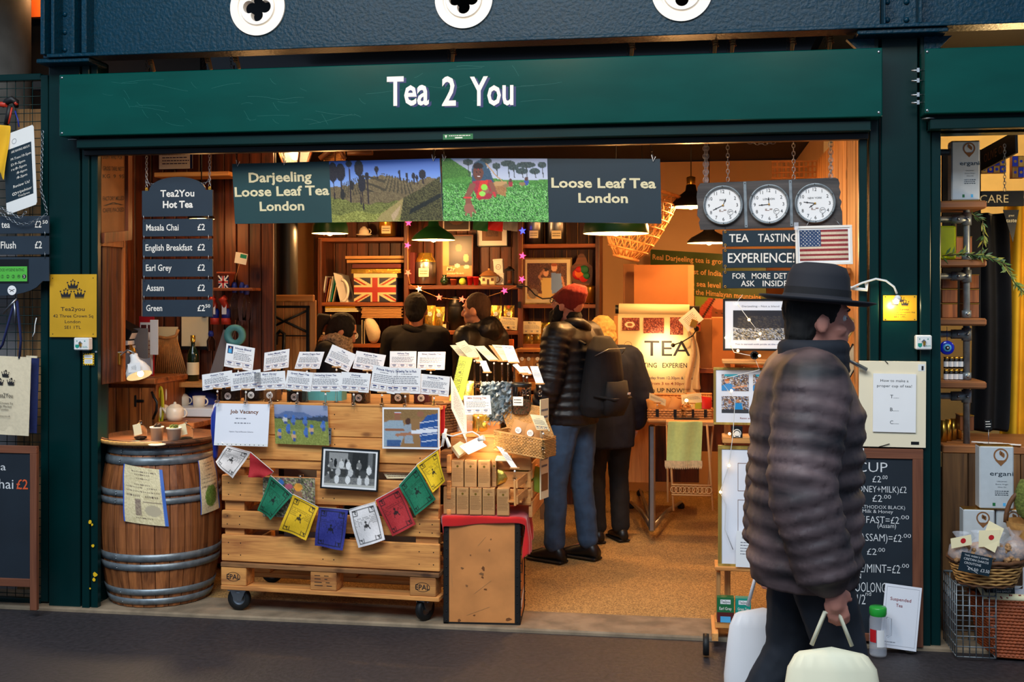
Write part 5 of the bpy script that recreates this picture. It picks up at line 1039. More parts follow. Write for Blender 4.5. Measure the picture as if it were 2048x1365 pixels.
# ================================================================ shelving along the back
SY = 3.2
def wz(y,Y=SY,px=900): return W(px,y,Y).z
def wbox(mb,x0,x1,y0,y1,Y,d,m=None,ch=.003):
 a,b = W(x0,600,Y).x,W(x1,600,Y).x; xm = (x0+x1)/2; z1,z0 = W(xm,y0,Y).z,W(xm,y1,Y).z
 return mb.box(((a+b)/2,Y+d/2,(z0+z1)/2),(b-a,d,z1-z0),m,ch=ch)
def bx(name,label,cat,x0,x1,y0,y1,Y,d,mt,group=None,ch=.003): m = MB(mt); wbox(m,x0,x1,y0,y1,Y,d,mt,ch); return one(name,label,cat,m,group)
t = Thing('shelf_unit','dark stained pine shelving across the back wall of the shop','shelves')
for (a,b,yt) in ((636,643,476),(808,817,420),(1036,1046,420),(1191,1199,420)): m = MB('shelf_z'); x0,x1 = W(a,600,SY).x,W(b,600,SY).x; m.box(((x0+x1)/2,SY+.16,wz(yt)/2),(x1-x0,.34,wz(yt)),'shelf_z',ch=.004); t.part('upright',m)
for (x0,x1,ys) in ((636,812,(475,605,688,760,830)),(815,1038,(571,662,735,810)),(1044,1194,(488,609,689,760))):
 for y in ys: m = MB('shelf_x'); wbox(m,x0,x1,y,y+8,SY+.005,.32,'shelf_x'); t.part('shelf',m)
x = 628
while x < 1200: m = MB('shelf_z'); x0,x1 = W(x,600,SY+.36).x,W(x+21.5,600,SY+.36).x; m.box(((x0+x1)/2,SY+.35,wz(410)/2+.05),(x1-x0-.004,.02,wz(410)+.1),'shelf_z',ch=.003); t.part('back_plank',m); x += 22
m = MB('shelf_x'); wbox(m,1044,1194,424,440,SY,.3); t.part('shelf',m); t.done()
def canister(px,yb,Y,w_,h_,mt,label,grp,tag=True,neck=False,mt2=None):
 c = W(px,yb,Y+w_/2); c.z = W(px,yb,Y).z+.001; t = Thing('tea_canister',label,'canister',grp); r_ = w_/2; m = MB(mt)
 m.lathe([(0,0),(r_,0),(r_,h_*.68),(r_*.95,h_*.72)] if neck else [(0,0),(r_,0),(r_,h_*.86)],c,mt,24); t.part('canister_body',m)
 m = MB(mt2 or mt); m.lathe([(r_*.97,h_*.7),(r_*1.0,h_*.72),(r_*.85,h_*.84),(r_*.7,h_*.88),(r_*.7,h_),(0,h_)] if neck else [(r_*1.02,h_*.84),(r_*1.02,h_*.93),(r_*.7,h_),(0,h_*1.02)],c,mt2 or mt,24); t.part('lid',m)
 if tag: f = Fr(c+V((-w_*.22,-r_-.002,h_*.5)),V((w_*.5,0,0)),V((0,0,-w_*.42))); m = MB('paper_cream'); f.slab(m,d0=-.001,d1=0); f.words(m,.1,.3,.9,2,.3,.08,'ink',.001,3); t.part('paper_tag',m)
 return t.done()
k = .0041
canister(776,473,SY+.03,.15,.17,'brass','gold canister with a cream tag beside the white cup, top left shelf','canisters on the back shelves'); canister(851,568,SY+.02,.165,.25,'steel','large steel canister with a gold shoulder on the middle shelf','canisters on the back shelves',True,True,'gold_foil')
canister(1069,487,SY+.03,.14,.2,'steel','left one of two silver canisters on the top right shelf','canisters on the back shelves'); canister(1114,487,SY+.03,.155,.2,'steel','right one of two silver canisters on the top right shelf','canisters on the back shelves')
canister(1180,607,SY+.05,.09,.14,'brass','small brass canister behind the red beanie','canisters on the back shelves',False); canister(912,661,SY+.04,.13,.27,'black_paint','tall black canister with a rounded lid left of the hooded man','canisters on the back shelves',False,True)
t = Thing('tea_cup','white cup upside down on its saucer, top left shelf','cup'); c = W(728,472,SY+.1); m = MB('ceramic'); m.lathe([(0,.0),(.045,.002),(.068,.012),(.045,.006),(0,.006)],c,n=24); t.part('saucer',m); m = MB('ceramic'); m.lathe([(.042,.01),(.04,.04),(.028,.064),(.014,.07),(.014,.076),(0,.076)],c,n=24); t.part('cup_bowl',m); m = MB('ceramic'); m.tube([c+V((.038+.022*math.sin(a),0,.036+.02*math.cos(a))) for a in [k_*math.pi/6 for k_ in range(7)]],.004,n=6); t.part('handle',m); t.done()
# union flag tin
t = Thing('flag_tin','square tin box printed with the union flag on the left shelf','tin'); f = FB(708,556,792,604,SY+.03); m = MB('black_paint'); f.slab(m,d0=-.2,d1=0,m='navy_cloth',ch=.004); t.part('box_body',m)
cv = Canvas(84,50,(34,40,60)); cr_,rd = (224,200,150),(160,46,36)
for a,b in (((0,0),(1,1)),((1,0),(0,1))): cv.stroke([a,b],.085,cr_)
for a,b in (((0,.03),(.5,.53)),((.5,.47),(1,.97)),((1,-.03),(.5,.47)),((.5,.53),(0,1.03))): cv.stroke([a,b],.03,rd)
cv.rect(.4,0,.6,1,cr_).rect(0,.31,1,.69,cr_).rect(.44,0,.56,1,rd).rect(0,.39,1,.61,rd); t.part('flag_print',cv.mb(f,.001)); m = MB('red'); wbox(m,707,793,547,556,SY+.025,.21,'cream_paint'); t.part('lid',m); t.done()
for i,(x0,x1,y0,y1,mt) in enumerate(((702,802,538,547,'gold_foil'),(704,802,528,537,'wine_red'),(693,808,520,526,'kraft'),(690,808,512,518,'kraft'))): bx('flat_box',['flat shiny box lying directly on the union flag tin','second flat box above the union flag tin','thin brown folder under the topmost one','topmost thin brown folder of the pile over the flag tin'][i],'box',x0,x1,y0,y1,SY+.02+.005*i,.22,mt,'flat boxes on the flag tin')
for i in range(7):
 m = MB('kraft'); x0 = 722+(i % 3); wbox(m,x0,806-(i % 2)*3,634-i*3.2,636.6-i*3.2,SY+.02,.24,'kraft',.001); one('padded_envelope',['bottom','second','third','middle','fifth','sixth','topmost'][i]+' kraft envelope of the neat pile left of the short haired man','envelope',m,'kraft envelopes on the lower left shelf')
for i in range(3): bx('yellow_folder',['lowest pale','middle pale','topmost yellow'][i]+' folder in the short pile above the dark haired woman','folder',650,716-i*3,621-i*4,624-i*4,SY+.02,.22,'paper_cream' if i < 2 else 'yellow','yellow folders on the lower left shelf',.001)
# standing files and magazine holder
for i in range(7):
 m = MB(['paper','wine_red','kraft','paper','teal','paper_old','black_paint'][i]); a = W(646+i*4.2,604,SY+.08); f = Fr(a+V((.03+.002*i,-.02,.21-.01*(i % 3))),V((0,.2,0)),V((-.03-.002*i,0,-.21+.01*(i % 3)))); f.slab(m,d0=-.003,d1=.003); one('paper_file','leaning %s file at the left end of the middle left shelf' % ['outermost white','red','brown','inner white','green','cream','black'][i],'file',m,'leaning files')
t = Thing('magazine_holder','white plastic magazine holder tilted beside the union flag tin','holder'); f = Fr(W(664,545,SY+.04),W(690,553,SY+.04)-W(664,545,SY+.04),W(678,604,SY+.04)-W(664,545,SY+.04)); m = MB('plastic_white'); f.slab(m,.1,0,.75,1,-.2,0,'plastic_white',.004); t.part('holder_body',m); m = MB('plastic_white'); c = W(690,582,SY+.03); m.tube([c+V((-.03+.07*math.sin(a)*.8,0,.09*math.cos(a))) for a in [k_*math.pi/10 for k_ in range(11)]],.012,n=8); t.part('loop',m); t.done()
t = Thing('radio','small dark radio with a round pale dial left of the crumpled bag','radio'); m = MB('black_paint'); wbox(m,694,722,650,689,SY+.02,.15,'dark_steel',.006); t.part('radio_case',m); m = MB('plastic_white'); f = FB(696,655,722,688,SY+.018); f.disc(m,.5,.5,.032,.001,'plastic_white',20); f.ringflat(m,.5,.5,.02,.024,.002,'ink'); t.part('dial',m); t.done()
for i in range(4): bx('disc_case',['first','second','third','fourth'][i]+' upright disc case counting from the radio','case',723+i*2.4,724.8+i*2.4,640+i,688,SY+.03,.13,'black_paint' if i % 2 else 'paper_old','disc cases by the radio',.001)
m = MB('canvas'); c = W(745,662,SY+.05); m.ball(c,(.062,.05,.11),n=14,R=RY(-16)); one('paper_bag','crumpled cream paper bag on the lower left shelf','bag',m,mods=[('disp',.05,.05)])
# pictures and knick-knacks on the middle shelves
def small_picture(x0,x1,y0,y1,Y,fm,label,cv,mount='paper',bw=.01,mw=.02,cat='picture',rot=0): f = FB(x0,y0,x1,y1,Y,rot=rot); t = Thing('framed_picture',label,cat,'framed pictures in the shop'); g = picture_frame(t,f,fm,bw,.012,mount,mw); t.part('image',cv.mb(g,.0005)); return t.done()
cv = Canvas(40,56,(30,26,30)); cv.rect(0,0,.22,1,(206,170,100)).ell(.55,.3,.12,.1,(170,110,70)).poly([(.35,.38),(.8,.38),(.85,.75),(.3,.75)],(24,28,40)).rect(0,.75,1,1,(190,140,80)).ell(.5,.74,.1,.05,(236,220,200)).ell(.82,.77,.1,.05,(236,220,200)).ell(.8,.55,.1,.1,(180,180,120)).rect(.15,.82,.4,.86,(236,225,200)); small_picture(883,946,470,555,SY+.22,'frame_brown','poster of a stallholder with teapots, My market, in the middle bay',cv,mw=.0)
f = FB(883,470,946,555,SY+.2); m = MB('cream_paint'); f.text(m,'My',.18,.82,.45,.07,'cream_paint',.001,.02); f.text(m,'market',.18,.93,.72,.055,'cream_paint',.001,.02); one('poster_lettering','cream words My market over the poster of a stallholder','lettering',m)
cv = Canvas(30,24,(120,76,40)); cv.rect(.2,.2,.8,.8,(90,54,30),14); small_picture(952,1016,425,494,SY+.3,'black_paint','white mounted picture under the London sign, half behind red cloth',cv,mw=.04)
cv = Canvas(30,30,(60,44,34)); cv.ell(.5,.4,.3,.3,(110,70,46)); small_picture(886,940,425,462,SY+.3,'white_paint','white lattice edged picture above the stallholder poster',cv,mw=.0)
for i,(x,mt) in enumerate(((960,'green_paint'),(990,'red'),(1020,'grey_cloth'))):
 drape('small_flag',['green small prayer flag above the back shelves','red small prayer flag above the back shelves','white small prayer flag above the back shelves'][i],'flag',lambda u,v,x=x: W(x-14+u*30,436+v*24+u*4,SY+.1)+V((0,.01*math.sin(u*7+v*5),0)),8,6,mt,.002,'small flags above the back shelves')
cv = Canvas(60,50,(110,70,44)); cv.speck(0,0,1,.8,[(90,56,34),(140,96,60),(70,42,28)],.5).rect(0,0,.3,.6,(96,62,44),24).rect(0,.85,1,1,(232,190,110))
cv.poly([(.34,.4),(.62,.42),(.62,.95),(.38,.95)],(240,208,120)).ell(.47,.26,.075,.11,(244,186,140)).ell(.47,.18,.07,.05,(60,40,30)).stroke([(.36,.45),(.3,.38),(.42,.2)],.03,(200,140,96)).poly([(.6,.26),(.86,.3),(.9,.8),(.62,.85)],(130,165,225)).ell(.68,.12,.075,.12,(248,196,154)).ell(.68,.05,.075,.05,(180,90,40)).stroke([(.88,.4),(.94,.7)],.028,(214,150,104)).ell(.15,.85,.13,.14,(150,130,100),20)
small_picture(1044,1144,516,609,SY+.12,'gold_frame','framed photo of two smiling men in yellow and blue shirts',cv,'paper_cream',.012,.03)
t = Thing('leaf_plate','painted leaf shaped plate with red and green curls beside the photo','plate'); f = FB(1140,505,1186,575,SY+.1); m = MB('oak_dark'); pts = [(.5+.48*math.sin(a)*(1 if math.cos(a) < .3 else .62),.55-.52*math.cos(a)) for a in [k_*math.pi/12 for k_ in range(24)]]; f.prism(m,pts,-.015,0); t.part('plate_back',m)
for (u,v,r_,mt,d) in ((.4,.62,.055,'star_pink',0),(.45,.6,.05,'orange_glow_wall',1),(.62,.5,.04,'green_paint',2),(.4,.5,.03,'red',2),(.6,.75,.035,'red_cloth',2),(.72,.68,.03,'green_paint',3)):
 if mt == 'star_pink': mt = 'red'
 m = MB(mt); m.ball(f.P(u,v,.004+d*.004),(r_,.012,r_*.9),n=10); t.part('painted_curl',m)
t.done()
for i,(x,y,w_,h_,mt,sh,lb,nm,ct) in enumerate(((889,568,.07,.085,'bottle_green','vase','small green glass vase under the stallholder poster','vase','vase'),(907,568,.055,.05,'terracotta','pot','little terracotta pot right of the green vase','pot','pot'),(925,568,.06,.055,'lime','ball','yellow green ball on the middle shelf','ball','ball'),(940,568,.05,.07,'red','glass','left pink glass tumbler on the middle shelf','tumbler','glass'),(952,568,.05,.07,'red','glass','right pink glass tumbler on the middle shelf','tumbler','glass'))):
 c = W(x,y+2,SY+.1); c.z = wz(571)+.001; m = MB(mt)
 if sh == 'vase': m.lathe([(0,0),(w_*.3,0),(w_*.5,h_*.35),(w_*.42,h_*.6),(w_*.18,h_*.8),(w_*.3,h_),(w_*.24,h_),(0,h_*.8)],c,n=18)
 elif sh == 'ball': m.ball(c+V((0,0,w_/2)),w_/2,n=14)
 else: m.lathe([(0,0),(w_*.36,0),(w_*.5,h_*.85),(w_*.52,h_*.85),(w_*.52,h_),(w_*.42,h_),(w_*.3,.01),(0,.01)],c,n=16)
 one(nm,lb,ct,m)
t = Thing('cottage_teapot','cottage shaped teapot with a thatched roof lid on the middle shelf','teapot'); c = W(978,570,SY+.1); c.z = wz(571)+.001; m = MB('cream_paint'); m.box(c+V((0,0,.04)),(.12,.09,.08),'cream_paint',ch=.01)
for (x,z,w_,h_) in ((-.035,.045,.02,.022),(.035,.045,.02,.022),(0,.025,.018,.045)): m.box(c+V((x,-.046,z)),(w_,.004,h_),'oak_dark')
t.part('pot_body',m); m = MB('kraft'); m.lathe([(.08,.075),(.055,.1),(.02,.118),(0,.12)],c,'kraft_dark',12); m.ball(c+V((0,0,.127)),.01,'kraft',8); t.part('roof_lid',m); m = MB('kraft_dark'); m.tube([c+V((.06+.03*math.sin(a),0,.05+.03*math.cos(a))) for a in [k_*math.pi/6 for k_ in range(7)]],.006,n=6); t.part('handle',m); m = MB('cream_paint'); m.tube([c+V((-.055,0,.03)),c+V((-.085,0,.06))],[.012,.006],n=8); t.part('spout',m); t.done()
for i,(x0,x1,y0,y1) in enumerate(((987,1006,519,547),(992,1008,547,570))):
 t = Thing('tea_tin',['upper white tea tin with a round emblem, tilted','lower white tea tin under the tilted one'][i],'tin','white tins on the middle shelf'); f = FB(x0,y0,x1,y1,SY+.1,rot=rad(-4 if i == 0 else 0)); m = MB('plastic_white'); f.slab(m,d0=-.06,d1=0,ch=.003); t.part('tin_body',m); m = MB('ink_grey'); f.ringflat(m,.5,.55,.018,.022,.001,'ink_grey',16); f.words(m,.3,.5,.7,2,.08,.03,'ink_grey',.001,2); t.part('emblem',m); m = MB('paper'); f.slab(m,-.03,-.03,1.03,.1,-.062,.002,'plastic_white',.002); t.part('lid',m); t.done()
t = Thing('lantern','small black lantern at the right end of the middle shelf','lantern'); c = W(1019,571,SY+.1); c.z = wz(571)+.001; m = MB('black_paint'); m.box(c+V((0,0,.006)),(.07,.07,.012)); m.box(c+V((0,0,.12)),(.07,.07,.01)); m.lathe([(.04,.125),(.01,.15),(0,.15)],c,n=4)
for sx in (-1,1):
 for sy in (-1,1): m.box(c+V((sx*.03,sy*.03,.065)),(.006,.006,.11))
t.part('lantern_frame',m); m = MB('bulb'); m.lathe([(0,.012),(.012,.012),(.012,.04),(0,.045)],c,'terracotta',10); t.part('candle',m); t.done()
bx('red_tin','narrow red tin left of the big steel canister','tin',817,829,505,568,SY+.05,.1,'wine_red')
# foil pouches with labels
def foil(px,yb,Y,w_,h_,label,grp,mt='gold_foil',rz=0):
 c = W(px,yb,Y); return pouch(c,w_,h_,mt,RZ(rz) @ RX(-6),label,grp=grp,win=False,sticker=True)
for i,(x,yb,h_) in enumerate(((860,661,.2),(878,661,.19),(974,661,.19),(992,661,.2),(1018,661,.2))): foil(x,yb,SY+.08,.085,h_,['gold foil tea pouch just right of the man in the dark coat','second gold foil tea pouch right of the man in the dark coat','gold foil pouch just right of the hooded man\'s head','gold foil pouch behind the oolong card','gold foil pouch at the right end of the middle bay'][i],'gold foil pouches on the back shelves',rz=(-1)**i*6)
for i,(x,yb) in enumerate(((1057,688),(1074,688),(1090,688))): foil(x,yb,SY+.08,.075,.17,['left gold pouch under the framed photo of two men','middle gold pouch under the framed photo of two men','right gold pouch under the framed photo of two men'][i],'gold foil pouches on the back shelves',rz=(-1)**i*6)
tea_card((1001,633),(1036,636),(999,658),SY+.02,'Darjeeling Tea','cream card in front of the foil pouches in the middle bay',wz(662)+.03,mt='paper_cream',grp='cards on the back shelves'); tea_card((1046,643),(1082,643),(1046,668),SY+.02,'Mint Tea','cream card headed Mint Tea with a string of beads below the framed photo',wz(689)+.03,mt='paper_cream',grp='cards on the back shelves')
for i,(px,py) in enumerate(((893,661),(1096,688))):
 c = W(px,py,SY+.06); t = Thing('glass_cloche',['small glass cloche with a tag beside the gold pouches of the middle bay','small glass cloche with a tag on the right hand shelf'][i],'cloche'); m = MB('acrylic'); m.lathe([(.03,0),(.03,.05),(.022,.07),(0,.08)],c,n=14); t.part('dome',m); m = MB('paper_cream'); m.box(c+V((-.01,-.034,.03)),(.028,.002,.04)); t.part('tag',m); t.done()
# kraft packets in the low pine rack
t = Thing('pine_rack','low pine rack of kraft packets behind the leather jacketed man','rack'); m = MB('pine')
for y in (705,742,765,790,815): m = MB('pine'); wbox(m,1033,1112,y if y > 705 else 699,(y if y > 705 else 699)+(17 if y > 742 else 6),2.5,.02 if y > 705 else .25,'pine'); t.part('board',m)
m = MB('pine_z'); wbox(m,1029,1034,699,830,2.5,.3,'pine_z'); t.part('side',m); t.done()
for i,x in enumerate((1044,1058,1075,1093)): pouch(W(x,740,2.56),.07,.12,'kraft',RZ((-1)**i*8) @ RX(-8),['leftmost','second','third','rightmost'][i]+' kraft packet in the low pine rack',grp='kraft packets in the pine rack',win=(i > 1))
tea_card((1073,729),(1102,721),(1078,750),2.45,'','cream card leaning on the low pine rack',wz(765,2.45),mt='paper_cream',grp='cards on the back shelves')
bx('striped_packet','small red and orange striped packet left of the pine rack','packet',1007,1026,679,700,2.5,.05,'orange_glow_wall')
# star string lights
def star(px,py,Y,mt,label,s_=.032,rot=0):
 c = W(px,py,Y); m = MB(mt); vs = [c+V((0,-.008,0)),c+V((0,.008,0))]+[c+V((s_*(1 if k_ % 2 == 0 else .42)*math.sin(k_*math.pi/5+rot),0,s_*(1 if k_ % 2 == 0 else .42)*math.cos(k_*math.pi/5+rot))) for k_ in range(10)]
 m.add(vs,[(0,2+k_,2+(k_+1) % 10) for k_ in range(10)]+[(1,2+(k_+1) % 10,2+k_) for k_ in range(10)]); return one('star_light',label,'light',m,'star string lights')
ST = [(817,446,'star_pink','pink star light at the top of the left upright'),(815,491,'star_pink','pink star light halfway down the left upright'),(816,546,'star_red','red star light low on the left upright'),(838,578,'star_white','pale yellow star light at the left of the sagging string'),(878,595,'star_red','orange red star light, second on the sagging string'),(924,599,'star_red','orange red star light above the hooded man'),(967,595,'star_cyan','cyan star light on the sagging string'),(1009,582,'star_pink','pink star light near the right end of the sagging string'),(1045,462,'star_blue','blue star light at the top of the right upright'),(1045,512,'star_pink','pink star light halfway down the right upright'),(1044,559,'star_pink','pink star light low on the right upright')]
for i,(x,y,mt,lb) in enumerate(ST): star(x,y,SY-.03,mt,lb,.03,i*.3)
m = MB('wicker'); m.tube([W(x,y+1,SY-.022) for x,y in ((817,430),(817,446),(815,491),(816,546),(820,568),(838,578),(878,595),(924,599),(967,595),(1009,582),(1040,568),(1044,559),(1045,512),(1045,462),(1046,430))],.002,n=4); one('light_cable','thin cable of the star string lights looping along the shelves','cable',m)
m = MB('black_paint'); P_ = [(1036,570),(1055,574),(1070,590),(1085,598),(1100,597),(1108,594)]; m.tube([W(x,y,SY-.05) for x,y in P_],.006,n=6); m.ball(W(1108,595,SY-.05),.014,n=8); m.box(W(1040,572,SY-.03),(.05,.03,.03)); m.box(W(1039,610,SY-.02),(.02,.03,.05),RY(15) if 0 else 'black_paint'); one('clip_lamp','black gooseneck clip lamp on the right upright of the shelves','lamp',m)
# ================================================================ pendant lamps
def pendant(px,yrim,Y,dia,h_,mt,label,power,bulb=True,neck=.25,shape='dome'):
 c = W(px,yrim,Y); t = Thing('pendant_lamp',label,'lamp','pendant lamps'); r_ = dia/2; m = MB(mt)
 if shape == 'dome': pr = [(r_,0),(r_*.98,.012),(r_*.8,h_*.45),(r_*.45,h_*.8),(r_*.26,h_),(r_*.22,h_*1.35),(r_*.1,h_*1.4)]
 else: pr = [(r_,0),(r_*.97,h_*.5),(r_*.8,h_*1.1),(r_*.3,h_*1.5),(r_*.1,h_*1.6)]
 m.lathe(pr,c,mt,36); top = pr[-1][1]; t.part('lamp_shade',m); m = MB('lamp_in'); m.lathe([(r*.985,z-.002) for r,z in pr[:5]]+[(0,pr[4][1]-.003)],c,'lamp_in',36); t.part('shade_lining',m)
 m = MB('brass' if mt != 'lamp_green' else mt); m.lathe([(.03,top),(.03,top+.05),(.0,top+.06)],c,n=12); t.part('lamp_holder',m); m = MB('black_paint'); m.tube([c+V((0,0,top+.05)),V((c.x,c.y,2.89))],.004,n=6); t.part('cord',m)
 if bulb: m = MB('bulb'); m.ball(c+V((0,0,.02)),(.03,.03,.038),n=14); t.part('bulb',m)
 t.done(); light('POINT','pendant_bulb',c+V((0,0,-.03)),power,WARM,.04)
pendant(660,467,2.4,.27,.1,'lamp_green','pendant lamp with a dark shade over the dark haired woman',30,shape='drum')
pendant(867,480,2.9,.34,.11,'lamp_green','green enamel pendant lamp over the man in the dark coat',26)
pendant(1232,467,1.5,.42,.1,'lamp_green','wide pendant lamp below the London sign, over the older visitor',42,shape='drum')
pendant(1382,414,2.2,.3,.11,'lamp_black','black pendant lamp partly behind the Paris clock',40)
pendant(1418,486,3.0,.33,.09,'lamp_black','black pendant lamp left of the TEA TASTING plank',24)
pendant(403,438,1.0,.16,.05,'lamp_black','small lamp glimpsed between the menu header and its first plank',3)
light('POINT','ceiling_lamp_left',(-2.6,.8,2.6),4,WARM,.1); light('POINT','ceiling_lamp_right',(-.1,1.0,2.75),14,WARM,.1)
# glass lantern lamp hanging high at the left
t = Thing('glass_lantern','tapered copper lantern with a glowing bulb behind the Darjeeling sign','lantern'); c = W(590,330,1.6)
zt3 = 2.75
for a in range(4): m = MB('oak_dark'); an = a*math.pi/2+.6; m.tube([c+V((.06*math.cos(an),.06*math.sin(an),-.06)),V((c.x+.14*math.cos(an),c.y+.14*math.sin(an),zt3))],.008,n=6); t.part('corner_post',m)
m = MB('acrylic'); m.lathe([(.055,-.05),(.125,zt3-c.z)],c,'film',4,RZ(34)); t.part('glass',m); m = MB('bulb'); m.lathe([(.0,.03),(.022,.04),(.03,.14),(.0,.16)],c,'bulb',12); t.part('bulb',m); m = MB('oak_dark'); m.lathe([(0,zt3-c.z+.02),(.15,zt3-c.z),(.15,zt3-c.z-.02)],c,n=4); m.tube([V((c.x,c.y,zt3)),V((c.x,c.y,2.89))],.006,n=5); t.part('cap',m); t.done(); light('POINT','lantern_bulb',c+V((0,-.1,.1)),9,WARM,.04)
m = MB('oak_dark'); m.tube([W(640,318,1.8),W(662,300,1.8),W(700,290,1.8)],.02,n=6); m.tube([W(680,300,1.8),W(690,318,1.8)],.014,n=6); m.tube([W(695,307,1.7),W(745,305,1.7)],[.014,.02],n=8); f = FB(648,300,690,322,1.85); weave(m,f,6,8,mt='bamboo'); m.tube([W(670,322,1.8),V((W(670,322,1.8).x,1.8,2.89))],.006,n=4); one('hanging_rack','wooden frame with cane panel hanging from the ceiling beside the lantern','rack',m)
# conical bamboo basket upside down
t = Thing('bamboo_basket','conical open weave bamboo basket hanging below the London sign','basket'); c = W(1252,516,2.2); c2 = W(1284,380,2.2); ax = (c2-c); L_ = ax.length; x_,y_ = basis(ax)
for k_ in range(18):
 a = 2*math.pi*k_/18; m = MB('bamboo'); m.tube([c+ax*s_+(x_*math.cos(a+s_*1.2)+y_*math.sin(a+s_*1.2))*(.08+.19*s_**.6) for s_ in [j/6 for j in range(7)]],.005,n=4); t.part('spoke',m)
 m = MB('bamboo'); m.tube([c+ax*s_+(x_*math.cos(a-s_*1.2)+y_*math.sin(a-s_*1.2))*(.082+.19*s_**.6) for s_ in [j/6 for j in range(7)]],.005,n=4); t.part('spoke',m)
for j in range(9):
 s_ = j/8.; m = MB('bamboo'); m.tube([c+ax*s_+(x_*math.cos(a)+y_*math.sin(a))*(.084+.19*s_**.6) for a in [2*math.pi*q/24 for q in range(24)]],.006 if 0 < j < 8 else .012,n=5,closed=True); t.part('hoop',m)
m = MB('bamboo'); m.lathe([(0,0),(.085,0),(.088,.05)],c,'bamboo',14,ax.to_track_quat('Z','Y').to_matrix()); t.part('basket_bottom',m); m = MB('dark_steel'); m.tube([c2,V((c2.x,c2.y,2.89))],.003,n=4); t.part('cord',m); t.done()
# ================================================================ partition wall goods, left
Yp = YP
bx('wall_shelf','plank shelf on the partition behind the hot tea board','shelf',308,458,344,353,Yp-.22,.2,'pine'); t = Thing('blue_notice','pale blue notice above the hot tea board','notice'); f = FB(318,292,385,338,Yp-.04); m = MB('paper'); f.slab(m,d0=-.003,d1=0); t.part('sheet',m); m = MB('blue_paint'); f.slab(m,.93,0,1,1,0,.001,'blue_paint'); f.words(m,.1,.1,.9,6,.13,.04,'ink_blue',.001,3); t.part('print',m); t.done()
t = Thing('stencilled_board','framed plywood chest panel with stencilled lettering at the left of the opening','panel'); f = FQ((203,297),(250,300),(203,466),.06,.34,.06); m = MB('kraft_dark'); f.slab(m,d0=-.01,d1=0,m='kraft_dark'); t.part('board',m)
m = MB('ink')
for (s_,v,h_) in (('LIGHT AND PORT',.12,.05),('GROSS TARE NETT',.26,.05),('KG  9  95',.35,.045),('FACTORY MILLED',.62,.05),('A',.68,.035),('CAFFE PACKED',.76,.05)): f.text(m,s_,.05,v,.95,h_,'ink',.001,.01)
t.part('stencil',m)
for (u0,v0,u1,v1) in ((1.0,-.02,1.18,1.12),(-.02,1.0,1.0,1.12)): m = MB('shelf_z'); f.slab(m,u0,v0,u1,v1,-.015,.02,'shelf_z',.003); t.part('frame_rail',m)
t.done()
t = Thing('plank_door','narrow framed plank door under the stencilled panel','door'); f = FQ((203,478),(246,482),(203,770),.06,.3,.06)
for k_ in range(4): m = MB('shelf_z'); f.slab(m,.05+k_*.22,.05,.25+k_*.22,1,-.012,0,'shelf_z',.002); t.part('board',m)
m = MB('cab_z'); f.slab(m,.92,0,1.05,1,-.02,.01,'cab_z',.002); t.part('stile',m); m = MB('cab_z'); f.slab(m,0,0,1,.05,-.02,.01,'cab_z',.002); t.part('rail',m); t.done()
# cabinet left behind the barrel
XL_FIX = 0; t = Thing('cabinet','waxed pine cupboard with black strap hinge and handle behind the barrel','cabinet'); Yc = .68; m = MB('cab_x'); m.box(((XL+.03+W(314,700,Yc).x)/2,Yc+.2,W(250,762,Yc).z),(W(314,700,Yc).x-XL-.03,.46,.035),'cab_x',ch=.004); t.part('cabinet_top',m); wz1 = W(250,768,Yc).z; xa,xb = XL+.03,W(308,700,Yc).x
m = MB('cab_z'); m.box(((xa+xb)/2,Yc+.23,wz1/2),(xb-xa,.4,wz1),'cab_z',ch=.004); t.part('carcass',m)
for (a,b) in ((205,231),(232,257),(258,282),(283,306)): m = MB('cab_z'); wbox(m,a,b-.6,776,1100,Yc-.0,.03,'cab_z',.003); t.part('door_board' if a > 231 else 'side_board',m)
m = MB('black_paint'); wbox(m,268,272,791,814,Yc-.01,.01); wbox(m,272,287,800,805,Yc-.01,.01); t.part('hinge',m); m = MB('black_paint'); m.tube([W(304,785,Yc-.02),W(308,795,Yc-.05),W(314,805,Yc-.06),W(313,822,Yc-.06),W(306,838,Yc-.02)],.008,n=8); t.part('handle',m); t.done()
m = MB('hose')
for k_ in range(4): m.tube([W(318+5*math.sin(a)+k_*1.2,812+38*math.cos(a),Yc+.1-.01*k_) for a in [q*2*math.pi/20 for q in range(20)]],.006,n=6,closed=True)
one('hose_coil','yellow coiled hose hanging beside the cupboard','hose',m)
m = MB('plastic_white'); m.tube([W(322+9*math.sin(a),790+24*math.cos(a),Yc+.16) for a in [q*2*math.pi/20 for q in range(20)]],.009,n=6,closed=True); one('white_hose','white hose coil behind the yellow one','hose',m)
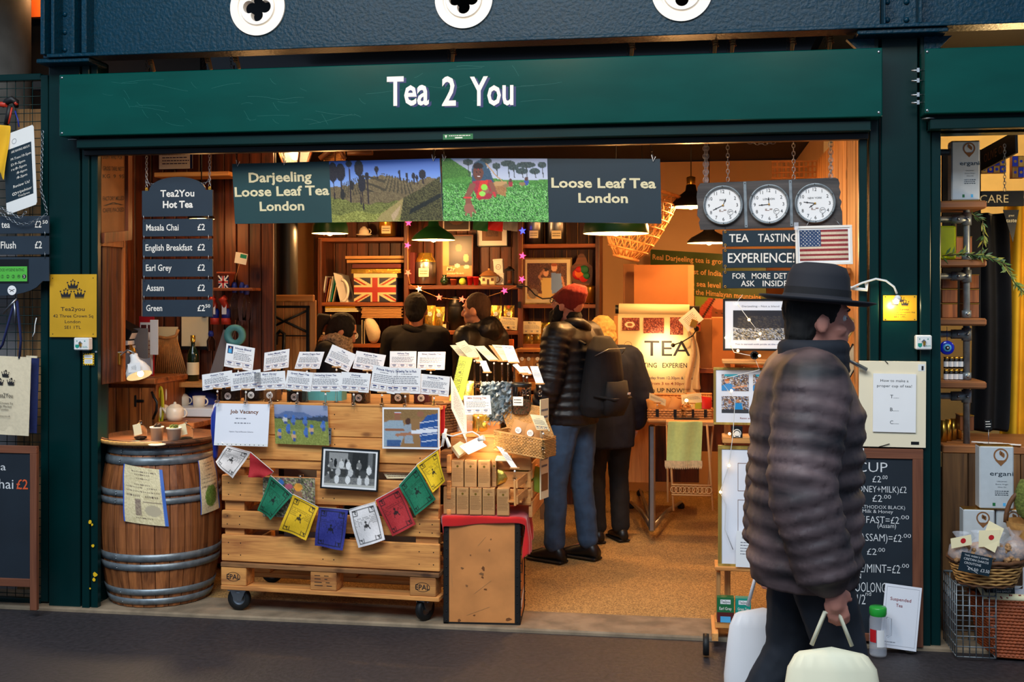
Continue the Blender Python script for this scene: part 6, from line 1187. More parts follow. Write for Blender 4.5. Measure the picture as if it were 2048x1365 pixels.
# scissor arm lamp
t = Thing('arm_lamp','white metal arm lamp with a contactless sticker leaning over the cupboard','lamp'); Yl = .25; a0,a1 = W(268,706,Yl),W(290,745,Yl); ax = (a1-a0).normalized(); Rm = (-ax).to_track_quat('Z','Y').to_matrix(); L_ = .13
m = MB('plastic_white'); m.lathe([(.07,-.03),(.068,-.0),(.05,.035),(.028,.06),(.022,.085),(.022,.1),(.0,.1)],W(276,742,Yl),'plastic_white',28,RY(-24) @ RX(-14)); t.part('lamp_shade',m); m = MB('bulb'); m.ball(W(281,748,Yl-.02),.018,n=10); t.part('bulb',m); m = MB('brass'); m.lathe([(.018,.1),(.018,.135),(.008,.14),(.008,.16),(0,.16)],W(276,742,Yl),'brass',12,RY(-24) @ RX(-14)); t.part('socket',m)
f = FB(256,727,281,745,Yl-.075,rot=rad(-8)); m = MB('paper'); f.slab(m,d0=-.001,d1=0); [f.line(m,[(.3+.1*q,.35-.04*q),(.34+.1*q,.5),(.3+.1*q,.65+.04*q)],.0015,.001,'ink') for q in range(4)]; t.part('sticker',m)
m = MB('steel'); m.tube([W(268,706,Yl),W(255,700,Yl),W(240,712,Yl),W(205,706,Yl-.04)],.005,n=6); m.tube([W(246,704,Yl),W(205,709,Yl-.03)],.004,n=6); m.tube([W(192,704,-.01),W(205,707,Yl-.05)],.005,n=6); t.part('arm',m); m = MB('brass'); m.box(W(238,718,Yl),(.02,.02,.07),ch=.003); t.part('bracket',m); t.done(); light('SPOT','arm_lamp_light',W(284,752,Yl-.02),34,(1,.72,.4),.03,(rad(-12),rad(-22),0),spot=140)
# stuff on the cupboard
for i,(x0,x1,y0,y1,Y,mt,lb) in enumerate(((236,296,657,755,Yc+.1,'grey_board','grey board standing behind the arm lamp'),(278,308,633,755,Yc+.2,'red','red edged calendar sheet with pictures'),(300,316,640,710,Yc+.15,'paper','white cards hanging on a clip'),(254,284,558,634,Yp-.015,'paper_glossy','white glossy sheet on the partition wall'))):
 f = FB(x0,y0,x1,y1,Y); m = MB(mt); f.slab(m,d0=-.006,d1=0,m=mt,ch=.001); t = Thing('standing_board',lb,'board'); t.part('board',m)
 if i == 1: m = MB('paper'); f.slab(m,.08,.1,.92,.95,0,.001,'paper'); f.slab(m,.14,.14,.5,.26,.001,.002,'wine_red'); f.slab(m,.6,.14,.88,.26,.001,.002,'wine_red'); f.words(m,.15,.4,.85,6,.07,.012,'ink_red',.0015,2); t.part('print',m)
 t.done()
for i,(x0,y0,x1,y1,mt,r_) in enumerate(((212,650,262,672,'black_paint',26),(218,682,256,692,'paper',0),(208,690,258,700,'oak_dark',0),(208,700,252,710,'black_paint',0))): m = MB(mt); f = FB(x0,y0,x1,y1,Yc+.02,rot=rad(r_)); f.slab(m,d0=-.18,d1=0,m=mt,ch=.003); f.slab(m,.05,.2,1.005,.8,-.17,-.01,'paper'); one('account_book',['black ledger leaning above the book pile on the cupboard','slim white book in the pile on the cupboard','brown book in the pile on the cupboard','lowest black book of the pile on the cupboard'][i],'book',m,'books on the cupboard')
m = MB('grey_cloth'); c = W(232,748,Yc); 
drape('striped_cloth','grey and white striped cloth bunched on the cupboard','cloth',lambda u,v: W(204+u*98,712+v*36+6*math.sin(u*9),Yc-.03)+V((0,.05*math.sin(u*14)*v-.04*v,.0)),24,10,'grey_cloth',.006)
m = MB('gold_foil'); c = W(212,728,Yc-.12); m.ball(c,(.035,.03,.09),n=12,R=RY(-12)); one('gold_foil_bag','crumpled gold foil bag by the left edge of the opening','bag',m,mods=[('disp',.03,.03)])
t = Thing('power_strip','white power strip with a black plug left of the hot tea board','socket'); f = FB(246,563,259,650,YP-.025,rot=rad(-2)); m = MB('plastic_white'); f.slab(m,d0=-.02,d1=.01,ch=.008); [f.disc(m,.35+.3*(q % 2),.1+q*.09,.003,.0115,'ink',8) for q in range(10)]; t.part('strip',m); m = MB('black_paint'); m.ball(f.P(.6,.48,.02),(.018,.02,.03),n=8); m.tube([f.P(.5,.5,.025),f.P(-.6,.6,.03),f.P(-1.2,.95,.03)],.004,n=5); t.part('plug',m); m = MB('plastic_white'); m.tube([W(241,530,1.26),W(255,560,1.26),W(260,590,1.25),W(272,640,1.25)],.003,n=5); t.part('cable',m); t.done()
# straw brush, clipboard, bottle, tape roll, spray bottles, price guns
t = Thing('straw_brush','fan shaped straw hand brush standing on the shelf','brush'); A,B = W(318,675,Yp-.12),W(352,672,Yp-.12)
m = MB('bamboo'); m.tube([A,(A+B)/2+V((0,0,-.012)),B,B+V((.015,0,.04))],.011,n=8); t.part('handle',m); m = MB('bamboo')
for q in range(46): u = q/45; a = A+(B-A)*u; b = W(306+u*74,766-8*math.sin(u*3),Yp-.12-.02*(q % 3)); m.tube([a,b],.0028,n=3)
t.part('bristles',m,kind='stuff'); t.done()
t = Thing('clipboard','black clipboard holding a cream paper','clipboard'); f = FB(361,630,418,700,Yp-.05); m = MB('black_paint'); f.slab(m,d0=-.004,d1=0); t.part('board',m); m = MB('paper_cream'); f.slab(m,.04,0,.98,.9,.0,.002,'paper_cream'); t.part('paper',m); m = MB('dark_steel'); m.ball(f.P(.85,.02,.01),(.02,.008,.012),n=8); t.part('clip',m); t.done()
bx('cream_sheet','cream paper pinned behind the straw brush','paper',317,356,654,688,Yp-.03,.003,'paper_cream')
m = MB('pine'); wbox(m,310,520,766,776,Yp-.28,.28,'pine',.003); m.box((W(330,700,Yp).x,Yp-.1,W(400,776,Yp-.28).z-.06),(.03,.16,.12)); one('bottle_shelf','pine shelf under the straw brush and wine bottle','shelf',m)
t = Thing('wine_bottle','green wine bottle with a cream label beside the straw brush','bottle'); c = W(386,766,Yp-.14); c.z = W(386,766,Yp-.28).z+.001; m = MB('bottle_green'); m.lathe([(0,0),(.037,0),(.037,.16),(.03,.19),(.013,.22),(.013,.28),(.015,.28),(.015,.29),(0,.29)],c,n=20); t.part('bottle_body',m); m = MB('paper_cream'); m.lathe([(.0385,.04),(.0385,.12)],c,'paper_cream',20); t.part('label',m); m = MB('gold_foil'); m.lathe([(.016,.25),(.016,.292),(0,.293)],c,'gold_foil',12); t.part('foil',m); t.done()
def spray(px,y0,y1,Y,col_,lb,orange=False):
 c = W(px,y1,Y); h_ = W(px,y0,Y).z-c.z; t = Thing('bottle',lb,'bottle','spray bottles on the partition'); m = MB('acrylic' if not orange else 'blue_plastic'); m.lathe([(0,0),(.026,0),(.028,h_*.5),(.02,h_*.62),(.012,h_*.7),(.012,h_*.75)],c,n=16); t.part('bottle_body',m); m = MB(col_); m.lathe([(.014,h_*.72),(.018,h_*.78),(.018,h_*.9),(.01,h_),(0,h_)],c,n=12); t.part('cap',m)
 if orange: m = MB('red'); m.tube([c+V((0,-.01,h_*.7)),c+V((0,-.02,h_*.9)),c+V((-.012,-.03,h_*1.15)),c+V((.01,-.03,h_*1.3))],[.022,.02,.026,.018],'rubber_red',10); m.lathe([(0,.0),(.03,0),(.03,.04),(.0,.05)],c+V((0,0,-.03)),'rubber_red',12); m.box(c+V((0,-.03,.07)),(.03,.004,.07),'paper'); t.part('pistol_grip',m)
 t.done()
for i,(x,y0,y1,col_,o_) in enumerate(((430,605,640,'rubber_red',True),(452,605,640,'rubber_red',True),(469,565,640,'blue_plastic',False),(484,565,642,'blue_plastic',False),(493,570,640,'blue_plastic',False),(422,662,702,'blue_plastic',False))): spray(x,y0,y1,Yp-.1,col_,['left orange handled tool hanging beside the menu board','right orange handled tool hanging beside the menu board','first clear bottle with a blue top, left of the three','middle clear bottle with a blue top','right clear bottle with a blue top','clear water bottle beside the clipboard'][i],o_)
m = MB('pine'); wbox(m,424,505,576,582,Yp-.16,.15,'shelf_x'); one('rail_shelf','narrow dark rail shelf holding bottles and tools','shelf',m)
t = Thing('plant_pot','dark wall pot with small photo cards on sticks','pot'); c = W(452,574,Yp-.1); m = MB('terracotta'); m.lathe([(0,0),(.04,0),(.055,.08),(.06,.08),(.06,.095),(0,.09)],c,n=18); t.part('pot_body',m); m = MB('paper'); f = FB(470,505,484,527,Yp-.1,rot=.15); f.slab(m,d0=-.001,d1=0); g = FB(478,507,494,529,Yp-.105,rot=.2); g.slab(m,d0=-.001,d1=0); g.slab(m,.1,.1,.9,.45,0,.001,'teal'); m.tube([W(480,525,Yp-.1),W(470,560,Yp-.1)],.002,'bamboo',4); t.part('photo_cards',m); t.done()
t = Thing('flag_mug','small union flag tin on the rail shelf','tin'); f = FB(437,552,456,577,Yp-.15); m = MB('navy_cloth'); f.slab(m,d0=-.08,d1=0,ch=.003); t.part('tin_body',m); m = MB('red'); f.line(m,[(0,0),(1,1)],.009,.001,'paper'); f.line(m,[(1,0),(0,1)],.009,.001,'paper'); f.slab(m,.35,0,.65,1,0,.002,'paper'); f.slab(m,0,.38,1,.62,0,.002,'paper'); f.slab(m,.42,0,.58,1,0,.0025,'red'); f.slab(m,0,.44,1,.56,0,.0025,'red'); t.part('flag_print',m); t.done()
t = Thing('tape_roll','pale blue round roll on the end of a grey paper roll','roll'); c = W(472,671,Yp-.2); m = MB('teal_plastic'); m.lathe([(.03,0),(.068,0),(.068,.03),(.03,.03),(.03,0)],c,'teal_plastic',28,RX(90)); t.part('blue_ring',m); m = MB('grey_board'); f = FQ((447,660),(470,660),(414,764),Yp-.17); f.slab(m,d0=-.01,d1=0,m='grey_board'); t.part('paper_sheet',m); t.done()
# folding table leaning
t = Thing('folding_table','folded wooden table leaning upright with a black X shaped metal frame','table'); Yt = 1.75; f = FB(519,590,632,900,Yt)
for q in range(7): m = MB('pine_z'); f.slab(m,q/7+.003,.02 if 0 < q < 6 else .035,(q+1)/7-.003,1,-.02,0,'pine_z',.004); t.part('board',m)
m = MB('pine'); f.slab(m,0.03,.0,.97,.045,-.015,.012,'pine',.006); t.part('batten',m); m = MB('black_paint')
for (a,b,c_,d) in ((.04,.07,.9,.085),(.04,.07,.09,1),(.85,.07,.9,1),(.04,.26,.9,.268)): f.slab(m,a,b,c_,d,.012,.03,'black_paint')
for p in (((.06,.1),(.87,.24)),((.87,.1),(.06,.24)),((.06,.3),(.87,.8))): m.tube([f.P(*p[0],.02),f.P(*p[1],.02)],.009,'black_paint',6)
t.part('metal_frame',m); m = MB('black_paint'); P_ = [(552,690),(553,670),(560,662),(568,668),(567,700),(560,760)]; m.tube([W(x,y,Yt-.08) for x,y in P_],.013,n=8); t.part('cane_hook',m,label='black crook handle'); t.done()
# worktop with teapots left, behind the barrel
t = Thing('wash_counter','white topped counter with teapots behind the barrel','counter'); m = MB('plastic_white'); wbox(m,330,640,819,836,.9,.36,'plastic_white',.004); t.part('worktop',m); m = MB('shelf_x'); wbox(m,335,640,838,1130,.95,.3,'shelf_x'); t.part('carcass',m); t.done()
def teapot(px,py,Y,s_,label,z=None):
 c = W(px,py,Y); 
 if z: c.z = z
 t = Thing('teapot',label,'teapot','white teapots'); m = MB('ceramic'); m.lathe([(0,0),(.05*s_,0),(.062*s_,.03*s_),(.06*s_,.09*s_),(.045*s_,.1*s_)],c,n=20); t.part('pot_body',m); m = MB('ceramic'); m.lathe([(.05*s_,.1*s_),(.03*s_,.115*s_),(.01*s_,.12*s_),(.01*s_,.13*s_),(0,.135*s_)],c,n=16); t.part('lid',m); m = MB('ceramic'); m.tube([c+V(((.058+.03*math.sin(a))*s_,0,(.055+.03*math.cos(a))*s_)) for a in [q*math.pi/6 for q in range(7)]],.006*s_,n=6); t.part('handle',m); m = MB('ceramic'); m.tube([c+V((-.05*s_,0,.04*s_)),c+V((-.095*s_,0,.09*s_))],[.014*s_,.007*s_],n=8); t.part('spout',m); t.done()
m = MB('cab_x'); wbox(m,312,388,846,858,.62,.35,'cab_x',.004); wbox(m,318,380,858,1100,.7,.25,'cab_z'); one('side_table','small wooden side table with teapots behind the barrel','table',m)
zz = W(350,846,.62).z+.001
teapot(350,846,.72,.85,'white teapot with a loop handle on the side table',zz); teapot(326,846,.8,.75,'plain white pot left of the loop handled teapot',zz); zz = W(400,819,.95).z+.001; teapot(365,818,1.1,.7,'small white teapot on the white counter near the blue bag',zz); m = MB('ceramic'); c = W(398,818,1.02); c.z = zz; m.lathe([(0,0),(.035,0),(.04,.075),(.036,.075),(.03,.01),(0,.01)],c,n=18); m.tube([c+V((.036+.022*math.sin(a),0,.04+.022*math.cos(a))) for a in [q*math.pi/6 for q in range(7)]],.005,n=6); one('mug','white mug on the white counter in front of the blue bag','mug',m)
m = MB('blue_plastic'); m.ball(W(400,802,1.2),(.13,.08,.075),n=20); one('blue_bag','crumpled blue plastic bag behind the white mug','bag',m,mods=[('disp',.06,.05)])
m = MB('blue_plastic'); m.ball(W(431,862,.04),(.018,.03,.16),n=12); one('blue_plastic_sheet','blue plastic sheet hanging at the left edge of the pallet counter','bag',m,mods=[('disp',.03,.05)])
# ================================================================ people
def person(label,x,y,yaw,H,P,wear,skin='skin',head=(0,0,0),hair=None,extra=None,name='person',vox=.011):
 """local frame: x to the person's right, y forward, z up; P overrides joints (metres for a 1.75 m figure)"""
 k = H/1.75; Rz = Matrix.Rotation(yaw,3,'Z'); o = V((x,y,.012))
 J = dict(pel=(0,0,.95),wai=(0,0,1.08),che=(0,.01,1.3),nk=(0,.0,1.47),hd=(0,.02,1.62),sL=(-.18,0,1.41),eL=(-.23,-.02,1.13),wL=(-.23,.06,.88),sR=(.18,0,1.41),eR=(.23,-.02,1.13),wR=(.23,.06,.88),hL=(-.09,0,.92),kL=(-.1,.02,.5),aL=(-.1,-.02,.09),hR=(.09,0,.92),kR=(.1,.02,.5),aR=(.1,-.02,.09)); J.update(P)
 def w_(p): return o+Rz @ (V(p)*k)
 j = {n: w_(p) for n,p in J.items()}
 sx,fy = Rz @ V((1,0,0)),Rz @ V((0,1,0)); t = Thing(name,label,'person')
 def torso(mb,g,lo=0.0,mt=None,cinch=.9):
  S = [(j['pel']-V((0,0,.04+lo))*k,.165,.115),(j['pel']+V((0,0,.04)),.168,.12),(j['wai'],.15*cinch/.9,.105),(j['che'],.175,.125),((j['sL']+j['sR'])/2+V((0,0,-.02)),.19,.1),((j['sL']+j['sR'])/2+V((0,0,.04)),.12,.075)]
  mb.loft([(c,sx*(a+g)*k,fy*(b+g)*k) for c,a,b in S],mt,18)
 # head frame
 tilt,turn,roll = head; Rh = Rz @ Matrix.Rotation(turn,3,'Z') @ Matrix.Rotation(tilt,3,'X') @ Matrix.Rotation(roll,3,'Y'); hc = j['hd']
 def hp(p): return hc+Rh @ (V(p)*k)
 m = MB(skin); m.ball(hp((0,-.01,.025)),V((.076,.096,.1))*k,n=20,R=Rh); m.ball(hp((0,.022,-.045)),V((.056,.07,.068))*k,n=16,R=Rh); m.ball(hp((0,.062,-.088)),V((.026,.024,.022))*k,n=10,R=Rh)
 m.tube([hp((0,.082,.02)),hp((0,.104,-.014)),hp((0,.108,-.028)),hp((0,.085,-.036))],[.008*k,.0105*k,.0115*k,.008*k],n=8); m.ball(hp((0,.082,-.058)),V((.024,.012,.007))*k,n=8,R=Rh); m.ball(hp((0,.08,-.068)),V((.02,.013,.007))*k,n=8,R=Rh)
 m.ball(hp((0,.078,.035)),V((.055,.018,.012))*k,n=10,R=Rh)
 for s in (-1,1): m.ball(hp((s*.078,-.005,-.01)),V((.012,.022,.034))*k,n=10,R=Rh); m.ball(hp((s*.04,.055,-.03)),V((.022,.028,.022))*k,n=8,R=Rh)
 m.limb(j['nk']-V((0,0,.08)),.06*k,hc+Rh @ V((0,-.02,-.05))*k,.052*k); torso(m,-.015)
 for s in 'LR':
  m.limb(j['s'+s],.055*k,j['e'+s],.042*k); m.limb(j['e'+s],.042*k,j['w'+s],.029*k); m.limb((j['che']+j['s'+s])/2+V((0,0,.05)),.06*k,j['s'+s],.055*k)
  m.limb(j['h'+s],.085*k,j['k'+s],.056*k); m.limb(j['k'+s],.056*k,j['a'+s],.038*k); m.limb(j['a'+s],.036*k,j['a'+s]+fy*.12*k-V((0,0,.05)),.03*k)
  d = (j['w'+s]-j['e'+s]).normalized(); q = sx-d*sx.dot(d); q = q.normalized(); nn = d.cross(q)
  sg = -1 if s == 'R' else 1; pal = j['w'+s]+d*.05*k; palm_s = fy-d*fy.dot(d); palm_s = palm_s.normalized(); inw = (sx*sg-d*(sx*sg).dot(d)).normalized()
  m.limb(j['w'+s]+d*.01,.024*k,pal+d*.025*k,.026*k); m.ball(pal+palm_s*.012*k,V((.028,.028,.04))*k,n=10)
  for f in range(4):
   b = pal+d*.032*k+palm_s*(.028-.018*f)*k; L_ = (.034,.04,.037,.028)[f]*k; c1 = b+d*L_+inw*.006*k; c2 = c1+d*L_*.6+inw*.02*k; c3 = c2+d*L_*.1+inw*.018*k; m.tube([b-d*.02*k,b,c1,c2,c3],[.009*k,.009*k,.0085*k,.008*k,.006*k],n=6)
  b = pal-d*.015*k+palm_s*.026*k; m.tube([b-palm_s*.01,b,b+palm_s*.022*k+d*.022*k+inw*.01*k,b+palm_s*.022*k+d*.048*k+inw*.018*k],[.013*k,.012*k,.0105*k,.008*k],n=6)
 t.part('body',m,mods=[('remesh',.0075,1)])
 for s in (-1,1):
  m = MB('plastic_white'); m.ball(hp((s*.03,.07,.008)),.0115*k,n=10); m.ball(hp((s*.03,.0785,.008)),.0052*k,'ink',8); t.part('eye',m)
  m = MB(hair or 'hair_black'); m.tube([hp((s*.014,.09,.03)),hp((s*.03,.09,.036)),hp((s*.048,.08,.03))],[.003,.004,.002],n=5); t.part('eyebrow',m)
 # clothing
 jm,jg,jl = wear['jacket']; m = MB(jm); torso(m,jg,jl,jm,1.05)
 for s in 'LR':
  m.limb(j['s'+s],(.06+jg)*k,j['e'+s],(.048+jg*.9)*k); d = (j['w'+s]-j['e'+s]); m.limb(j['e'+s],(.048+jg*.9)*k,j['e'+s]+d*.93,(.034+jg*.7)*k); m.limb((j['sL']+j['sR'])/2+V((0,0,0)),(.07+jg)*k,j['s'+s],(.058+jg)*k)
  if wear.get('quilt'):
   for (a,b,r0,r1) in ((j['s'+s],j['e'+s],.064+jg,.052+jg),(j['e'+s],j['w'+s],.052+jg,.038+jg)):
    for q in range(6): u = (q+.5)/6; m.ring(a+(b-a)*u,(r0+(r1-r0)*u-.014)*k,.02*k,jm,(b-a),14,6)
 if wear.get('quilt'):
  for q in range(8):
   u = (q+.5)/8; c = j['pel']*(1-u)+j['che']*u; c = c+V((0,0,-jl*k*(1-u)+.04*u)); a,b = (.165+jg-.006)*k,(.118+jg-.006)*k; m.tube([c+sx*a*math.cos(r_)+fy*b*math.sin(r_) for r_ in [2*math.pi*i/20 for i in range(20)]],.022*k,jm,6,closed=True)
 t.part('jacket',m,mods=[('remesh',vox,2 if not wear.get('quilt') else 1)]+([('disp',.012,.09)] if not wear.get('quilt') else []))
 if wear.get('collar'): m = MB(jm); m.tube([j['nk']+(sx*math.cos(a)*.085+fy*math.sin(a)*.085)*k+V((0,0,-.0+.02*math.sin(a*2))) for a in [2*math.pi*i/16 for i in range(16)]],wear['collar']*k,jm,8,closed=True); t.part('collar',m)
 if wear.get('hood'): m = MB(jm); m.ball(j['nk']-fy*.085*k+V((0,0,.0)),V((.13,.075,.1))*k,n=16,R=Rz); m.tube([j['nk']+(sx*math.cos(a)*.1+fy*(math.sin(a)*.09-.01))*k+V((0,0,.02)) for a in [2*math.pi*i/16 for i in range(16)]],.035*k,jm,8,closed=True); t.part('hood',m,mods=[('remesh',.012,2),('disp',.02,.05)])
 tm,tg = wear['trousers']; m = MB(tm); m.loft([(j['pel']-V((0,0,.1))*k,sx*.16*k,fy*.12*k),(j['pel'],sx*.175*k,fy*.125*k),(j['pel']+V((0,0,.08))*k,sx*.16*k,fy*.115*k)],tm,16)
 for s in 'LR':
  m.limb(j['h'+s]-V((0,0,.02)),(.095+tg)*k,j['k'+s],(.068+tg)*k); m.limb(j['k'+s],(.068+tg)*k,j['a'+s]+(j['k'+s]-j['a'+s])*.08,(.06+tg)*k)
  for q in range(3): m.ring(j['a'+s]+(j['k'+s]-j['a'+s])*(.08+.09*q),(.05+tg)*k,.014*k,tm,(.1*q,.1,1),12,6)
 t.part('trousers',m,mods=[('remesh',.012,1),('disp',.016,.08)])
 for s in 'LR':
  a = j['a'+s]; m = MB(wear.get('shoe','leather')); f_ = fy
  m.loft([(a-f_*.075*k+V((0,0,-.045))*k,sx*.03*k,V((0,0,.035))*k),(a-f_*.03*k+V((0,0,-.02))*k,sx*.042*k,V((0,0,.06))*k),(a+f_*.05*k+V((0,0,-.035))*k,sx*.045*k,V((0,0,.046))*k),(a+f_*.13*k+V((0,0,-.05))*k,sx*.048*k,V((0,0,.03))*k),(a+f_*.19*k+V((0,0,-.058))*k,sx*.03*k,V((0,0,.018))*k)],None,14); i_ = t.part('shoe',m); m = MB('rubber'); m.box(a+f_*.06*k-V((0,0,.077*k)),(.095*k,.27*k,.016*k),'rubber',Rz,.006); t.part('sole',m,under=i_)
 if extra: extra(t,j,hp,sx,fy,k,Rh,Rz)
 return t.done(base=(x,y,.0))
def cap_hair(mt,puff=1.0,back=0.0,low=-.02,vox=.008,disp=.01):
 def f(t,j,hp,sx,fy,k,Rh,Rz):
  m = MB(mt); m.ball(hp((0,-.022,.035)),V((.086*puff,.1*puff,.1*puff))*k,n=20,R=Rh); m.ball(hp((0,-.06,low)),V((.074*puff,.055*puff,.075))*k,n=14,R=Rh); t.part('hair',m,mods=[('remesh',vox,1),('disp',disp,.02)])
 return f
def feet_at(px,Y): return W(px,1100,Y).x,Y
# 1 woman with scarf, head bent, seen from behind left
def ex_woman(t,j,hp,sx,fy,k,Rh,Rz):
 m = MB('hair_black'); m.ball(hp((0,-.03,.035)),V((.09,.11,.105))*k,n=20,R=Rh); m.ball(hp((0,-.07,-.03)),V((.075,.06,.08))*k,n=14,R=Rh); m.ball(hp((-.05,.03,.02)),V((.035,.05,.075))*k,n=12,R=Rh); m.ball(hp((.05,.03,.02)),V((.035,.05,.075))*k,n=12,R=Rh); t.part('hair',m,mods=[('remesh',.008,2),('disp',.012,.03)])
 m = MB('hair_black'); a = hp((0,-.13,.04)); m.tube([a+fy*.02,a-fy*.06+V((0,0,.0)),a-fy*.1-V((0,0,.07)),a-fy*.1-V((0,0,.17)),a-fy*.07-V((0,0,.28))],[.03,.048,.05,.042,.012],n=10); t.part('ponytail',m,mods=[('disp',.02,.03)])
 m = MB('kraft'); m.ring(a,.026,.007,'kraft',fy); t.part('hair_band',m)
 m = MB('scarf'); 
 for q in range(3): m.tube([j['nk']+(sx*math.cos(r_)*(.1+.01*q)+fy*(math.sin(r_)*.095+.02))*k+V((0,0,-.03+.04*q+.015*math.sin(r_*3+q))) for r_ in [2*math.pi*i/16 for i in range(16)]],.04*k,'scarf',8,closed=True)
 t.part('scarf',m,mods=[('remesh',.011,1),('disp',.02,.03)])
x,y = feet_at(652,1.95); person('dark haired woman with a ponytail and speckled scarf looking down behind the counter',x,y,rad(-72),1.62,dict(nk=(0,.05,1.45),hd=(0,.13,1.56),eR=(.22,.08,1.14),wR=(.12,.25,1.05),eL=(-.22,.08,1.14),wL=(-.12,.25,1.05)),dict(jacket=('black_cloth',.03,.06),trousers=('dark_trousers',.005),quilt=False),'skin',(rad(-28),rad(-8),0),extra=ex_woman)
# 2 man in dark coat from behind
x,y = feet_at(832,2.6); person('short black haired man in a dark navy coat, back turned, before the screen',x,y,rad(0),1.72,dict(eL=(-.24,.06,1.15),wL=(-.2,.24,1.05),eR=(.24,.06,1.15),wR=(.2,.24,1.05)),dict(jacket=('black_cloth',.032,.1),trousers=('dark_trousers',.005),collar=.026),'skin_brown',(0,0,0),extra=cap_hair('hair_black',1.02))
# 3 hooded man in profile
x,y = feet_at(962,2.35); person('short brown haired man in a black hooded jacket, face turned left',x,y,rad(62),1.73,dict(hd=(0,.05,1.61)),dict(jacket=('fabric_puffer',.035,.08),trousers=('dark_trousers',.005),hood=True),'skin',(rad(-4),rad(20),0),hair='hair_brown',extra=cap_hair('hair_brown',.98,disp=.006))
# 4 bearded man with beanie and backpack
def ex_beanie(t,j,hp,sx,fy,k,Rh,Rz):
 m = MB('beanie'); m.loft([(hp((0,.012,.0)),Rh @ V((.088,0,0))*k,Rh @ V((0,.1,.03))*k),(hp((0,-.005,.045)),Rh @ V((.09,0,0))*k,Rh @ V((0,.105,0))*k),(hp((0,-.03,.1)),Rh @ V((.075,0,0))*k,Rh @ V((0,.085,0))*k),(hp((0,-.055,.14)),Rh @ V((.035,0,0))*k,Rh @ V((0,.045,0))*k)],'beanie',18); t.part('beanie',m,mods=[('remesh',.008,1),('disp',.006,.02)])
 m = MB('hair_black'); m.ball(hp((0,.058,-.09)),V((.05,.052,.055))*k,n=14,R=Rh); m.ball(hp((0,.05,-.145)),V((.042,.04,.07))*k,n=12,R=Rh); m.ball(hp((0,-.06,-.06)),V((.06,.05,.05))*k,n=12,R=Rh)
 for s in (-1,1): m.ball(hp((s*.055,.025,-.06)),V((.022,.04,.06))*k,n=10,R=Rh)
 t.part('beard',m,mods=[('remesh',.009,1),('disp',.014,.02)])
 m = MB('black_paint')
 for s in (-1,1): m.ring(hp((s*.032,.1,.008)),.021,.003,'black_paint',Rh @ V((0,1,0)),14,5); m.tube([hp((s*.055,.1,.012)),hp((s*.085,.02,.01))],.0028,n=5)
 m.tube([hp((-.012,.103,.014)),hp((.012,.103,.014))],.003,n=5); t.part('glasses',m)
def backpack(p,fy,sx,mt='fabric_puffer'):
 t = Thing('backpack','dark rucksack worn by the man in the red beanie','bag'); Rb = Matrix((sx,fy,V((0,0,1)))).transposed() @ RX(8)
 def b(q): return p+Rb @ V(q)
 m = MB('black_cloth'); m.loft([(b((0,0,-.27)),Rb @ V((.13,0,0)),Rb @ V((0,.08,0))),(b((0,-.015,-.2)),Rb @ V((.165,0,0)),Rb @ V((0,.12,0))),(b((0,-.01,.0)),Rb @ V((.165,0,0)),Rb @ V((0,.11,0))),(b((0,0.01,.15)),Rb @ V((.145,0,0)),Rb @ V((0,.085,0))),(b((0,.03,.23)),Rb @ V((.08,0,0)),Rb @ V((0,.04,0)))],'black_cloth',20); i_ = t.part('main_bag',m,mods=[('remesh',.011,1)])
 m = MB('black_cloth'); m.loft([(b((0,-.12,-.24)),Rb @ V((.1,0,0)),Rb @ V((0,.045,0))),(b((0,-.13,-.15)),Rb @ V((.125,0,0)),Rb @ V((0,.06,0))),(b((0,-.115,-.03)),Rb @ V((.11,0,0)),Rb @ V((0,.03,0)))],'black_cloth',16); t.part('front_pocket',m)
 for s in (-1,1): m = MB('black_cloth'); m.tube([b((s*.09,.09,.17)),b((s*.1,.17,.2)),b((s*.1,.27,.12)),b((s*.11,.26,-.02)),b((s*.12,.12,-.18))],.017,n=8,ell=.5); t.part('shoulder_strap',m)
 m = MB('steel'); m.tube([b((-.16,-.03,.12)),b((-.1,-.085,.17)),b((.1,-.085,.17)),b((.16,-.03,.12))],.0025,n=4); m.box(b((.06,-.175,-.1)),(.03,.004,.012),'plastic_white',Rb); t.part('zip',m); m = MB('black_cloth'); m.tube([b((-.166,-.06,-.12)),b((-.1,-.17,-.13)),b((.1,-.17,-.13)),b((.166,-.06,-.12))],.009,n=6); t.part('compression_strap',m); t.done()
x,y = feet_at(1146,1.5); yw = rad(62); person('bearded man in a dark red beanie, black puffer jacket and jeans',x,y,yw,1.79,dict(nk=(0,.0,1.47),hd=(0,.04,1.6),aL=(-.1,.07,.09),kL=(-.1,.06,.5),aR=(.1,-.05,.09),kR=(.1,.0,.5),wL=(-.22,.12,.86),eL=(-.25,.0,1.12),wR=(.22,.1,.86),eR=(.25,-.02,1.12)),dict(jacket=('fabric_puffer',.03,.05),trousers=('denim',.006),quilt=True,collar=.035),'skin_pink',(rad(14),rad(5),0),extra=ex_beanie)
Rz_ = Matrix.Rotation(yw,3,'Z'); fy_,sx_ = Rz_ @ V((0,1,0)),Rz_ @ V((1,0,0)); backpack(V((x,y,1.22))-fy_*.22,fy_,sx_)
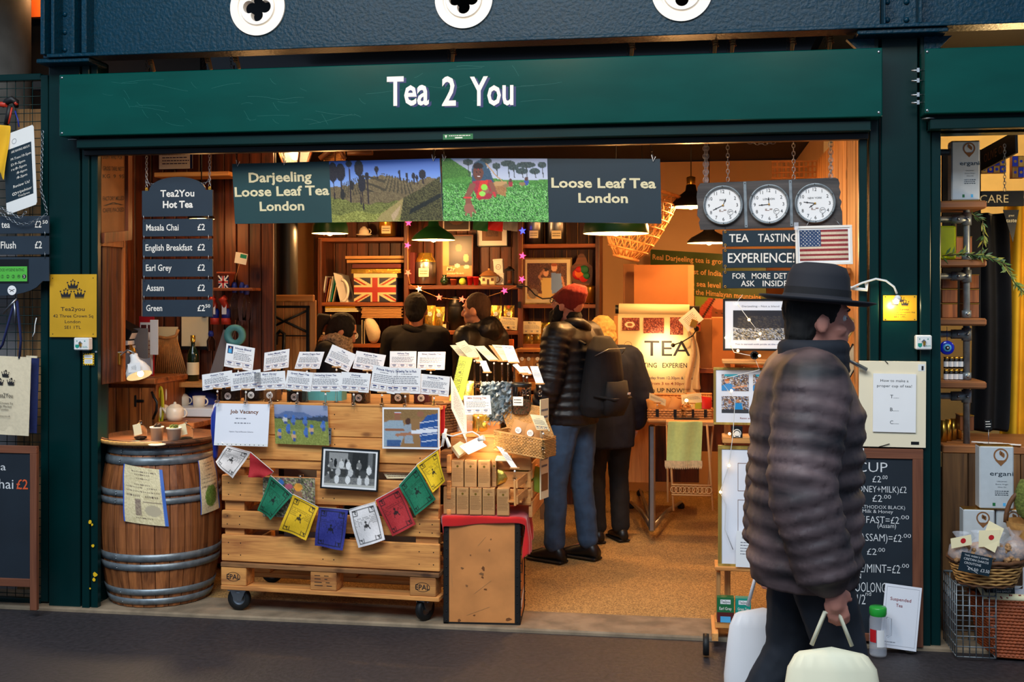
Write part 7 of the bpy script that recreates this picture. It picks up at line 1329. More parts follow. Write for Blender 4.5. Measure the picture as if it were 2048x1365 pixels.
# 5 older visitor
def ex_old(t,j,hp,sx,fy,k,Rh,Rz):
 cap_hair('hair_blond',1.12,low=-.04,disp=.016)(t,j,hp,sx,fy,k,Rh,Rz)
 m = MB('lime'); m.box(j['pel']+fy*-.0+sx*-.0+V((0,0,.06))-fy*.0+sx*-.2,(.12,.05,.24),'leather',Rz,.02); t.part('shoulder_bag',m)
x,y = feet_at(1216,2.15); person('older visitor with pale blond hair in a dark navy coat, seen from behind',x,y,rad(28),1.56,dict(nk=(0,.05,1.45),hd=(0,.12,1.6),eR=(.27,-.06,1.12),wR=(.26,.03,.9)),dict(jacket=('blue_coat',.05,.18),trousers=('dark_trousers',.012)),'skin',(rad(-18),rad(20),0),hair='hair_blond',extra=ex_old)
m = MB('black_paint'); a,b = G(1107,1074,.01),W(1120,960,1.75); m.tube([a,a+V((0,0,.03)),b,b+V((.01,0,.12))],[.012,.009,.009,.009],n=8); m.tube([b+V((.01,0,.12)),b+V((-.04,0,.14)),b+V((-.07,0,.12))],.01,n=8); one('walking_stick','black walking stick in front of the man in the red beanie','stick',m)
# 6 passer-by in hat
def ex_hat(t,j,hp,sx,fy,k,Rh,Rz):
 cap_hair('hair_black',1.0,low=-.03)(t,j,hp,sx,fy,k,Rh,Rz)
 m = MB('felt'); m.lathe([(.0,.125),(.045,.132),(.075,.122),(.088,.09),(.095,.03),(.1,.02),(.14,.01),(.165,.018),(.168,.014),(.14,.002),(.1,.008),(0,.01)],hp((0,-.01,.055)),'felt',36,Rh @ RX(-5),sy=1.12); t.part('hat',m); m = MB('grey_cloth'); m.lathe([(.0965,.022),(.095,.05)],hp((0,-.01,.055)),'black_cloth',36,Rh @ RX(-5),sy=1.12); t.part('hat_band',m)
 m = MB('felt'); 
 for q in range(3): m.tube([j['nk']+(sx*math.cos(r_)*.09+fy*(math.sin(r_)*.09+.01))*k+V((0,0,-.01+.035*q)) for r_ in [2*math.pi*i/16 for i in range(16)]],.03,'felt',8,closed=True)
 t.part('scarf',m,mods=[('remesh',.011,1)])
 for s in 'LR': m = MB('felt'); m.ring(j['w'+s]+(j['e'+s]-j['w'+s])*.12,.038,.014,'felt',j['e'+s]-j['w'+s]); t.part('cuff',m)
x,y = feet_at(1608,-1.95); yw = rad(-86)
person('passer-by in a wide brimmed dark hat and brown mottled padded jacket, carrying pale bags',x,y,yw,1.74,dict(hd=(0,.05,1.61),nk=(0,.02,1.46),eR=(.25,-.05,1.1),wR=(.26,.03,.82),eL=(-.25,-.05,1.1),wL=(-.25,-.08,.82),kL=(-.1,-.03,.5),aL=(-.1,-.25,.12),kR=(.1,.12,.5),aR=(.1,.12,.09)),dict(jacket=('camo',.058,.15),trousers=('dark_denim',.012),quilt=True,collar=.03),'skin_pink',(0,0,0),extra=ex_hat,vox=.014)
Rz_ = Matrix.Rotation(yw,3,'Z')
def carrier(p,w_,h_,mt,label,hand):
 t = Thing('carrier_bag',label,'bag','bags carried by the passer-by'); m = MB(mt); X = Rz_ @ V((0,1,0)); S = Rz_ @ V((1,0,0))
 m.loft([(p+V((0,0,-h_)),X*w_*.46,S*.06),(p+V((0,0,-h_*.85)),X*w_*.54,S*.085),(p+V((0,0,-h_*.3)),X*w_*.5,S*.06),(p,X*w_*.42,S*.025)],mt,18); t.part('bag_body',m,mods=[('subd',1),('disp',.02,.12)]); m = MB(mt); m.tube([p+X*w_*.2,hand+X*.02,hand-X*.02,p-X*w_*.2],.007,n=6); t.part('handle',m); t.done()
h1 = V((x,y,.012))+Rz_ @ V((.26,.04,.72)); carrier(h1+V((0,0,-.1)),.3,.42,'bag_cream','pale cream carrier bag in the right hand of the passer-by',h1)
h2 = V((x,y,.012))+Rz_ @ V((-.25,-.1,.72)); carrier(h2+V((0,0,-.12)),.26,.42,'bag_white','white carrier bag swinging behind the passer-by',h2)
# ================================================================ far right corner: poster, flip chart, hampers
f = FQ((1301,499),(1532,514),(1300,578),3.9,3.5,3.9); f = Fr(f.o,W(1532,514,3.5)-f.o,V((0,0,W(1301,585,3.9).z-f.o.z)))
t = Thing('wall_poster','green poster about real Darjeeling tea on the far right wall','poster'); m = MB('lime'); mk('poster_green',(52,66,18),.6,var=.15,scale=3); f.slab(m,d0=-.01,d1=0,m='poster_green'); t.part('board',m)
m = MB('kraft')
for (s_,u0,u1,v) in (('Real Darjeeling tea is grown',.02,.7,.23),('in the Northeast of India,',.02,.64,.5),('above 2000m sea level',.06,.62,.77),('in the foothills of the Himalayan mountains.',.02,.97,1.04-.08)): f.text(m,s_,u0,v,u1,.12,'kraft',.002,.015)
t.part('lettering',m); g = Fr(f.P(.4,1.0,.0),f.X*.3,f.Y*.8); cv = Canvas(30,36,(110,130,50)); cv.poly([(.0,.5),(.4,0),(1,.1),(1,1),(0,1)],(170,70,50),16).ell(.68,.45,.2,.3,(130,72,44)).ell(.7,.16,.24,.16,(190,120,90)).stroke([(.1,.8),(.55,.05)],.03,(40,24,20)).ell(.62,.42,.03,.02,(30,16,14)).ell(.78,.42,.03,.02,(30,16,14)).rect(.64,.58,.76,.6,(90,30,30)); t.part('photograph',cv.mb(g,.001)); t.done()
t = Thing('cardboard_panel','large plain cardboard flap standing above the flip chart','box'); f = FB(1268,530,1387,612,2.75); m = MB('cardboard'); f.slab(m,d0=-.02,d1=0,m='cardboard'); t.part('flap',m); m = MB('kraft'); g = FB(1376,531,1388,612,2.74); g.slab(m,d0=-.02,d1=.0,m='kraft'); t.part('folded_edge',m); t.done()
bx('dark_carton','tall dark brown carton left of the cardboard flap','box',1246,1272,528,700,2.85,.2,'kraft_dark')
# flip chart
t = Thing('flip_chart','flip chart headed TEA TASTING EXPERIENCE lit by a small lamp','flip chart'); Yf = 2.5
m = MB('black_paint'); m.tube([W(1231,619,Yf),W(1399,621,Yf)],.032,n=14); t.part('roller_bar',m); m = MB('paper_cream'); m.tube([W(1238,619,Yf-.005),W(1379,621,Yf-.005)],.042,n=18); t.part('paper_roll',m)
f = FB(1236,628,1392,815,Yf-.03); m = MB('paper_cream'); f.slab(m,d0=-.004,d1=0); t.part('sheet',m); m = MB('pine_z'); g = FB(1228,632,1300,965,Yf+.01); g.slab(m,d0=-.02,d1=0,m='pine_z'); t.part('board',m)
m = MB('ink'); f.text(m,'TEA',.34,.45,.93,.165,'ink',.001,.0); f.text(m,'TASTING   EXPERIENCE',.2,.575,.98,.05,'ink',.001,.008); f.text(m,'Thursday from 12:30pm & Friday',.3,.7,.98,.03,'ink_blue',.001,.005); f.text(m,'from 3 to 4:30pm',.42,.76,.86,.03,'ink_red',.001,.005); f.text(m,'Sign UP NOW!',.35,.84,.85,.045,'ink',.001,.01); f.ringflat(m,.13,.34,.026,.028,.001,'ink'); t.part('writing',m)
for i,(x0,x1,y0,y1) in enumerate(((1244,1279,636,661),(1287,1328,636,667),(1340,1366,635,670))):
 g = FB(x0,y0,x1,y1,Yf-.036); cv = Canvas(28,20,(110,44,34)); cv.speck(0,0,1,1,[(150,70,50),(70,26,24),(200,130,100)],.5,i); 
 if i == 0: cv.ell(.45,.55,.28,.25,(235,220,190)).ell(.45,.55,.16,.13,(150,90,50))
 t.part('pinned_photo',cv.mb(g,.001))
t.done(); light('SPOT','chart_lamp',W(1318,690,2.3),5,(1,.7,.35),.02,((W(1322,697,2.47)-W(1318,690,2.3)).to_track_quat('-Z','Y').to_euler()),spot=110)
m = MB('black_paint'); P_ = [(1393,660),(1385,672),(1365,684),(1346,691)]; m.tube([W(x,y,2.4) for x,y in P_],.005,n=6); m.ball(W(1346,691,2.38),.016,n=8); m.ball(W(1393,658,2.42),(.02,.03,.02),n=8); one('gooseneck_lamp','black gooseneck lamp clipped over the word TEA','lamp',m)
f = FB(1362,624,1402,655,2.38,rot=rad(-40)); t = Thing('clipped_papers','white papers held by a steel clip at the flip chart corner','papers'); m = MB('paper'); f.slab(m,d0=-.008,d1=0); f.words(m,.2,.2,.8,6,.1,.03,'ink_grey',.001,3); t.part('papers',m); m = MB('brass'); g = FB(1381,640,1394,655,2.37,rot=rad(20)); g.slab(m,d0=-.01,d1=.01,m='brass',ch=.002); t.part('clip',m); t.done()
drape('apron','cream cotton apron hanging beside the flip chart','apron',lambda u,v: W(1374+u*(10+24*v)+6*math.sin(v*5),662+v*118,2.45)+V((0,.03*math.sin(u*9+v*4),0)),10,14,'canvas',.006)
for i,(x0,x1,y0,y1,Y,d,lb) in enumerate(((1401,1424,638,738,2.6,.2,'narrow dark side of a stacked carton behind the apron'),(1424,1470,636,738,2.55,.4,'brown carton with printed arrows behind the apron'))): bx('carton',lb,'box',x0,x1,y0,y1,Y,d,'kraft_dark' if i == 0 else 'cardboard')
m = MB('shelf_x'); wbox(m,1398,1580,738,748,2.5,.5,'shelf_x'); wbox(m,1400,1580,748,905,2.75,.3,'shelf_z'); one('low_cupboard','dark wooden cupboard under the cartons','cupboard',m)
bx('wooden_cupboard','dark carved wooden cabinet behind the tasting table','cabinet',1296,1398,852,965,3.0,.4,'shelf_z')
# tasting table
t = Thing('tasting_table','round edged table on a castor pedestal holding wicker hampers','table'); Yt = 1.9; m = MB('pine'); wbox(m,1294,1432,839,848,Yt,.45,'kraft',.01); t.part('table_top',m); m = MB('kraft'); c = W(1304,850,Yt+.2); m.box((c.x,c.y,(c.z+.1)/2),(.045,.06,c.z-.1),'steel',ch=.01); t.part('leg',m)
for (x,y) in ((1262,1005),(1362,1005),(1280,980)): m = MB('steel'); q = G(x,y,.06); m.tube([V((c.x,c.y,.12)),(V((c.x,c.y,.11))+q)/2+V((0,0,.03)),q],[.02,.016,.012],n=8); i_ = t.part('foot',m); m = MB('rubber'); m.ball(q-V((0,0,.03)),.03,'rubber',10); t.part('castor',m,under=i_)
t.done()
zt5 = W(1363,839,Yt).z+.001
for i,(x0,x1) in enumerate(((1297,1368),(1372,1424))):
 t = Thing('wicker_hamper',['wide brown wicker hamper with open lid on the tasting table','narrower wicker hamper at the right of the tasting table'][i],'hamper','hampers on the tasting table'); a = W(x0,838,Yt+.02); a.z = zt5; b = W(x1,838,Yt+.02); Z = V((0,0,W(x0,819,Yt+.02).z-zt5)); X = V((b.x-a.x,0,0)); open_basket(t,a,X,V((0,.2,0)),Z,4,9,'bamboo'); fl = Fr(a+Z*2.4+V((0,.26,.0)),X,-Z*1.4+V((0,-.04,0))); m = MB('bamboo'); weave(m,fl,5,10,mt='bamboo'); t.part('lid',m,kind='stuff')
 for u in (.25,.75): m = MB('leather'); m.box(a+X*u+Z*.6+V((0,-.006,0)),(.02,.01,.05),'leather'); t.part('strap',m)
 t.done()
for i,(x,mt,ry) in enumerate(((1308,'kraft',-20),(1326,'kraft',8),(1342,'kraft',25),(1384,'paper_cream',-6),(1402,'lime',6),(1414,'red',10))): pouch(W(x,826,Yt+.1),.08,.11,mt,RZ(10*(i-2)) @ RY(ry) @ RX(-20),['kraft pouch leaning left in the wide hamper','kraft pouch upright in the wide hamper','kraft pouch leaning right in the wide hamper','cream pouch in the narrower hamper','lime pouch in the narrower hamper','red pouch in the narrower hamper'][i],grp='pouches in the far hampers',win=False,sticker=False)
tea_card((1299,786),(1332,800),(1298,799),Yt+.03,'','tilted cream card in the wide hamper on the tasting table',zt5+.05,mt='paper_cream',price=False,grp='cards on the tasting table'); tea_card((1362,790),(1402,786),(1364,809),Yt+.03,'','cream card behind the cloche on the tasting table',zt5+.05,mt='paper_cream',price=False,grp='cards on the tasting table')
cl = W(1373,842,Yt-.04); t = Thing('glass_cloche','glass cloche glowing in front of the hampers on the tasting table','cloche'); m = MB('acrylic'); cl.z = zt5+.012; m.lathe([(.035,0),(.036,.05),(.025,.085),(.012,.095),(.012,.11),(0,.115)],cl,n=18); t.part('dome',m); m = MB('black_paint'); m.box(cl+V((0,0,-.006)),(.16,.1,.01)); t.part('tray',m); m = MB('fairy'); m.ball(cl+V((0,.0,.115)),.012,'fairy',8); t.part('light',m); t.done()
t = Thing('plant_stand','folding metal stand with a scrollwork shelf under the mint towel','stand'); Ys = 1.55
for (x0,y0,x1,y1) in ((1338,845,1347,1022),(1336,1005,1334,850),(1414,850,1426,1022),(1426,845,1416,990)): m = MB('kraft'); m.tube([W(x0,y0,Ys+(.1 if x0 in (1336,1426) else 0)),W(x1,y1,Ys+(.12 if x0 in (1336,1426) else 0))],.008,n=6); t.part('leg',m)
m = MB('kraft'); f = FB(1343,971,1422,991,Ys-.01)
for v in (0,1): m.tube([f.P(0,v),f.P(1,v)],.006,n=5)
for q in range(9): m.ring(f.P(.06+q*.11,.5),.02,.004,'kraft')
t.part('scroll_shelf',m); m = MB('kraft'); f = FB(1332,845,1428,852,Ys); f.slab(m,d0=-.14,d1=0,m='kraft'); t.part('top',m); t.done()
def towel(u,v): return W(1336+u*70-4*v,843+v*90,Ys-.02)+V((0,.012*math.sin(u*9+v)-.002,0))
drape('mint_towel','mint green towel with a lace edge hanging from the stand','towel',towel,14,12,'mint',.004)
m = MB('lace')
for q in range(20): a = towel(q/19,1.0); m.add([a+V((-.008,-.004,.035)),a+V((.008,-.004,.035)),a+V((.008,-.004,0)),a+V((0,-.004,-.02)),a+V((-.008,-.004,0))],[(0,1,2,3,4)])
one('lace_edge','cream lace fringe at the foot of the mint towel','lace',m)
for i,(x0,x1,y0,y1,Y,lb) in enumerate(((1084,1112,905,960,2.1,'upper brown carton with printing between the display and the bearded man'),(1080,1112,962,1040,2.0,'lower brown carton on the floor behind the display'))): bx('carton',lb,'box',x0,x1,y0,y1,Y,.3,'cardboard' if i == 0 else 'kraft_dark','cartons behind the display')
# ================================================================ easel with framed pictures and fairy lights
t = Thing('display_easel','tall pine display easel on castors carrying framed pictures','easel'); Ye = .02
m = MB('pine_z'); wbox(m,1449,1461,720,1245,Ye+.04,.04,'pine_z'); t.part('post',m); m = MB('pine_z'); wbox(m,1620,1632,720,1245,Ye+.04,.04,'pine_z'); t.part('post',m)
for (a,b,y0,y1) in ((1445,1640,722,729),(1445,1640,876,889),(1430,1640,1138,1146),(1430,1640,1248,1262)): m = MB('pine'); wbox(m,a,b,y0,y1,Ye-.1,.16,'pine'); t.part('ledge',m)
m = MB('pine_z'); wbox(m,1432,1441,1145,1250,Ye-.06,.04,'pine_z'); t.part('post',m); m = MB('pine_y'); c = W(1425,1262,Ye-.02); m.box((c.x+.01,Ye,c.z+.01),(.03,.34,.035),'pine_y'); t.part('foot',m); c = G(1412,1290,.05); m = MB('rubber'); m.lathe([(.03,-.014),(.05,-.014),(.052,0),(.05,.014),(.03,.014),(.0,.01),(0,-.01)],c,'rubber',22,RZ(90) @ RX(90)); t.part('castor',m); t.done()
cv = Canvas(50,44,(40,38,44)); cv.speck(0,.6,1,1,[(200,200,205),(120,120,124),(60,56,60),(170,150,110)],.8).speck(.1,.2,.9,.6,[(60,56,58),(80,70,60)],.5)
f = FB(1446,598,1590,702,Ye-.02); t = Thing('framed_picture','black framed market photo on the top ledge of the easel','picture','pictures on the easel'); g = picture_frame(t,f,'black_paint',.01,.015,'paper_glossy',.0); g2 = g.sub(.12,.2,.9,.82); t.part('image',cv.mb(g2,.0005)); m = MB('ink_grey'); g.text(m,'Darjeeling - Not a blend',.25,.13,.8,.035,'ink_grey',.001); g.text(m,'Tea is served with pride at the market',.15,.92,.9,.03,'ink_blue',.001); t.part('caption',m); t.done()
f = FB(1427,736,1580,851,Ye-.03); t = Thing('framed_picture','gold framed picture of four market photos on the middle ledge of the easel','picture','pictures on the easel'); g = picture_frame(t,f,'gold_frame',.012,.02,'paper_glossy',.0)
for i,(u0,v0,u1,v1) in enumerate(((.08,.08,.46,.4),(.08,.5,.46,.82),(.52,.08,.92,.4),(.52,.5,.92,.82))):
 cv = Canvas(34,26,(120,84,56)); cv.speck(0,0,1,1,[(200,170,140),(60,50,46),(80,120,170),(220,220,225)],.6,i)
 if i % 2 == 0: cv.poly([(0,.7),(.25,.5),(.5,.75),(.45,1),(0,1)],(60,140,200)).ell(.2,.42,.09,.13,(225,160,120)).ell(.2,.34,.09,.07,(190,100,50)).stroke([(.45,.8),(.9,.7)],.05,(225,160,120)).rect(.1,0,.6,.14,(60,170,190))
 else: cv.poly([(.5,.4),(.75,.4),(.78,.8),(.5,.8)],(40,140,200)).ell(.6,.28,.07,.1,(200,140,100)).ell(.3,.35,.06,.1,(180,120,90)).rect(0,.8,1,1,(60,60,64))
 t.part('photograph',cv.mb(g.sub(u0,v0,u1,v1),.001))
m = MB('ink_red'); g.text(m,'Ratan and Prince Harry',.34,.93,.75,.03,'ink_red',.001); t.part('caption',m); t.done()
f = FB(1463,853,1485,877,Ye-.1); t = Thing('headphone_card','small black card with a white headphone drawing on the easel ledge','card'); m = MB('black_paint'); f.slab(m,d0=-.004,d1=0); t.part('card',m); m = MB('white_paint'); f.disc(m,.5,.58,.02,.001,'white_paint',18); f.ringflat(m,.5,.6,.013,.017,.002,'ink'); f.slab(m,.2,.55,.35,.9,.001,.002,'white_paint'); f.slab(m,.65,.55,.8,.9,.001,.002,'white_paint'); t.part('drawing',m); t.done()
f = FB(1436,893,1600,1138,Ye-.08); t = Thing('framed_certificate','tall gold framed sheet of printed boxes on the lower easel ledge','picture','pictures on the easel'); g = picture_frame(t,f,'gold_frame',.018,.02,'paper_glossy',.0); m = MB('ink_brown')
for (v0,v1) in ((.12,.36),(.44,.96)): g.line(m,[(.22,v0),(.9,v0),(.9,v1),(.22,v1),(.22,v0)],.002,.001,'ink_brown')
g.words(m,.4,.22,.8,3,.02,.006,'ink_grey',.001,2); g.words(m,.28,.72,.85,6,.02,.006,'ink_grey',.001,4); g.words(m,.3,.56,.8,2,.02,.006,'ink_grey',.001,5); t.part('print',m); t.done()
t = Thing('paper_notice','white sheet taped over the lower right of the certificate','notice'); f = FB(1472,1064,1530,1136,Ye-.11,rot=rad(1)); m = MB('paper'); f.slab(m,d0=-.002,d1=0); t.part('sheet',m); m = MB('ink'); f.text(m,'Dear Visitor',.2,.2,.7,.05,'ink',.001); f.words(m,.15,.3,.85,5,.08,.02,'ink_grey',.001,5); t.part('print',m); t.done()
for i,(x0,x1,y0,y1,mt) in enumerate(((1434,1468,1196,1250,'green_paint'),(1471,1502,1198,1250,'teal'))):
 f = FB(x0,y0,x1,y1,Ye-.1); t = Thing('tea_carton',['dark green Earl Grey tea carton on the bottom ledge of the easel','teal green tea carton right of the Earl Grey one'][i],'carton','tea cartons on the easel'); m = MB(mt); f.slab(m,d0=-.05,d1=0,m=mt,ch=.001); t.part('carton_body',m); m = MB('paper'); f.slab(m,.2,.08,.8,.24,0,.001,'paper'); f.text(m,'Tea2you',.24,.2,.76,.09,'ink',.0015,.01); f.text(m,'Earl Grey' if i == 0 else 'Green Tea',.14,.46,.86,.11,'white_paint',.001,.01); f.slab(m,.0,.55,1,.92,0,.001,'wine_red' if i == 0 else 'tin_white'); f.slab(m,.2,.7,.8,.92,.001,.002,'cyan'); t.part('print',m); t.done()
m = MB('wicker'); c = W(1490,1192,Ye); m.lathe([(0,0),(.05,0),(.06,.11),(.055,.11),(.045,.01)],c,'wicker_dark',18)
FP = [(1473,606),(1498,640),(1520,668),(1465,655),(1459,688),(1468,705),(1508,713),(1519,740),(1440,760),(1470,800),(1466,870),(1458,930),(1440,985),(1452,1010),(1450,1060),(1466,1100)]
m = MB('plastic_white'); m.tube([W(1485,590,Ye-.05)]+[W(x,y,Ye-.1) for x,y in FP],.0018,n=4); one('fairy_light_wire','white wire of the fairy lights trailing down the easel','cable',m)
for i,(x,y) in enumerate(((1473,608),(1459,689),(1452,676),(1519,712),(1476,702),(1516,680),(1463,782),(1459,868),(1458,932),(1441,985),(1498,640),(1520,668))):
 m = MB('fairy'); m.ball(W(x,y,Ye-.115),.007,'fairy',8); one('fairy_light','%s warm fairy light bulb on the easel, counted from the top' % ['first','sixth','fourth','eighth','seventh','fifth','ninth','tenth','eleventh','twelfth','second','third'][i],'light',m,'fairy lights on the easel')
m = MB('black_paint'); c = W(1509,711,Ye-.11); [m.box(c,(.04,.01,.014),'black_paint',RY(a)) for a in (45,-45,0,90)]; one('star_ornament','small black star ornament hanging under the top ledge','ornament',m)
light('POINT','easel_fairy_glow',W(1480,690,-.25),.7,(1,.75,.4),.05)
# right wall fittings behind the passer-by
for i,(x0,x1,y0,y1) in enumerate(((1640,1712,536,548),)): bx('wall_ledge','pine ledge on the right wall below the flag picture','shelf',x0-8,x1,y0,y1,.5,.5,'pine')
t = Thing('rattan_crate','slatted crate lamp glowing above the clocks','crate'); f = FB(1543,322,1640,356,2.2)
for q in range(11): m = MB('bamboo'); f.slab(m,q/11+.01,0,q/11+.05,1,-.02,0,'bamboo'); t.part('slat',m)
for v in (0,.32,.64,.95): m = MB('bamboo'); f.slab(m,0,v,1,v+.08,0,.012,'bamboo'); t.part('rail',m)
t.done()
for i,(x0,x1,y0,y1,r_,mt) in enumerate(((1672,1705,632,690,35,'gold_frame'),(1686,1716,690,760,28,'black_paint'))): f = FB(x0,y0,x1,y1,.35,rot=rad(r_)); t = Thing('tilted_picture',['tilted gold rimmed picture on the right wall','tilted dark picture leaning below the gold rimmed one'][i],'picture','tilted pictures on the right wall'); picture_frame(t,f,mt,.006,.01,'paper_old' if i else 'plaster'); t.done()
# ================================================================ right column fittings
YR = -.014
def crown(mb,f,u,v,s_,mt='ink',d=.001):
 a = s_/f.w; b = s_/f.h; f.poly(mb,[(u-.5*a,v+.35*b),(u-.6*a,v-.15*b),(u-.3*a,v+.1*b),(u-.2*a,v-.3*b),(u,v+.05*b),(u+.2*a,v-.3*b),(u+.3*a,v+.1*b),(u+.6*a,v-.15*b),(u+.5*a,v+.35*b)],d,mt)
 for q in (-.6,-.2,.2,.6): f.disc(mb,u+q*a,v-(.25 if abs(q) > .5 else .38)*b,s_*.09,d,mt,8)
 f.slab(mb,u-.03*a,v-.62*b,u+.03*a,v-.36*b,0,d,mt); f.slab(mb,u-.1*a,v-.54*b,u+.1*a,v-.48*b,0,d,mt); f.slab(mb,u-.5*a,v+.4*b,u+.5*a,v+.46*b,0,d,mt)
def plaque(x0,x1,y0,y1,Y,label,rot=0):
 t = Thing('address_plaque',label,'plaque','gold address plaques'); f = FB(x0,y0,x1,y1,Y,rot=rot); m = MB('gold_plate'); f.slab(m,d0=-.003,d1=0,m='gold_plate',ch=.001); t.part('plate',m); m = MB('ink'); s_ = f.w*.19
 for (u,v) in ((.5,.17),(.35,.31),(.64,.31)): crown(m,f,u,v,s_)
 for (s2,u0,u1,v,c_) in (('Tea2you',.24,.75,.58,.06),('42 Three Crown Sq',.08,.93,.685,.048),('London',.33,.66,.775,.048),('SE1 1TL',.32,.67,.865,.048)): f.text(m,s2,u0,v,u1,c_,'ink',.001,.0)
 for (u,v) in ((.07,.06),(.93,.06),(.07,.95),(.93,.95)): f.disc(m,u,v,.003,.001,'ink',8)
 t.part('engraving',m); t.done()
plaque(99,193,549,675,-.018,'large gold Tea2you address plaque with three crowns on the left column'); plaque(1766,1834,591,642,-.004,'small gold Tea2you address plaque under the gooseneck lamp on the right column')
def keysw(x0,x1,y0,y1,Y,label):
 t = Thing('key_switch',label,'switch','shutter key switches'); f = FB(x0,y0,x1,y1,Y); m = MB('plastic_white'); f.slab(m,d0=-.045,d1=0,m='plastic_white',ch=.005); t.part('switch_box',m); m = MB('steel'); c = f.P(.48,.42,.004); m.box(c,(.014,.01,.014),'steel',RY(45)); m.box(f.P(.5,.55,.006),(.01,.008,.02),'brass'); t.part('key_barrel',m); m = MB('teal'); f.poly(m,[(.12,.55),(.38,.55),(.38,.75),(.25,.85),(.12,.75)],.001,'teal'); f.slab(m,.2,.22,.26,.3,0,.001,'teal'); f.slab(m,.72,.22,.78,.3,0,.001,'teal'); f.words(m,.62,.68,.95,2,.08,.03,'teal',.001,2); t.part('print',m); t.done()
keysw(147,177,676,701,-.06,'white shutter key switch under the plaque on the left column'); keysw(1832,1864,671,700,-.055,'white shutter key switch on the right column')
t = Thing('warning_sticker','small white sticker with a yellow and black chequered border on the left column','sticker'); f = FB(166,707,188,731,-.014); m = MB('yellow'); f.slab(m,d0=-.002,d1=0,m='yellow'); t.part('sticker_base',m); m = MB('paper'); f.slab(m,.14,.14,.86,.86,0,.0008,'paper'); f.slab(m,.14,.42,.86,.5,.0008,.0012,'yellow'); f.words(m,.2,.2,.8,2,.1,.04,'ink_grey',.0012,3); f.words(m,.2,.58,.8,3,.08,.03,'ink_grey',.0012,4)
for q in range(5):
 for (u,v) in ((.08+q*.2,.0),(.08+q*.2,.92),(.0,.08+q*.2),(.92,.08+q*.2)): f.slab(m,u,v,u+.08,v+.08,0,.0008,'ink')
t.part('print',m); t.done()
t = Thing('gooseneck_lamp','white gooseneck clip lamp arching over the small gold plaque','lamp','white clip lamps'); m = MB('plastic_white'); P_ = [(1700,577),(1725,566),(1752,558),(1772,562),(1788,574),(1794,588)]; m.tube([W(x,y,-.05) for x,y in P_],.005,n=8); t.part('gooseneck',m); m = MB('plastic_white'); m.ball(W(1795,597,-.05),(.016,.016,.016),n=12); m.tube([W(1795,596,-.05),W(1791,604,-.04)],[.014,.018],n=10); t.part('lamp_head',m); m = MB('plastic_white'); m.tube([W(1733,566,-.03),W(1733,580,-.03),W(1712,578,-.03),W(1698,576,-.03)],.01,n=6); t.part('clamp',m); m = MB('bulb'); m.ball(W(1790,605,-.035),.008,n=8); t.part('bulb',m); t.done(); light('POINT','gooseneck_light',W(1788,612,-.05),1.3,(1,.8,.45),.015)
t = Thing('foam_board','large cream foam board tied to the right column','board'); f = FB(1718,723,1852,895,-.036,rot=rad(.3)); m = MB('paper_cream'); mk('foam',(236,222,190),.6,var=.03); f.slab(m,d0=-.018,d1=0,m='foam',ch=.001); t.part('board',m); m = MB('black_paint'); f.slab(m,.78,.93,.9,.965,0,.001,'black_paint'); f.slab(m,.88,.03,.98,.11,0,.001,'plastic_white'); f.slab(m,.93,.05,.96,.1,.001,.0015,'ink'); t.part('print',m); m = MB('black_paint'); m.tube([f.P(.38,-.01,.002),f.P(.43,.03,.006)],.002,n=4); m.tube([f.P(.3,1,.002),f.P(.46,.96,.006)],.002,n=4); t.part('cable_tie',m); t.done()
t = Thing('recipe_notice','white notice How to make a proper cup of tea on the foam board','notice'); f = FB(1746,748,1832,865,-.045,rot=rad(.5)); m = MB('paper'); f.slab(m,d0=-.003,d1=0); t.part('sheet',m); m = MB('ink'); f.text(m,'How to make a',.17,.14,.82,.045,'ink',.001,-.005); f.text(m,'proper cup of tea!',.09,.23,.9,.045,'ink',.001,-.005)
for (s_,v) in (('T.....',.42),('B.....',.64),('C.....',.86)): f.text(m,s_,.4,v,.6,.06,'ink',.001,-.003)
t.part('print',m); t.done()
m = MB('steel'); m.tube([W(1672,700,-.1),W(1700,722,-.08),W(1733,740,-.06)],[.007,.009,.011],n=8); one('steel_handle','slanting steel tube beside the foam board','handle',m)
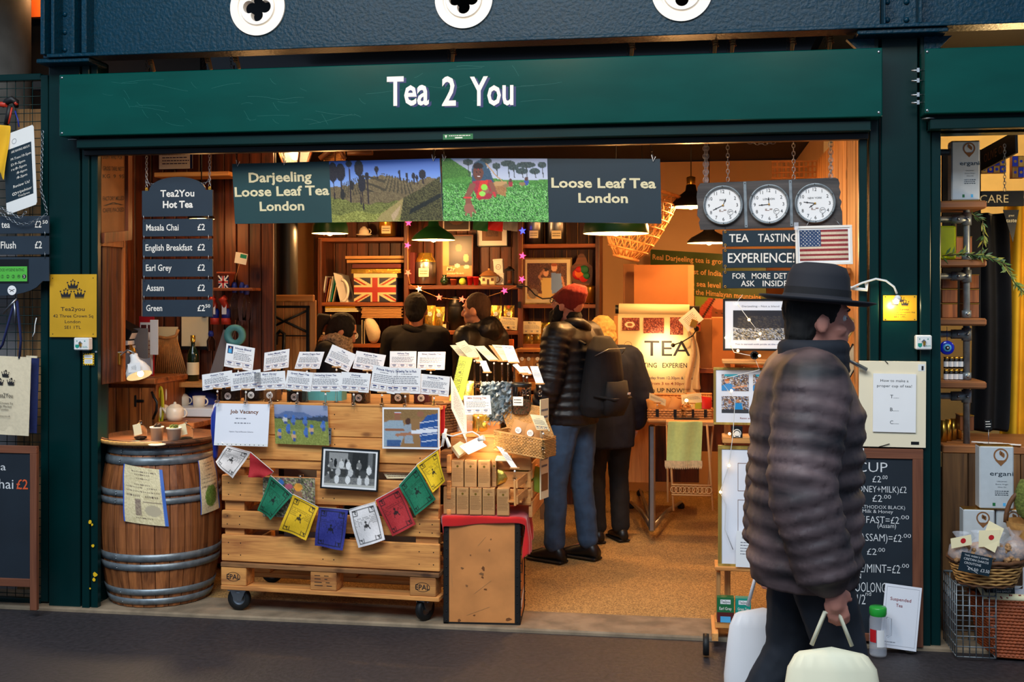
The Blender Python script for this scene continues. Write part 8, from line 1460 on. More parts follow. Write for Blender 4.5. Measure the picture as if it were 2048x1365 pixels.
# chalkboard menu
def chalk(f,m,items):
 for (s_,u0,u1,v,c_,*r) in items: f.text(m,s_,u0,v,u1,c_,r[0] if r else 'chalk',.001,-.004)
t = Thing('chalkboard','brown framed chalk menu of cup prices leaning on the right column','chalkboard'); f = FB(1600,897,1846,1290,-.035)
fw = .085
for (a,b,c_,d,mt) in ((0,0,1,.05,'frame_brown_x'),(1-fw,.05,1,1,'frame_brown'),(0,.05,fw,1,'frame_brown'),(fw,.94,1-fw,.98,'frame_brown_x')): m = MB(mt); f.slab(m,a,b,c_,d,-.02,.008,mt,.002); t.part('frame_rail',m)
m = MB('chalkboard'); f.slab(m,.06,.04,.94,.95,-.012,-.002); t.part('board',m); m = MB('chalk')
g = f.sub(0,0,1,1)
def cu(px,py): return f.uv(px,py)
for (s_,x0,x1,y,h) in (('CUP',1713,1775,944,20),('\u00a32',1745,1762,965,13),('.00',1763,1775,959,8),('(HONEY+MILK)\u00a32',1700,1813,984,13),('\u00a32',1745,1764,1004,14),('.00',1765,1782,998,8),('(ORTHODOX BLACK)',1710,1810,1017,7),('Milk & Honey',1725,1786,1026,7),('BREAKFAST=\u00a32',1680,1798,1045,14),('.00',1799,1818,1039,8),('(Assam)',1755,1792,1056,9),('(ASSAM)=\u00a32',1715,1803,1082,15),('.00',1804,1822,1076,8),('\u00a32',1734,1753,1110,13),('.00',1754,1770,1104,8),('JASMINE/MINT=\u00a32',1665,1800,1143,17),('.00',1801,1818,1136,8),('GREEN',1680,1722,1156,10),('(BUDS) OOLONG',1662,1772,1182,20),('1st FLUSH/2',1640,1731,1206,20),('nd',1731,1742,1192,9)):
 u0,v = cu(x0,y); u1,_ = cu(x1,y); m = MB('chalk'); f.text(m,s_,u0,v,u1,v-cu(x0,y-h)[1],'chalk',.001,-.006); t.part('chalk_line',m)
t.done()
t = Thing('hand_sticker','small white sticker with a drawn hand on the chalkboard frame','sticker'); f2 = FB(1702,897,1728,915,-.046); m = MB('paper'); f2.slab(m,d0=-.0015,d1=0); t.part('sticker_base',m); m = MB('ink'); [f2.line(m,[(.3+.1*q,.25+.05*q),(.6+.06*q,.8)],.0012,.001,'ink') for q in range(4)]; t.part('drawing',m); t.done()
t = Thing('leaning_sign','white acrylic sign reading Suspended Tea leaning on the chalkboard','sign'); f = FQ((1771,1167),(1844,1177),(1759,1294),-.075,-.07,-.11); m = MB('paper_glossy'); f.slab(m,d0=-.004,d1=0); t.part('sheet',m); m = MB('ink_red'); f.text(m,'Suspended',.17,.25,.74,.05,'ink_red',.001,.005); f.text(m,'Tea',.34,.345,.52,.05,'ink_red',.001,.005); f.line(m,[(.06,.04),(.94,.04),(.94,.95),(.06,.95),(.06,.04)],.0008,.001,'ink_grey'); f.words(m,.1,.9,.5,1,.05,.01,'ink_grey',.001,2); t.part('print',m); m = MB('acrylic'); f.slab(m,.75,1.0,.95,1.03,-.04,.0,'acrylic'); t.part('foot',m); t.done()
c = V((W(1756,600,-.17).x,-.17,.0)); t = Thing('glass_jug','clear plastic jug with a green lid and red note on the ground','jug'); m = MB('film'); m.lathe([(.0,.002),(.036,.002),(.04,.01),(.04,.17),(.036,.19),(.036,.2)],c,n=28); t.part('jug_body',m); m = MB('green_paint'); mk('lid_green',(40,170,60),.3); m.lathe([(.036,.19),(.04,.2),(.04,.225),(.036,.232),(0,.234)],c,'lid_green',28); t.part('lid',m); m = MB('acrylic'); m.tube([c+V((.04,0,.18)),c+V((.058,0,.175)),c+V((.058,0,.1)),c+V((.04,0,.09))],.005,n=6); t.part('handle',m)
m = MB('red'); m.add([c+V((.041*math.cos(a),.041*math.sin(a),z)) for z in (.07,.13) for a in [rad(200+q*10) for q in range(6)]],[(q,q+1,q+7,q+6) for q in range(5)],'red'); m.add([c+V((.0412*math.cos(a),.0412*math.sin(a),z)) for z in (.05,.13) for a in [rad(255+q*10) for q in range(6)]],[(q,q+1,q+7,q+6) for q in range(5)],'paper'); t.part('note',m); t.done()
# ================================================================ left of the column: mesh gate, boards, bags
m = MB('concrete'); m.lathe([(.32,0),(.32,3.9)],(W(-62,600,1.0).x,1.1,0),n=36); one('concrete_pillar','grey concrete pillar behind the mesh gate at the far left','pillar',m)
m = MB('orange_glow_wall'); wbox(m,55,110,-40,34,1.35,.05,'orange_glow_wall'); one('orange_light_patch','patch of orange light made as a coloured panel high behind the steel post, top left','panel',m); light('POINT','arch_lamp',W(88,-10,1.22),3,(1,.5,.2),.05)  # panel stands in for a blotch of orange light, put into its colour
t = Thing('mesh_gate','green framed wire mesh gate at the far left','gate'); Yg = .03; f = FB(-120,158,95,1200,Yg)
zt6 = W(60,158,Yg).z
def gb(x0,x1,y0,y1,mt,d=.04): m = MB(mt); wbox(m,x0,x1,y0,y1,Yg,d,mt,.003); return m
t.part('stile',gb(81,96,150,1205,'column_green')); t.part('rail',gb(-120,81,150,163,'column_green')); t.part('rail',gb(-120,81,1195,1210,'column_green')); m = MB('column_green')
for x in range(-105,81,17): a = W(x,160,Yg+.02); m.tube([V((a.x,a.y,zt6)),V((a.x,a.y,.04))],.0022,n=4)
for q in range(62): z = zt6-.0465*q; m.tube([V((W(-120,600,Yg).x,Yg+.016,z)),V((W(81,600,Yg).x,Yg+.016,z))],.0022,n=4)
t.part('wire_mesh',m,kind='stuff'); t.done()
t = Thing('backing_board','old wooden boards behind the mesh gate','board')
for i,(x0,x1) in enumerate(((34,59),(60,84))): m = MB('old_board'); wbox(m,x0,x1,218,1190,.3,.03,'old_board'); t.part('plank',m)
t.done()
bx('dark_backing','dark sheet closing the gap behind the mesh gate','board',-150,34,480,1200,.3,.03,'grey_board')
# board chain and hanging cards
t = Thing('hanging_menu','dark slate tea price planks hung by chain at the left edge, with a hygiene sticker','menu'); Yh = -.06
for (y0,y1,s_,u,p_,q) in ((433,468,'e tea',.595,'\u00a32',True),(473,510,'d Flush',.555,'\u00a32',False)):
 g = FB(-110,y0,98,y1,Yh); m = MB('slate'); g.slab(m,d0=-.01,d1=0,m='slate',ch=.001); t.part('price_plank',m); m = MB('white_paint'); ub = g.uv(20 if q else 32,450)[0]; g.text(m,s_,.50 if q else .48,.66,ub,.38,'white_paint',.001,.01); a,b = g.uv(70,450)[0],g.uv(84 if not q else 83,450)[0]; g.text(m,p_,a,.66,b,.38,'white_paint',.001,.01)
 if q: g.text(m,'50',b+.01,.45,b+.06,.2,'white_paint',.001,.01)
 t.part('lettering',m); m = MB('steel'); m.tube([g.P(.965,.85,.004),g.P(.965,1.2,.004)],.0018,n=5); t.part('ring',m)
g = FB(-110,515,98,592,Yh); m = MB('slate'); g.prism(m,[(0,0),(1,0),(1,.62),(.94,.62)]+[(.5+.42*math.cos(a),.62+.38*math.sin(a)) for a in [math.pi*k_/14 for k_ in range(1,14)]]+[(.06,.62),(0,.62)],-.01,0,'slate'); t.part('footer_board',m); t.done()
t = Thing('hygiene_sticker','green and black FOOD HYGIENE RATING sticker on the left slate board','sticker'); g = FB(-30,519,57,567,Yh-.002); m = MB('black_paint'); g.slab(m,d0=-.001,d1=0); t.part('sticker_base',m); m = MB('hyg_green'); g.slab(m,0,.3,.97,.92,0,.001,'hyg_green'); g.text(m,'FOOD HYGIENE RATING',.32,.5,.9,.12,'ink',.0015)
for q in range(6): u = .28+q*.125; (g.disc if q == 5 else g.ringflat)(m,u,.72,*((.012,) if q == 5 else (.008,.0095)),.0015,'ink'); g.text(m,str(q),None,.77,u,.12,'white_paint' if q == 5 else 'ink',.002)
t.part('print',m); t.done()
t = Thing('round_sticker','round white sticker with a drawn hand below the hygiene rating','sticker'); g = FB(15,571,33,591,Yh-.002); m = MB('paper'); g.disc(m,.5,.5,.026,.001,'paper',24); t.part('disc',m); m = MB('ink'); g.line(m,[(.2,.4),(.5,.5),(.8,.4)],.003,.002,'ink'); g.line(m,[(.3,.65),(.5,.5),(.7,.65)],.003,.002,'ink'); t.part('drawing',m); t.done()
m = MB('steel'); A = W(-30,380,Yh-.02); m.chain([W(85,262,Yh),W(82,380,Yh-.015),W(94,425,Yh-.01)]); m.chain([W(94,428,Yh-.02)]+[W(94-94*u,425+24*math.sin(math.pi*u),Yh-.03) for u in (.2,.4,.6,.8,1)]); m.chain([W(52,424,Yh-.04),W(40,437,Yh-.04),W(0,415,Yh-.04)]); one('loose_chain','steel chain draped over the top left slate plank','chain',m)
t = Thing('review_card','white hanging card with opening hours on a dark panel and Review Us','card'); f = FQ((13,269),(67,249),(20,428),-.07); pts = [(.04,0),(.96,0),(1,.03),(1,.97),(.96,1),(.04,1),(0,.97),(0,.03)]; f = Fr(f.P(-.12,0),f.X*1.12,f.Y); m = MB('plastic_white'); f.prism(m,pts,-.003,0,'plastic_white'); t.part('card',m); m = MB('navy_board'); f.slab(m,-.0,.2,.9,.85,0,.001,'navy_board'); t.part('dark_panel',m); m = MB('white_paint')
for (s_,u0,u1,v,c_) in (('ARE RAVING ABOUT:',.24,.86,.26,.028),('M-Tues:10-5pm',.22,.88,.35,.03),('D:9-5pm',.22,.68,.42,.03),('rs:8-5pm',.22,.72,.48,.03),(':8-6pm',.38,.73,.54,.03),(':8-5pm',.38,.73,.6,.03),('Review Us!',.26,.8,.7,.035),('tripadvisor',.38,.86,.785,.035),('Tea2you',.4,.78,.83,.025)): f.text(m,s_,u0,v,u1,c_,'white_paint',.002,.0)
for u in (.26,.32): f.ringflat(m,u,.775,.005,.008,.002,'white_paint')
t.part('lettering',m); m = MB('ink_grey'); f.ringflat(m,.35,.12,.012,.014,.001,'ink_grey',20); t.part('emblem',m); t.done()
t = Thing('ratchet_clamp','black and red ratchet clamp gripping the mesh at the top left','clamp'); m = MB('rubber'); m.tube([W(5,212,-.05),W(14,203,-.06),W(24,199,-.06),W(32,204,-.05),W(33,214,-.03)],[.012,.018,.02,.018,.012],n=10); m.tube([W(20,212,-.05),W(12,250,-.04)],.013,n=8); t.part('jaw',m); m = MB('rubber_red'); m.tube([W(-25,205,-.05),W(0,209,-.055),W(14,209,-.06)],[.01,.014,.016],'rubber_red',10); m.tube([W(30,204,-.06),W(34,210,-.05)],.009,'rubber_red',8); m.tube([W(24,215,-.05),W(17,248,-.05)],.005,'rubber_red',6); t.part('grip',m); m = MB('blue_plastic'); m.tube([W(30,222,-.06),W(36,240,-.06),W(38,254,-.06)],.004,n=5); t.part('purple_tie',m); t.done()
drape('yellow_banner','yellow cloth hanging at the left picture edge below the clamp','cloth',lambda u,v: W(-40+u*58+(-6*u*v*u),250+v*(78+36*u*u)+8*u*0,-.09)+V((0,.02*math.sin(u*8+v*3),0)),12,12,'yellow_cloth',.004)
# tote bags
def tote(x0,x1,y0,y1,Y,mt,label,prn=True):
 t = Thing('tote_bag',label,'bag','cotton tote bags on the mesh gate'); f = FB(x0,y0,x1,y1,Y,rot=rad(2)); n = 10; m = MB(mt); vs = [f.P(i/n,j/n,s_*(.012*math.sin(math.pi*i/n)*math.sin(math.pi*j/n+.2)+.002*math.sin(i*2+j))) for s_ in (1,-1) for j in range(n+1) for i in range(n+1)]; N = (n+1)**2
 m.add(vs,[(k_*N+j*(n+1)+i,k_*N+(j+1)*(n+1)+i,k_*N+(j+1)*(n+1)+i+1,k_*N+j*(n+1)+i+1) for k_ in (0,1) for j in range(n) for i in range(n)],mt,True); t.part('bag_body',m)
 if prn:
  m = MB('ink'); q = lambda x,y: f.uv(x,y)
  for (x,y) in ((14,748),(3,764),(25,764)): u,v = q(x,y); crown(m,f,u,v,.035,'ink',.016)
  for (s_,xa,xb,y,h) in (('Tea2You',-4,29,794,9),('42 Three Crown Sq',-24,29,806,4),('Borough Market',-14,27,813,4),('London',5,20,820,4),('www.tea2you.co.uk',-20,24,832,4)): u0,v = q(xa,y); u1,_ = q(xb,y); f.text(m,s_,u0,v,u1,h*mpp(20,Y)/f.h,'ink',.016)
  t.part('print',m)
 return t,f
t,f = tote(-70,60,712,869,-.1,'canvas','cream Tea2You tote bag with three black crowns, nearest on the gate'); m = MB('navy_cloth'); m.tube([f.P(.42,.02),W(5,690,-.1),W(30,600,-.09)],.012,n=6,ell=.4); m.tube([f.P(.82,.02),W(42,680,-.1),W(34,600,-.09)],.012,n=6,ell=.4); t.part('strap',m); t.done()
t,f = tote(30,76,716,866,-.05,'navy_cloth','navy blue tote bag behind the cream one',False); t.done(); t,f = tote(50,72,712,862,-.03,'canvas','edge of another cream tote bag behind the navy one',False); t.done()
t = Thing('bag_hook','steel clip holding the tote bag straps','hook'); m = MB('steel'); m.tube([W(6,628,-.1),W(20,612,-.11),W(34,598,-.1)],.009,n=6,ell=.5); t.part('arm',m); m = MB('steel'); m.tube([W(28,600,-.1),W(30,625,-.1),W(29,648,-.1)],.006,n=6); t.part('pin',m); m = MB('plastic_white'); m.tube([W(73,636,-.0),W(70,650,-.0),W(69,665,-.0),W(65,674,-.0)],.003,n=5); t.part('cable_tie',m); t.done()
t = Thing('pavement_board','brown framed chalkboard on the ground at the left edge, chai for two pounds','chalkboard'); f = FB(-130,891,74,1217,-.17)
for (a,b,c_,d,mt) in ((0,0,1,.045,'frame_brown_x'),(.935,.045,1,1,'frame_brown'),(0,.045,.065,1,'frame_brown'),(.065,.81,.935,.86,'frame_brown_x')): m = MB(mt); f.slab(m,a,b,c_,d,-.02,.006,mt,.002); t.part('frame_rail',m)
m = MB('chalkboard'); f.slab(m,.05,.03,.95,.83,-.012,-.002); t.part('board',m); m = MB('chalk'); u0,v = f.uv(-38,940); u1,_ = f.uv(12,940); f.text(m,'Masala',u0-.1,v,u1,.045,'chalk',.001); u0,v = f.uv(-22,977); u1,_ = f.uv(27,977); f.text(m,'Chai',u0,v,u1,.06,'chalk',.001); u0,_ = f.uv(33,975); u1,_ = f.uv(56,975); f.text(m,'\u00a32',u0,v,u1,.06,'chalk_red',.001,.01); t.part('chalk_writing',m); t.done()
# ================================================================ neighbouring stall at the right
Yn = .28
t = Thing('stall_counter','wooden plank counter of the neighbouring stall','counter'); m = MB('counter_top'); a = W(1884,890,Yn); zc2 = a.z; m.box((a.x+1.0,Yn+.27,zc2-.02),(2.0,.58,.04),'counter_top',ch=.005); t.part('worktop',m)
for i in range(7): x0 = a.x+i*.125; m = MB('counter_wood'); m.box((x0+.0605,Yn,(zc2-.04)/2),(.121,.03,zc2-.04),'counter_wood',ch=.003); t.part('plank',m)
t.done()
t = Thing('pipe_shelf','galvanised pipe scaffold shelving with four thick wooden shelves','shelves'); Yq = .35; xq = W(1933,600,Yq).x; rp = .0165
m = MB('steel'); m.tube([V((xq,Yq,zc2)),V((xq,Yq,W(1933,312,Yq).z)),V((xq-.02,Yq,W(1933,304,Yq).z)),V((xq-.3,Yq,W(1933,304,Yq).z))],rp,'galv',14); t.part('post',m)
for (y0,y1) in ((402,418),(520,534),(637,652),(763,778)):
 zc_,z2 = W(1920,y0,Yq-.1).z,W(1920,y1,Yq-.1).z; xr = W(1973,600,Yq-.1).x; m = MB('counter_top'); m.box(((xr+xq-.5)/2,Yq+.02,(zc_+z2)/2),(xr-xq+.5,.26,zc_-z2),'counter_top',ch=.008); t.part('shelf',m); zz = z2-.045; m = MB('galv'); m.tube([V((xq,Yq,zz)),V((xq-.4,Yq,zz))],rp,'galv',12); t.part('crossbar',m)
 m = MB('galv'); m.tube([V((xq,Yq,zz-.032)),V((xq,Yq,zz+.032))],.024,'galv',14); m.tube([V((xq,Yq,zz)),V((xq-.075,Yq,zz))],.024,'galv',14); m.ball(V((xq,Yq-.024,zz)),.008,'steel',8); m.ball(V((xq-.045,Yq-.024,zz)),.008,'steel',8); i_ = t.part('tee_fitting',m); m = MB('galv'); zu = zc_+.02; m.tube([V((xq,Yq,zu-.018)),V((xq,Yq,zu+.018))],.023,'galv',14); m.ball(V((xq,Yq-.024,zu)),.007,'steel',8); t.part('collar',m)
t.done()
def oil_tin(x0,x1,y0,y1,Y,label,full=True,d=.09):
 t = Thing('oil_tin',label,'tin','olive oil tins'); f = FB(x0,y0,x1,y1,Y); m = MB('tin_white'); f.slab(m,d0=-d,d1=0,m='tin_white',ch=.006); t.part('tin_body',m); m = MB('brass'); f.slab(m,.01,-.006,.99,.01,-d+.004,-.004,'brass',.001); f.slab(m,.01,.99,.99,1.003,-d+.004,-.004,'brass',.001); t.part('rim',m); m = MB('kraft_dark'); k = f.w/f.h; cu_,cv_ = .62,.26*k/.42*.45
 f.ringflat(m,cu_,cv_,f.w*.17,f.w*.215,.001,'kraft_dark',28); f.poly(m,[(cu_-.17,cv_+.15*k),(cu_+.17,cv_+.15*k),(cu_,cv_+.33*k)],.0012,'kraft_dark')
 for a in (-.6,0,.6): f.disc(m,cu_+.03+a*.07,cv_-.02+a*.03,f.w*.035,.0014,'kraft_dark',12,f.w*.075)
 t.part('emblem',m)
 if full:
  m = MB('slate'); v = cv_+.62*k; f.text(m,'ergani',.3,v,.98,.07,'slate',.001,.005)
  for i,(s_,u0,u1,h) in enumerate((('ORGANIC',.5,.8,.016),('Extra Virgin',.47,.83,.018),('Olive Oil',.53,.77,.018))): f.text(m,s_,u0,v+.1+i*.045,u1,h,'slate',.001)
  f.words(m,.45,v+.24,.85,3,.03,.012,'slate',.001,4); f.slab(m,.38,.9,.46,.95,0,.001,'green_paint'); f.slab(m,.68,.9,.76,.95,0,.001,'cyan'); t.part('print',m)
 return t.done()
oil_tin(1959,2028,893,1019,-.02,'tall pale olive oil tin standing on two shorter tins'); oil_tin(1927,1990,1020,1100,-.02,'short olive oil tin left under the tall one',False); oil_tin(1993,2048,1020,1100,-.0,'short olive oil tin right under the tall one',False); oil_tin(1903,1960,282,401,Yq-.06,'tall olive oil tin on the top pipe shelf')
bx('tin_stand','dark crate carrying the olive oil tins','crate',1930,2046,1101,1180,-.0,.1,'counter_wood')
t = Thing('oil_bottle','square glass bottle of green olive oil on the second pipe shelf','bottle'); m = MB('oil'); wbox(m,1872,1912,452,519,Yq-.02,.1,'oil',.008); t.part('oil',m); m = MB('acrylic'); wbox(m,1870,1914,440,519.5,Yq-.025,.11,'acrylic',.01); t.part('bottle_body',m); t.done()
for i,(x0,x1,y0,y1,c_) in enumerate(((1884,1915,553,577,0),(1884,1915,579,606,0),(1884,1915,608,636,0),(1928,1958,550,577,0),(1928,1958,579,606,0),(1928,1958,608,636,0),(1908,1944,474,519,1),(1920,1948,832,862,0))):
 t = Thing('gift_tin','%s with gold edges' % ['top left reddish brown tin on the third pipe shelf','middle left reddish brown tin on the third pipe shelf','bottom left reddish brown tin on the third pipe shelf','top right reddish brown tin on the third pipe shelf','middle right reddish brown tin on the third pipe shelf','bottom right reddish brown tin on the third pipe shelf','brown tin behind the post on the second pipe shelf','brown tin stacked on the stall counter behind the post'][i],'tin','brown tins of the neighbouring stall'); m = MB('oak_dark'); Y = Yq+.06 if i != 6 else Yq+.05; wbox(m,x0,x1,y0,y1,Y,.1,'oak',.003); t.part('tin_body',m); m = MB('brass'); wbox(m,x0-.5,x1+.5,y0-1,y0+1,Y-.003,.106,'brass',.001); t.part('gold_edge',m); t.done()
for i in range(8): x,y = 1892+(i % 4)*10,(737 if i < 4 else 762); c = W(x,y,Yq+.0); t = Thing('small_jar','%s small labelled jar in the %s row on the fourth pipe shelf' % (['first','second','third','fourth'][i % 4],['upper','lower'][i // 4]),'jar','small jars on the pipe shelf'); m = MB('tea_dark'); m.lathe([(0,0),(.012,0),(.012,.045),(.009,.05)],c,'leather',12); m.lathe([(.0123,.008),(.0123,.035)],c,'paper',12); t.part('jar_body',m); m = MB('brass'); m.lathe([(.011,.05),(.011,.058),(0,.059)],c,'brass',12); t.part('lid',m); t.done()
for i in range(4): c = W(1887+i*10,878-i*1.5,Yq+.05+.05*i); c.z = zc2+.001; m = MB('brass'); m.lathe([(0,0),(.016,0),(.016,.11),(0,.11)],c,'brass',16); one('gold_can','%s gold can in the row on the stall counter' % ['first','second','third','fourth'][i],'can',m,'gold cans on the stall counter')
t = Thing('evil_eye','round blue glass eye charm hanging under the third pipe shelf','charm'); f = FB(1882,682,1906,710,Yq-.04)
for (r_,mt,d) in ((.036,'evil_blue',.0),(.021,'cyan',.007),(.012,'ink',.011),(.006,'paper',.013)): m = MB(mt); m.ball(f.P(.5,.5,d),(r_,.008,r_),mt,20); t.part('glass_ring',m)
m = MB('blue_plastic'); m.tube([f.P(.5,.0),f.P(.5,-1.0)],.0015,n=4); t.part('string',m); t.done()
# olive branches
def branch(pts,Y,label,n,seed):
 t = Thing('olive_branch',label,'branch','olive branches on the pipe shelf'); P = [W(x,y,Y-.02*i) for i,(x,y) in enumerate(pts)]; m = MB('twig'); m.tube(P,.0025,n=5); t.part('twig',m); r = random.Random(seed); L_ = MB('leaf')
 for i in range(n):
  u = r.random()*(len(P)-1); k_ = min(int(u),len(P)-2); c = P[k_]+(P[k_+1]-P[k_])*(u-k_); d = (P[k_+1]-P[k_]).normalized()+V((r.uniform(-1,1),r.uniform(-.8,.8),r.uniform(-.9,.9)))*.9; d = d.normalized(); s_ = d.cross(V((r.random(),-1,r.random()))).normalized(); l = r.uniform(.03,.055); L_.add([c,c+d*l*.5+s_*l*.13,c+d*l,c+d*l*.5-s_*l*.13],[(0,1,2,3)],'leaf' if r.random() < .7 else 'leaf_light')
 t.part('leaves',L_,kind='stuff'); t.done()
branch([(1884,512),(1930,508),(1975,512),(2010,530),(2030,565),(2048,585)],Yq-.1,'long olive branch trailing from the second pipe shelf',120,1); branch([(1940,425),(1965,440),(1968,475),(1962,510)],Yq-.08,'short olive branch curling beside the pipe post',40,2)
# hanging signs, cloths and backdrop
t = Thing('hanging_sign','black sign with the letters ARE hanging in the neighbouring stall','sign'); f = FB(1962,382,2048,413,.6); m = MB('black_paint'); f.slab(m,d0=-.015,d1=0,ch=.001); t.part('board',m); m = MB('cream_paint'); f.text(m,'CARE',-.03,.76,.64,.52,'cream_paint',.001); t.part('lettering',m); m = MB('dark_steel'); m.chain([f.P(.55,0),f.P(.55,-3.0)]); t.part('chain',m); t.done()
t = Thing('hanging_sign','slanting black OLIVE OIL sign high in the neighbouring stall','sign'); f = FQ((1961,300),(2030,262),(1962,342),.9,.6); m = MB('black_paint'); f.slab(m,d0=-.015,d1=0); t.part('board',m); m = MB('kraft_dark'); f.text(m,'OLIVE OIL',.1,.7,.75,.4,'kraft_dark',.001); t.part('lettering',m); t.done()
for i,(x0,x1,y0,y1) in enumerate(((1962,2012,318,346),(2024,2048,312,356))):
 t = Thing('tiled_lamp_box',['lamp box with blue and gold tiles beside the OLIVE OIL sign','square of blue and gold tiles at the right edge'][i],'tiles','patterned tiles'); f = FB(x0,y0,x1,y1,1.0); m = MB('kraft_dark'); f.slab(m,d0=-.05,d1=0); t.part('box_body',m)
 for q in range(4 if i == 0 else 2):
  for v in range(2): m = MB('paper_cream'); n_ = 4 if i == 0 else 2; g = f.sub((q+.05)/n_,(v+.05)/2,(q+.95)/n_,(v+.95)/2); g.slab(m,d0=0,d1=.004,m='gold_frame' if (q+v) % 2 else 'evil_blue'); g.disc(m,.5,.5,g.w*.28,.005,'evil_blue' if (q+v) % 2 else 'gold_frame',10); t.part('tile',m)
 t.done()
drape('yellow_curtain','yellow canvas curtain at the right edge of the neighbouring stall','curtain',lambda u,v: W(2008+u*80-8*v,395+v*650,.9)+V((0,.05*math.sin(u*14+v),0)),20,12,'yellow_cloth',.006); mk('stall_wall',(214,186,120),.7)
m = MB('stall_wall'); m.box((W(2040,500,2.0).x+.1,2.0,1.9),(1.5,.05,2.6),'stall_wall'); one('stall_wall_panel','pale yellow wall deep in the neighbouring stall','panel',m)
bx('dark_backdrop','dark panel added as a backdrop behind the top pipe shelves','screen',1884,1962,300,640,.75,.02,'black_cloth')  # dark panel added to darken the view behind the upper shelves
drape('dark_apron','black cloth hanging behind the pipe shelf','curtain',lambda u,v: W(1938+u*75+6*math.sin(v*3),425+v*440,.8)+V((0,.05*math.sin(u*11),0)),14,10,'black_cloth',.005)
t = Thing('pennant','black triangular taste pennant hanging on the yellow curtain','pennant'); f = FB(2006,420,2038,485,.62); m = MB('black_paint'); f.prism(m,[(0,0),(1,0),(.62,1)],-.003,0,'black_paint'); t.part('cloth',m); m = MB('cream_paint'); f.text(m,'taste',.2,.38,.85,.12,'cream_paint',.001); f.text(m,'great',.35,.2,.7,.06,'cream_paint',.001); t.part('print',m); t.done()
light('POINT','stall_lamp',W(2030,300,1.2),26,(1,.66,.28),.1); light('POINT','stall_lamp_low',(W(2040,600,.5).x+.3,.1,1.9),14,(1,.72,.36),.1)
# counter cards
for i in range(5): m = MB('paper'); c = W(1968+i*12,866+i*5,.4-.03*i); c.z = zc2+.002+.0015*i; m.box(c,(.12,.04,.002),'paper',RZ(-15)); one('price_slip','%s paper slip fanned on the stall counter' % ['rearmost','second','middle','fourth','front'][i],'paper',m,'slips on the stall counter')
t = Thing('sign_pick','tiny black price sign on a metal spike on the stall counter','sign'); f = FB(1969,840,1984,860,.3,rot=rad(-3)); m = MB('black_paint'); f.slab(m,d0=-.003,d1=0); f.words(m,.15,.15,.85,3,.25,.08,'white_paint',.001,2); t.part('plate',m); m = MB('steel'); m.tube([f.P(.5,1),V((f.P(.5,1).x,f.P(.5,1).y,zc2))],.0015,n=4); t.part('spike',m); t.done()
# baskets in front
t = Thing('wicker_basket','round willow basket of bagged croutons with a chalk price sign','basket'); c = W(1972,1165,-.14); ra = .155
for j in range(9):
 u = j/8; m = MB('wicker' if 0 < j < 7 else 'wicker_dark'); rr = ra*(.78+.26*u); m.tube([c+V((rr*1.05*math.cos(a),rr*.85*math.sin(a),u*.115+.003*math.sin(a*12+j*3.14))) for a in [2*math.pi*q/48 for q in range(48)]],.0058 if j < 8 else .01,n=6,closed=True); t.part('weave_row',m)
m = MB('wicker_dark'); m.lathe([(0,0),(ra*.8,0),(ra*.98,.11)],c,'wicker_dark',28,sy=.85); t.part('basket_lining',m); t.done()
def snack(p,r_,label,mt='nuts'):
 t = Thing('snack_bag',label,'bag','bags in the willow basket'); m = MB(mt); m.ball(p,(r_,r_*.8,r_*.85),n=12); rr = random.Random(int(p.x*1e4)); [m.ball(p+V((rr.uniform(-1,1)*r_*.7,-r_*.7,rr.uniform(-.6,.7)*r_)),r_*.22,n=6) for _ in range(12)]; t.part('croutons',m,kind='stuff'); m = MB('film'); m.lathe([(r_*.2,-r_),(r_*1.08,-.2*r_),(r_*.95,.6*r_),(r_*.3,r_*1.15),(r_*.7,r_*1.7)],p,'film',14); t.part('wrapper',m); t.done()
for i,(x,y,r_) in enumerate(((1922,1106,.055),(1958,1104,.055),(1994,1106,.055),(2030,1102,.06))): snack(W(x,y,-.18),r_,['leftmost','second','third','rightmost'][i]+' bag of croutons in the willow basket')
for i,(a,b,c_) in enumerate((((1901,1078),(1942,1070),(1903,1098)),((1978,1042),(2008,1058),(1960,1090)),((1958,1062),(2000,1060),(1957,1095)))): f = FQ(a,b,c_,-.24,-.26); m = MB('paper_cream'); f.slab(m,d0=-.001,d1=0); f.disc(m,.6,.45,.012,.001,'red',12); one('bag_header',['brown paper header card at the left of the willow basket','tallest cream header card above the willow basket','cream header card with a red emblem above the willow basket'][i],'card',m,'header cards')
t = Thing('chalk_sign','dark blue chalk sign This week\'s offer Cretan dakos croutons','sign'); f = FQ((1924,1104),(1986,1117),(1916,1141),-.3); m = MB('navy_board'); f.slab(m,d0=-.003,d1=0); t.part('plate',m); m = MB('chalk')
for (s_,u0,u1,v,h) in (("THIS WEEK'S OFFER",.1,.88,.17,.09),('CRETAN DAKOS',.1,.9,.37,.12),('CROUTONS',.14,.68,.58,.12),('\u00a34.50',.3,.62,.86,.15),('\u00a33.50',.7,.98,.84,.17)): f.text(m,s_,u0,v,u1,h,'chalk',.001)
f.line(m,[(.25,.68),(.62,.95)],.002,.001,'chalk'); t.part('chalk_writing',m); t.done()
t = Thing('wire_crate','galvanised wire crate under the willow basket','crate'); x0,x1,z1 = W(1913,1200,-.16).x,W(1992,1200,-.16).x,W(1950,1170,-.16).z-.004
for Y in (-.16,.12):
 m = MB('galv'); [m.tube([V((x0+(x1-x0)*q/6,Y,.01)),V((x0+(x1-x0)*q/6,Y,z1))],.003,n=5) for q in range(7)]; [m.tube([V((x0,Y,.01+(z1-.01)*q/7)),V((x1,Y,.01+(z1-.01)*q/7))],.003 if q < 7 else .006,n=5) for q in range(8)]; t.part('wire_panel',m,kind='stuff')
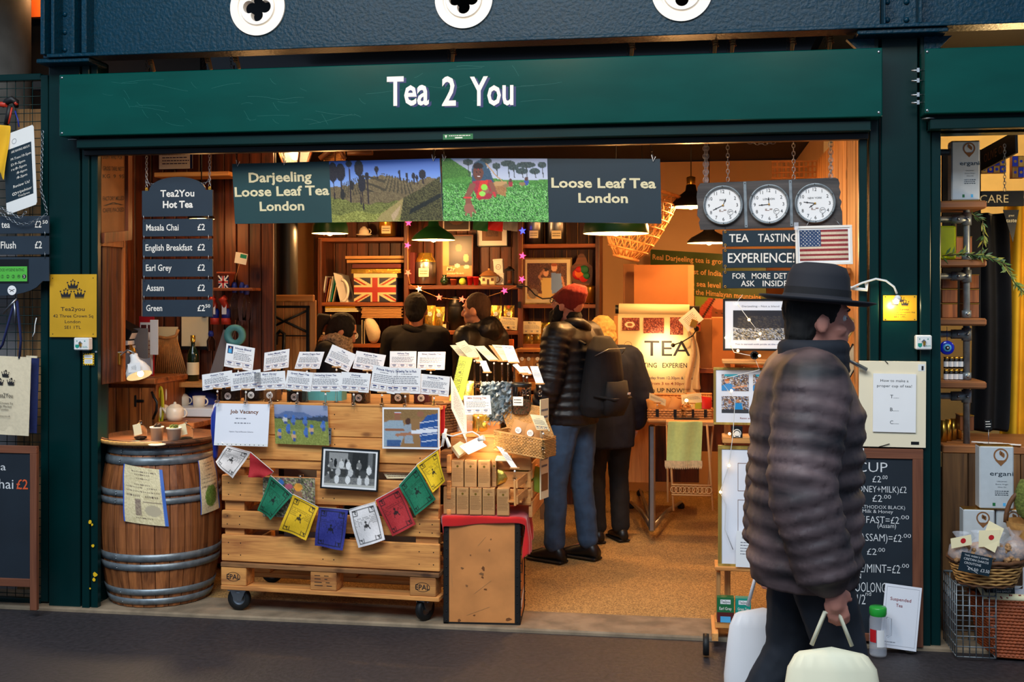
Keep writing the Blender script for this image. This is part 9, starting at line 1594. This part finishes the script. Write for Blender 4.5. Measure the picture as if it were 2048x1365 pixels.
for X_ in (x0,x1): m = MB('galv'); [m.tube([V((X_,-.16+.04*q,.01)),V((X_,-.16+.04*q,z1))],.003,n=4) for q in range(8)]; [m.tube([V((X_,-.16,.01+(z1-.01)*q/7)),V((X_,.12,.01+(z1-.01)*q/7))],.003,n=4) for q in range(8)]; t.part('wire_panel',m,kind='stuff')
t.done()
t = Thing('picnic_basket','red brown wicker basket lined with floral cloth at the bottom right','basket'); o = G(1992,1313,.01); open_basket(t,o,V((.3,-.02,0)),V((-.03,.2,0)),V((-.05,0,.27)),18,16,'wicker_red',rim=.009); m = MB('paper_cream'); m.tube([o+V((-.05,0,.28)),o+V((.25,-.02,.28)),o+V((.22,.2,.3)),o+V((-.08,.2,.36))],.017,'paper_cream',8,closed=True); rr = random.Random(2)
for _ in range(40): u = rr.random(); m.ball(o+V((-.05+.3*u,-.018,.285+rr.uniform(-.008,.008))),.004,'ink_red',5)
t.part('cloth_lining',m); t.done()
pouch(o+V((.12,.1,.2)),.2,.2,'paper_glossy',RX(-25),'clear bag of rusks with a blue label in the red brown basket','snack_pouch','bag',win=False)
f = FB(1982,1172,2030,1205,-.1,rot=rad(-3)); t = Thing('chalk_sign','small dark sign Cretan dakos behind the clear rusk bag','sign'); m = MB('navy_board'); f.slab(m,d0=-.003,d1=0); t.part('plate',m); m = MB('chalk'); f.text(m,'CRETAN DAKOS',.08,.22,.92,.14,'chalk',.001); f.text(m,'MINI BARLEY',.2,.42,.85,.12,'chalk',.001); f.text(m,'RUSKS \u00a34',.1,.65,.6,.12,'chalk',.001); f.text(m,'CROUTONS \u00a34.50',.1,.86,.85,.12,'chalk',.001); t.part('chalk_writing',m); t.done()
t = Thing('handled_basket','twisted handle willow basket with dried herbs at the right edge','basket'); c = W(2052,1085,-.12); m = MB('wicker'); m.lathe([(.06,0),(.09,.09),(.092,.1)],c,'wicker',24); t.part('basket_body',m); m = MB('wicker_dark'); m.tube([c+V((-.09*math.cos(a),0,.09+.15*math.sin(a))) for a in [math.pi*q/14 for q in range(15)]],.011,n=8); t.part('handle',m); m = MB('moss'); m.ball(c+V((0,0,.2)),(.05,.04,.1),n=14); t.part('herbs',m,kind='stuff',mods=[('disp',.03,.03)]); t.done()
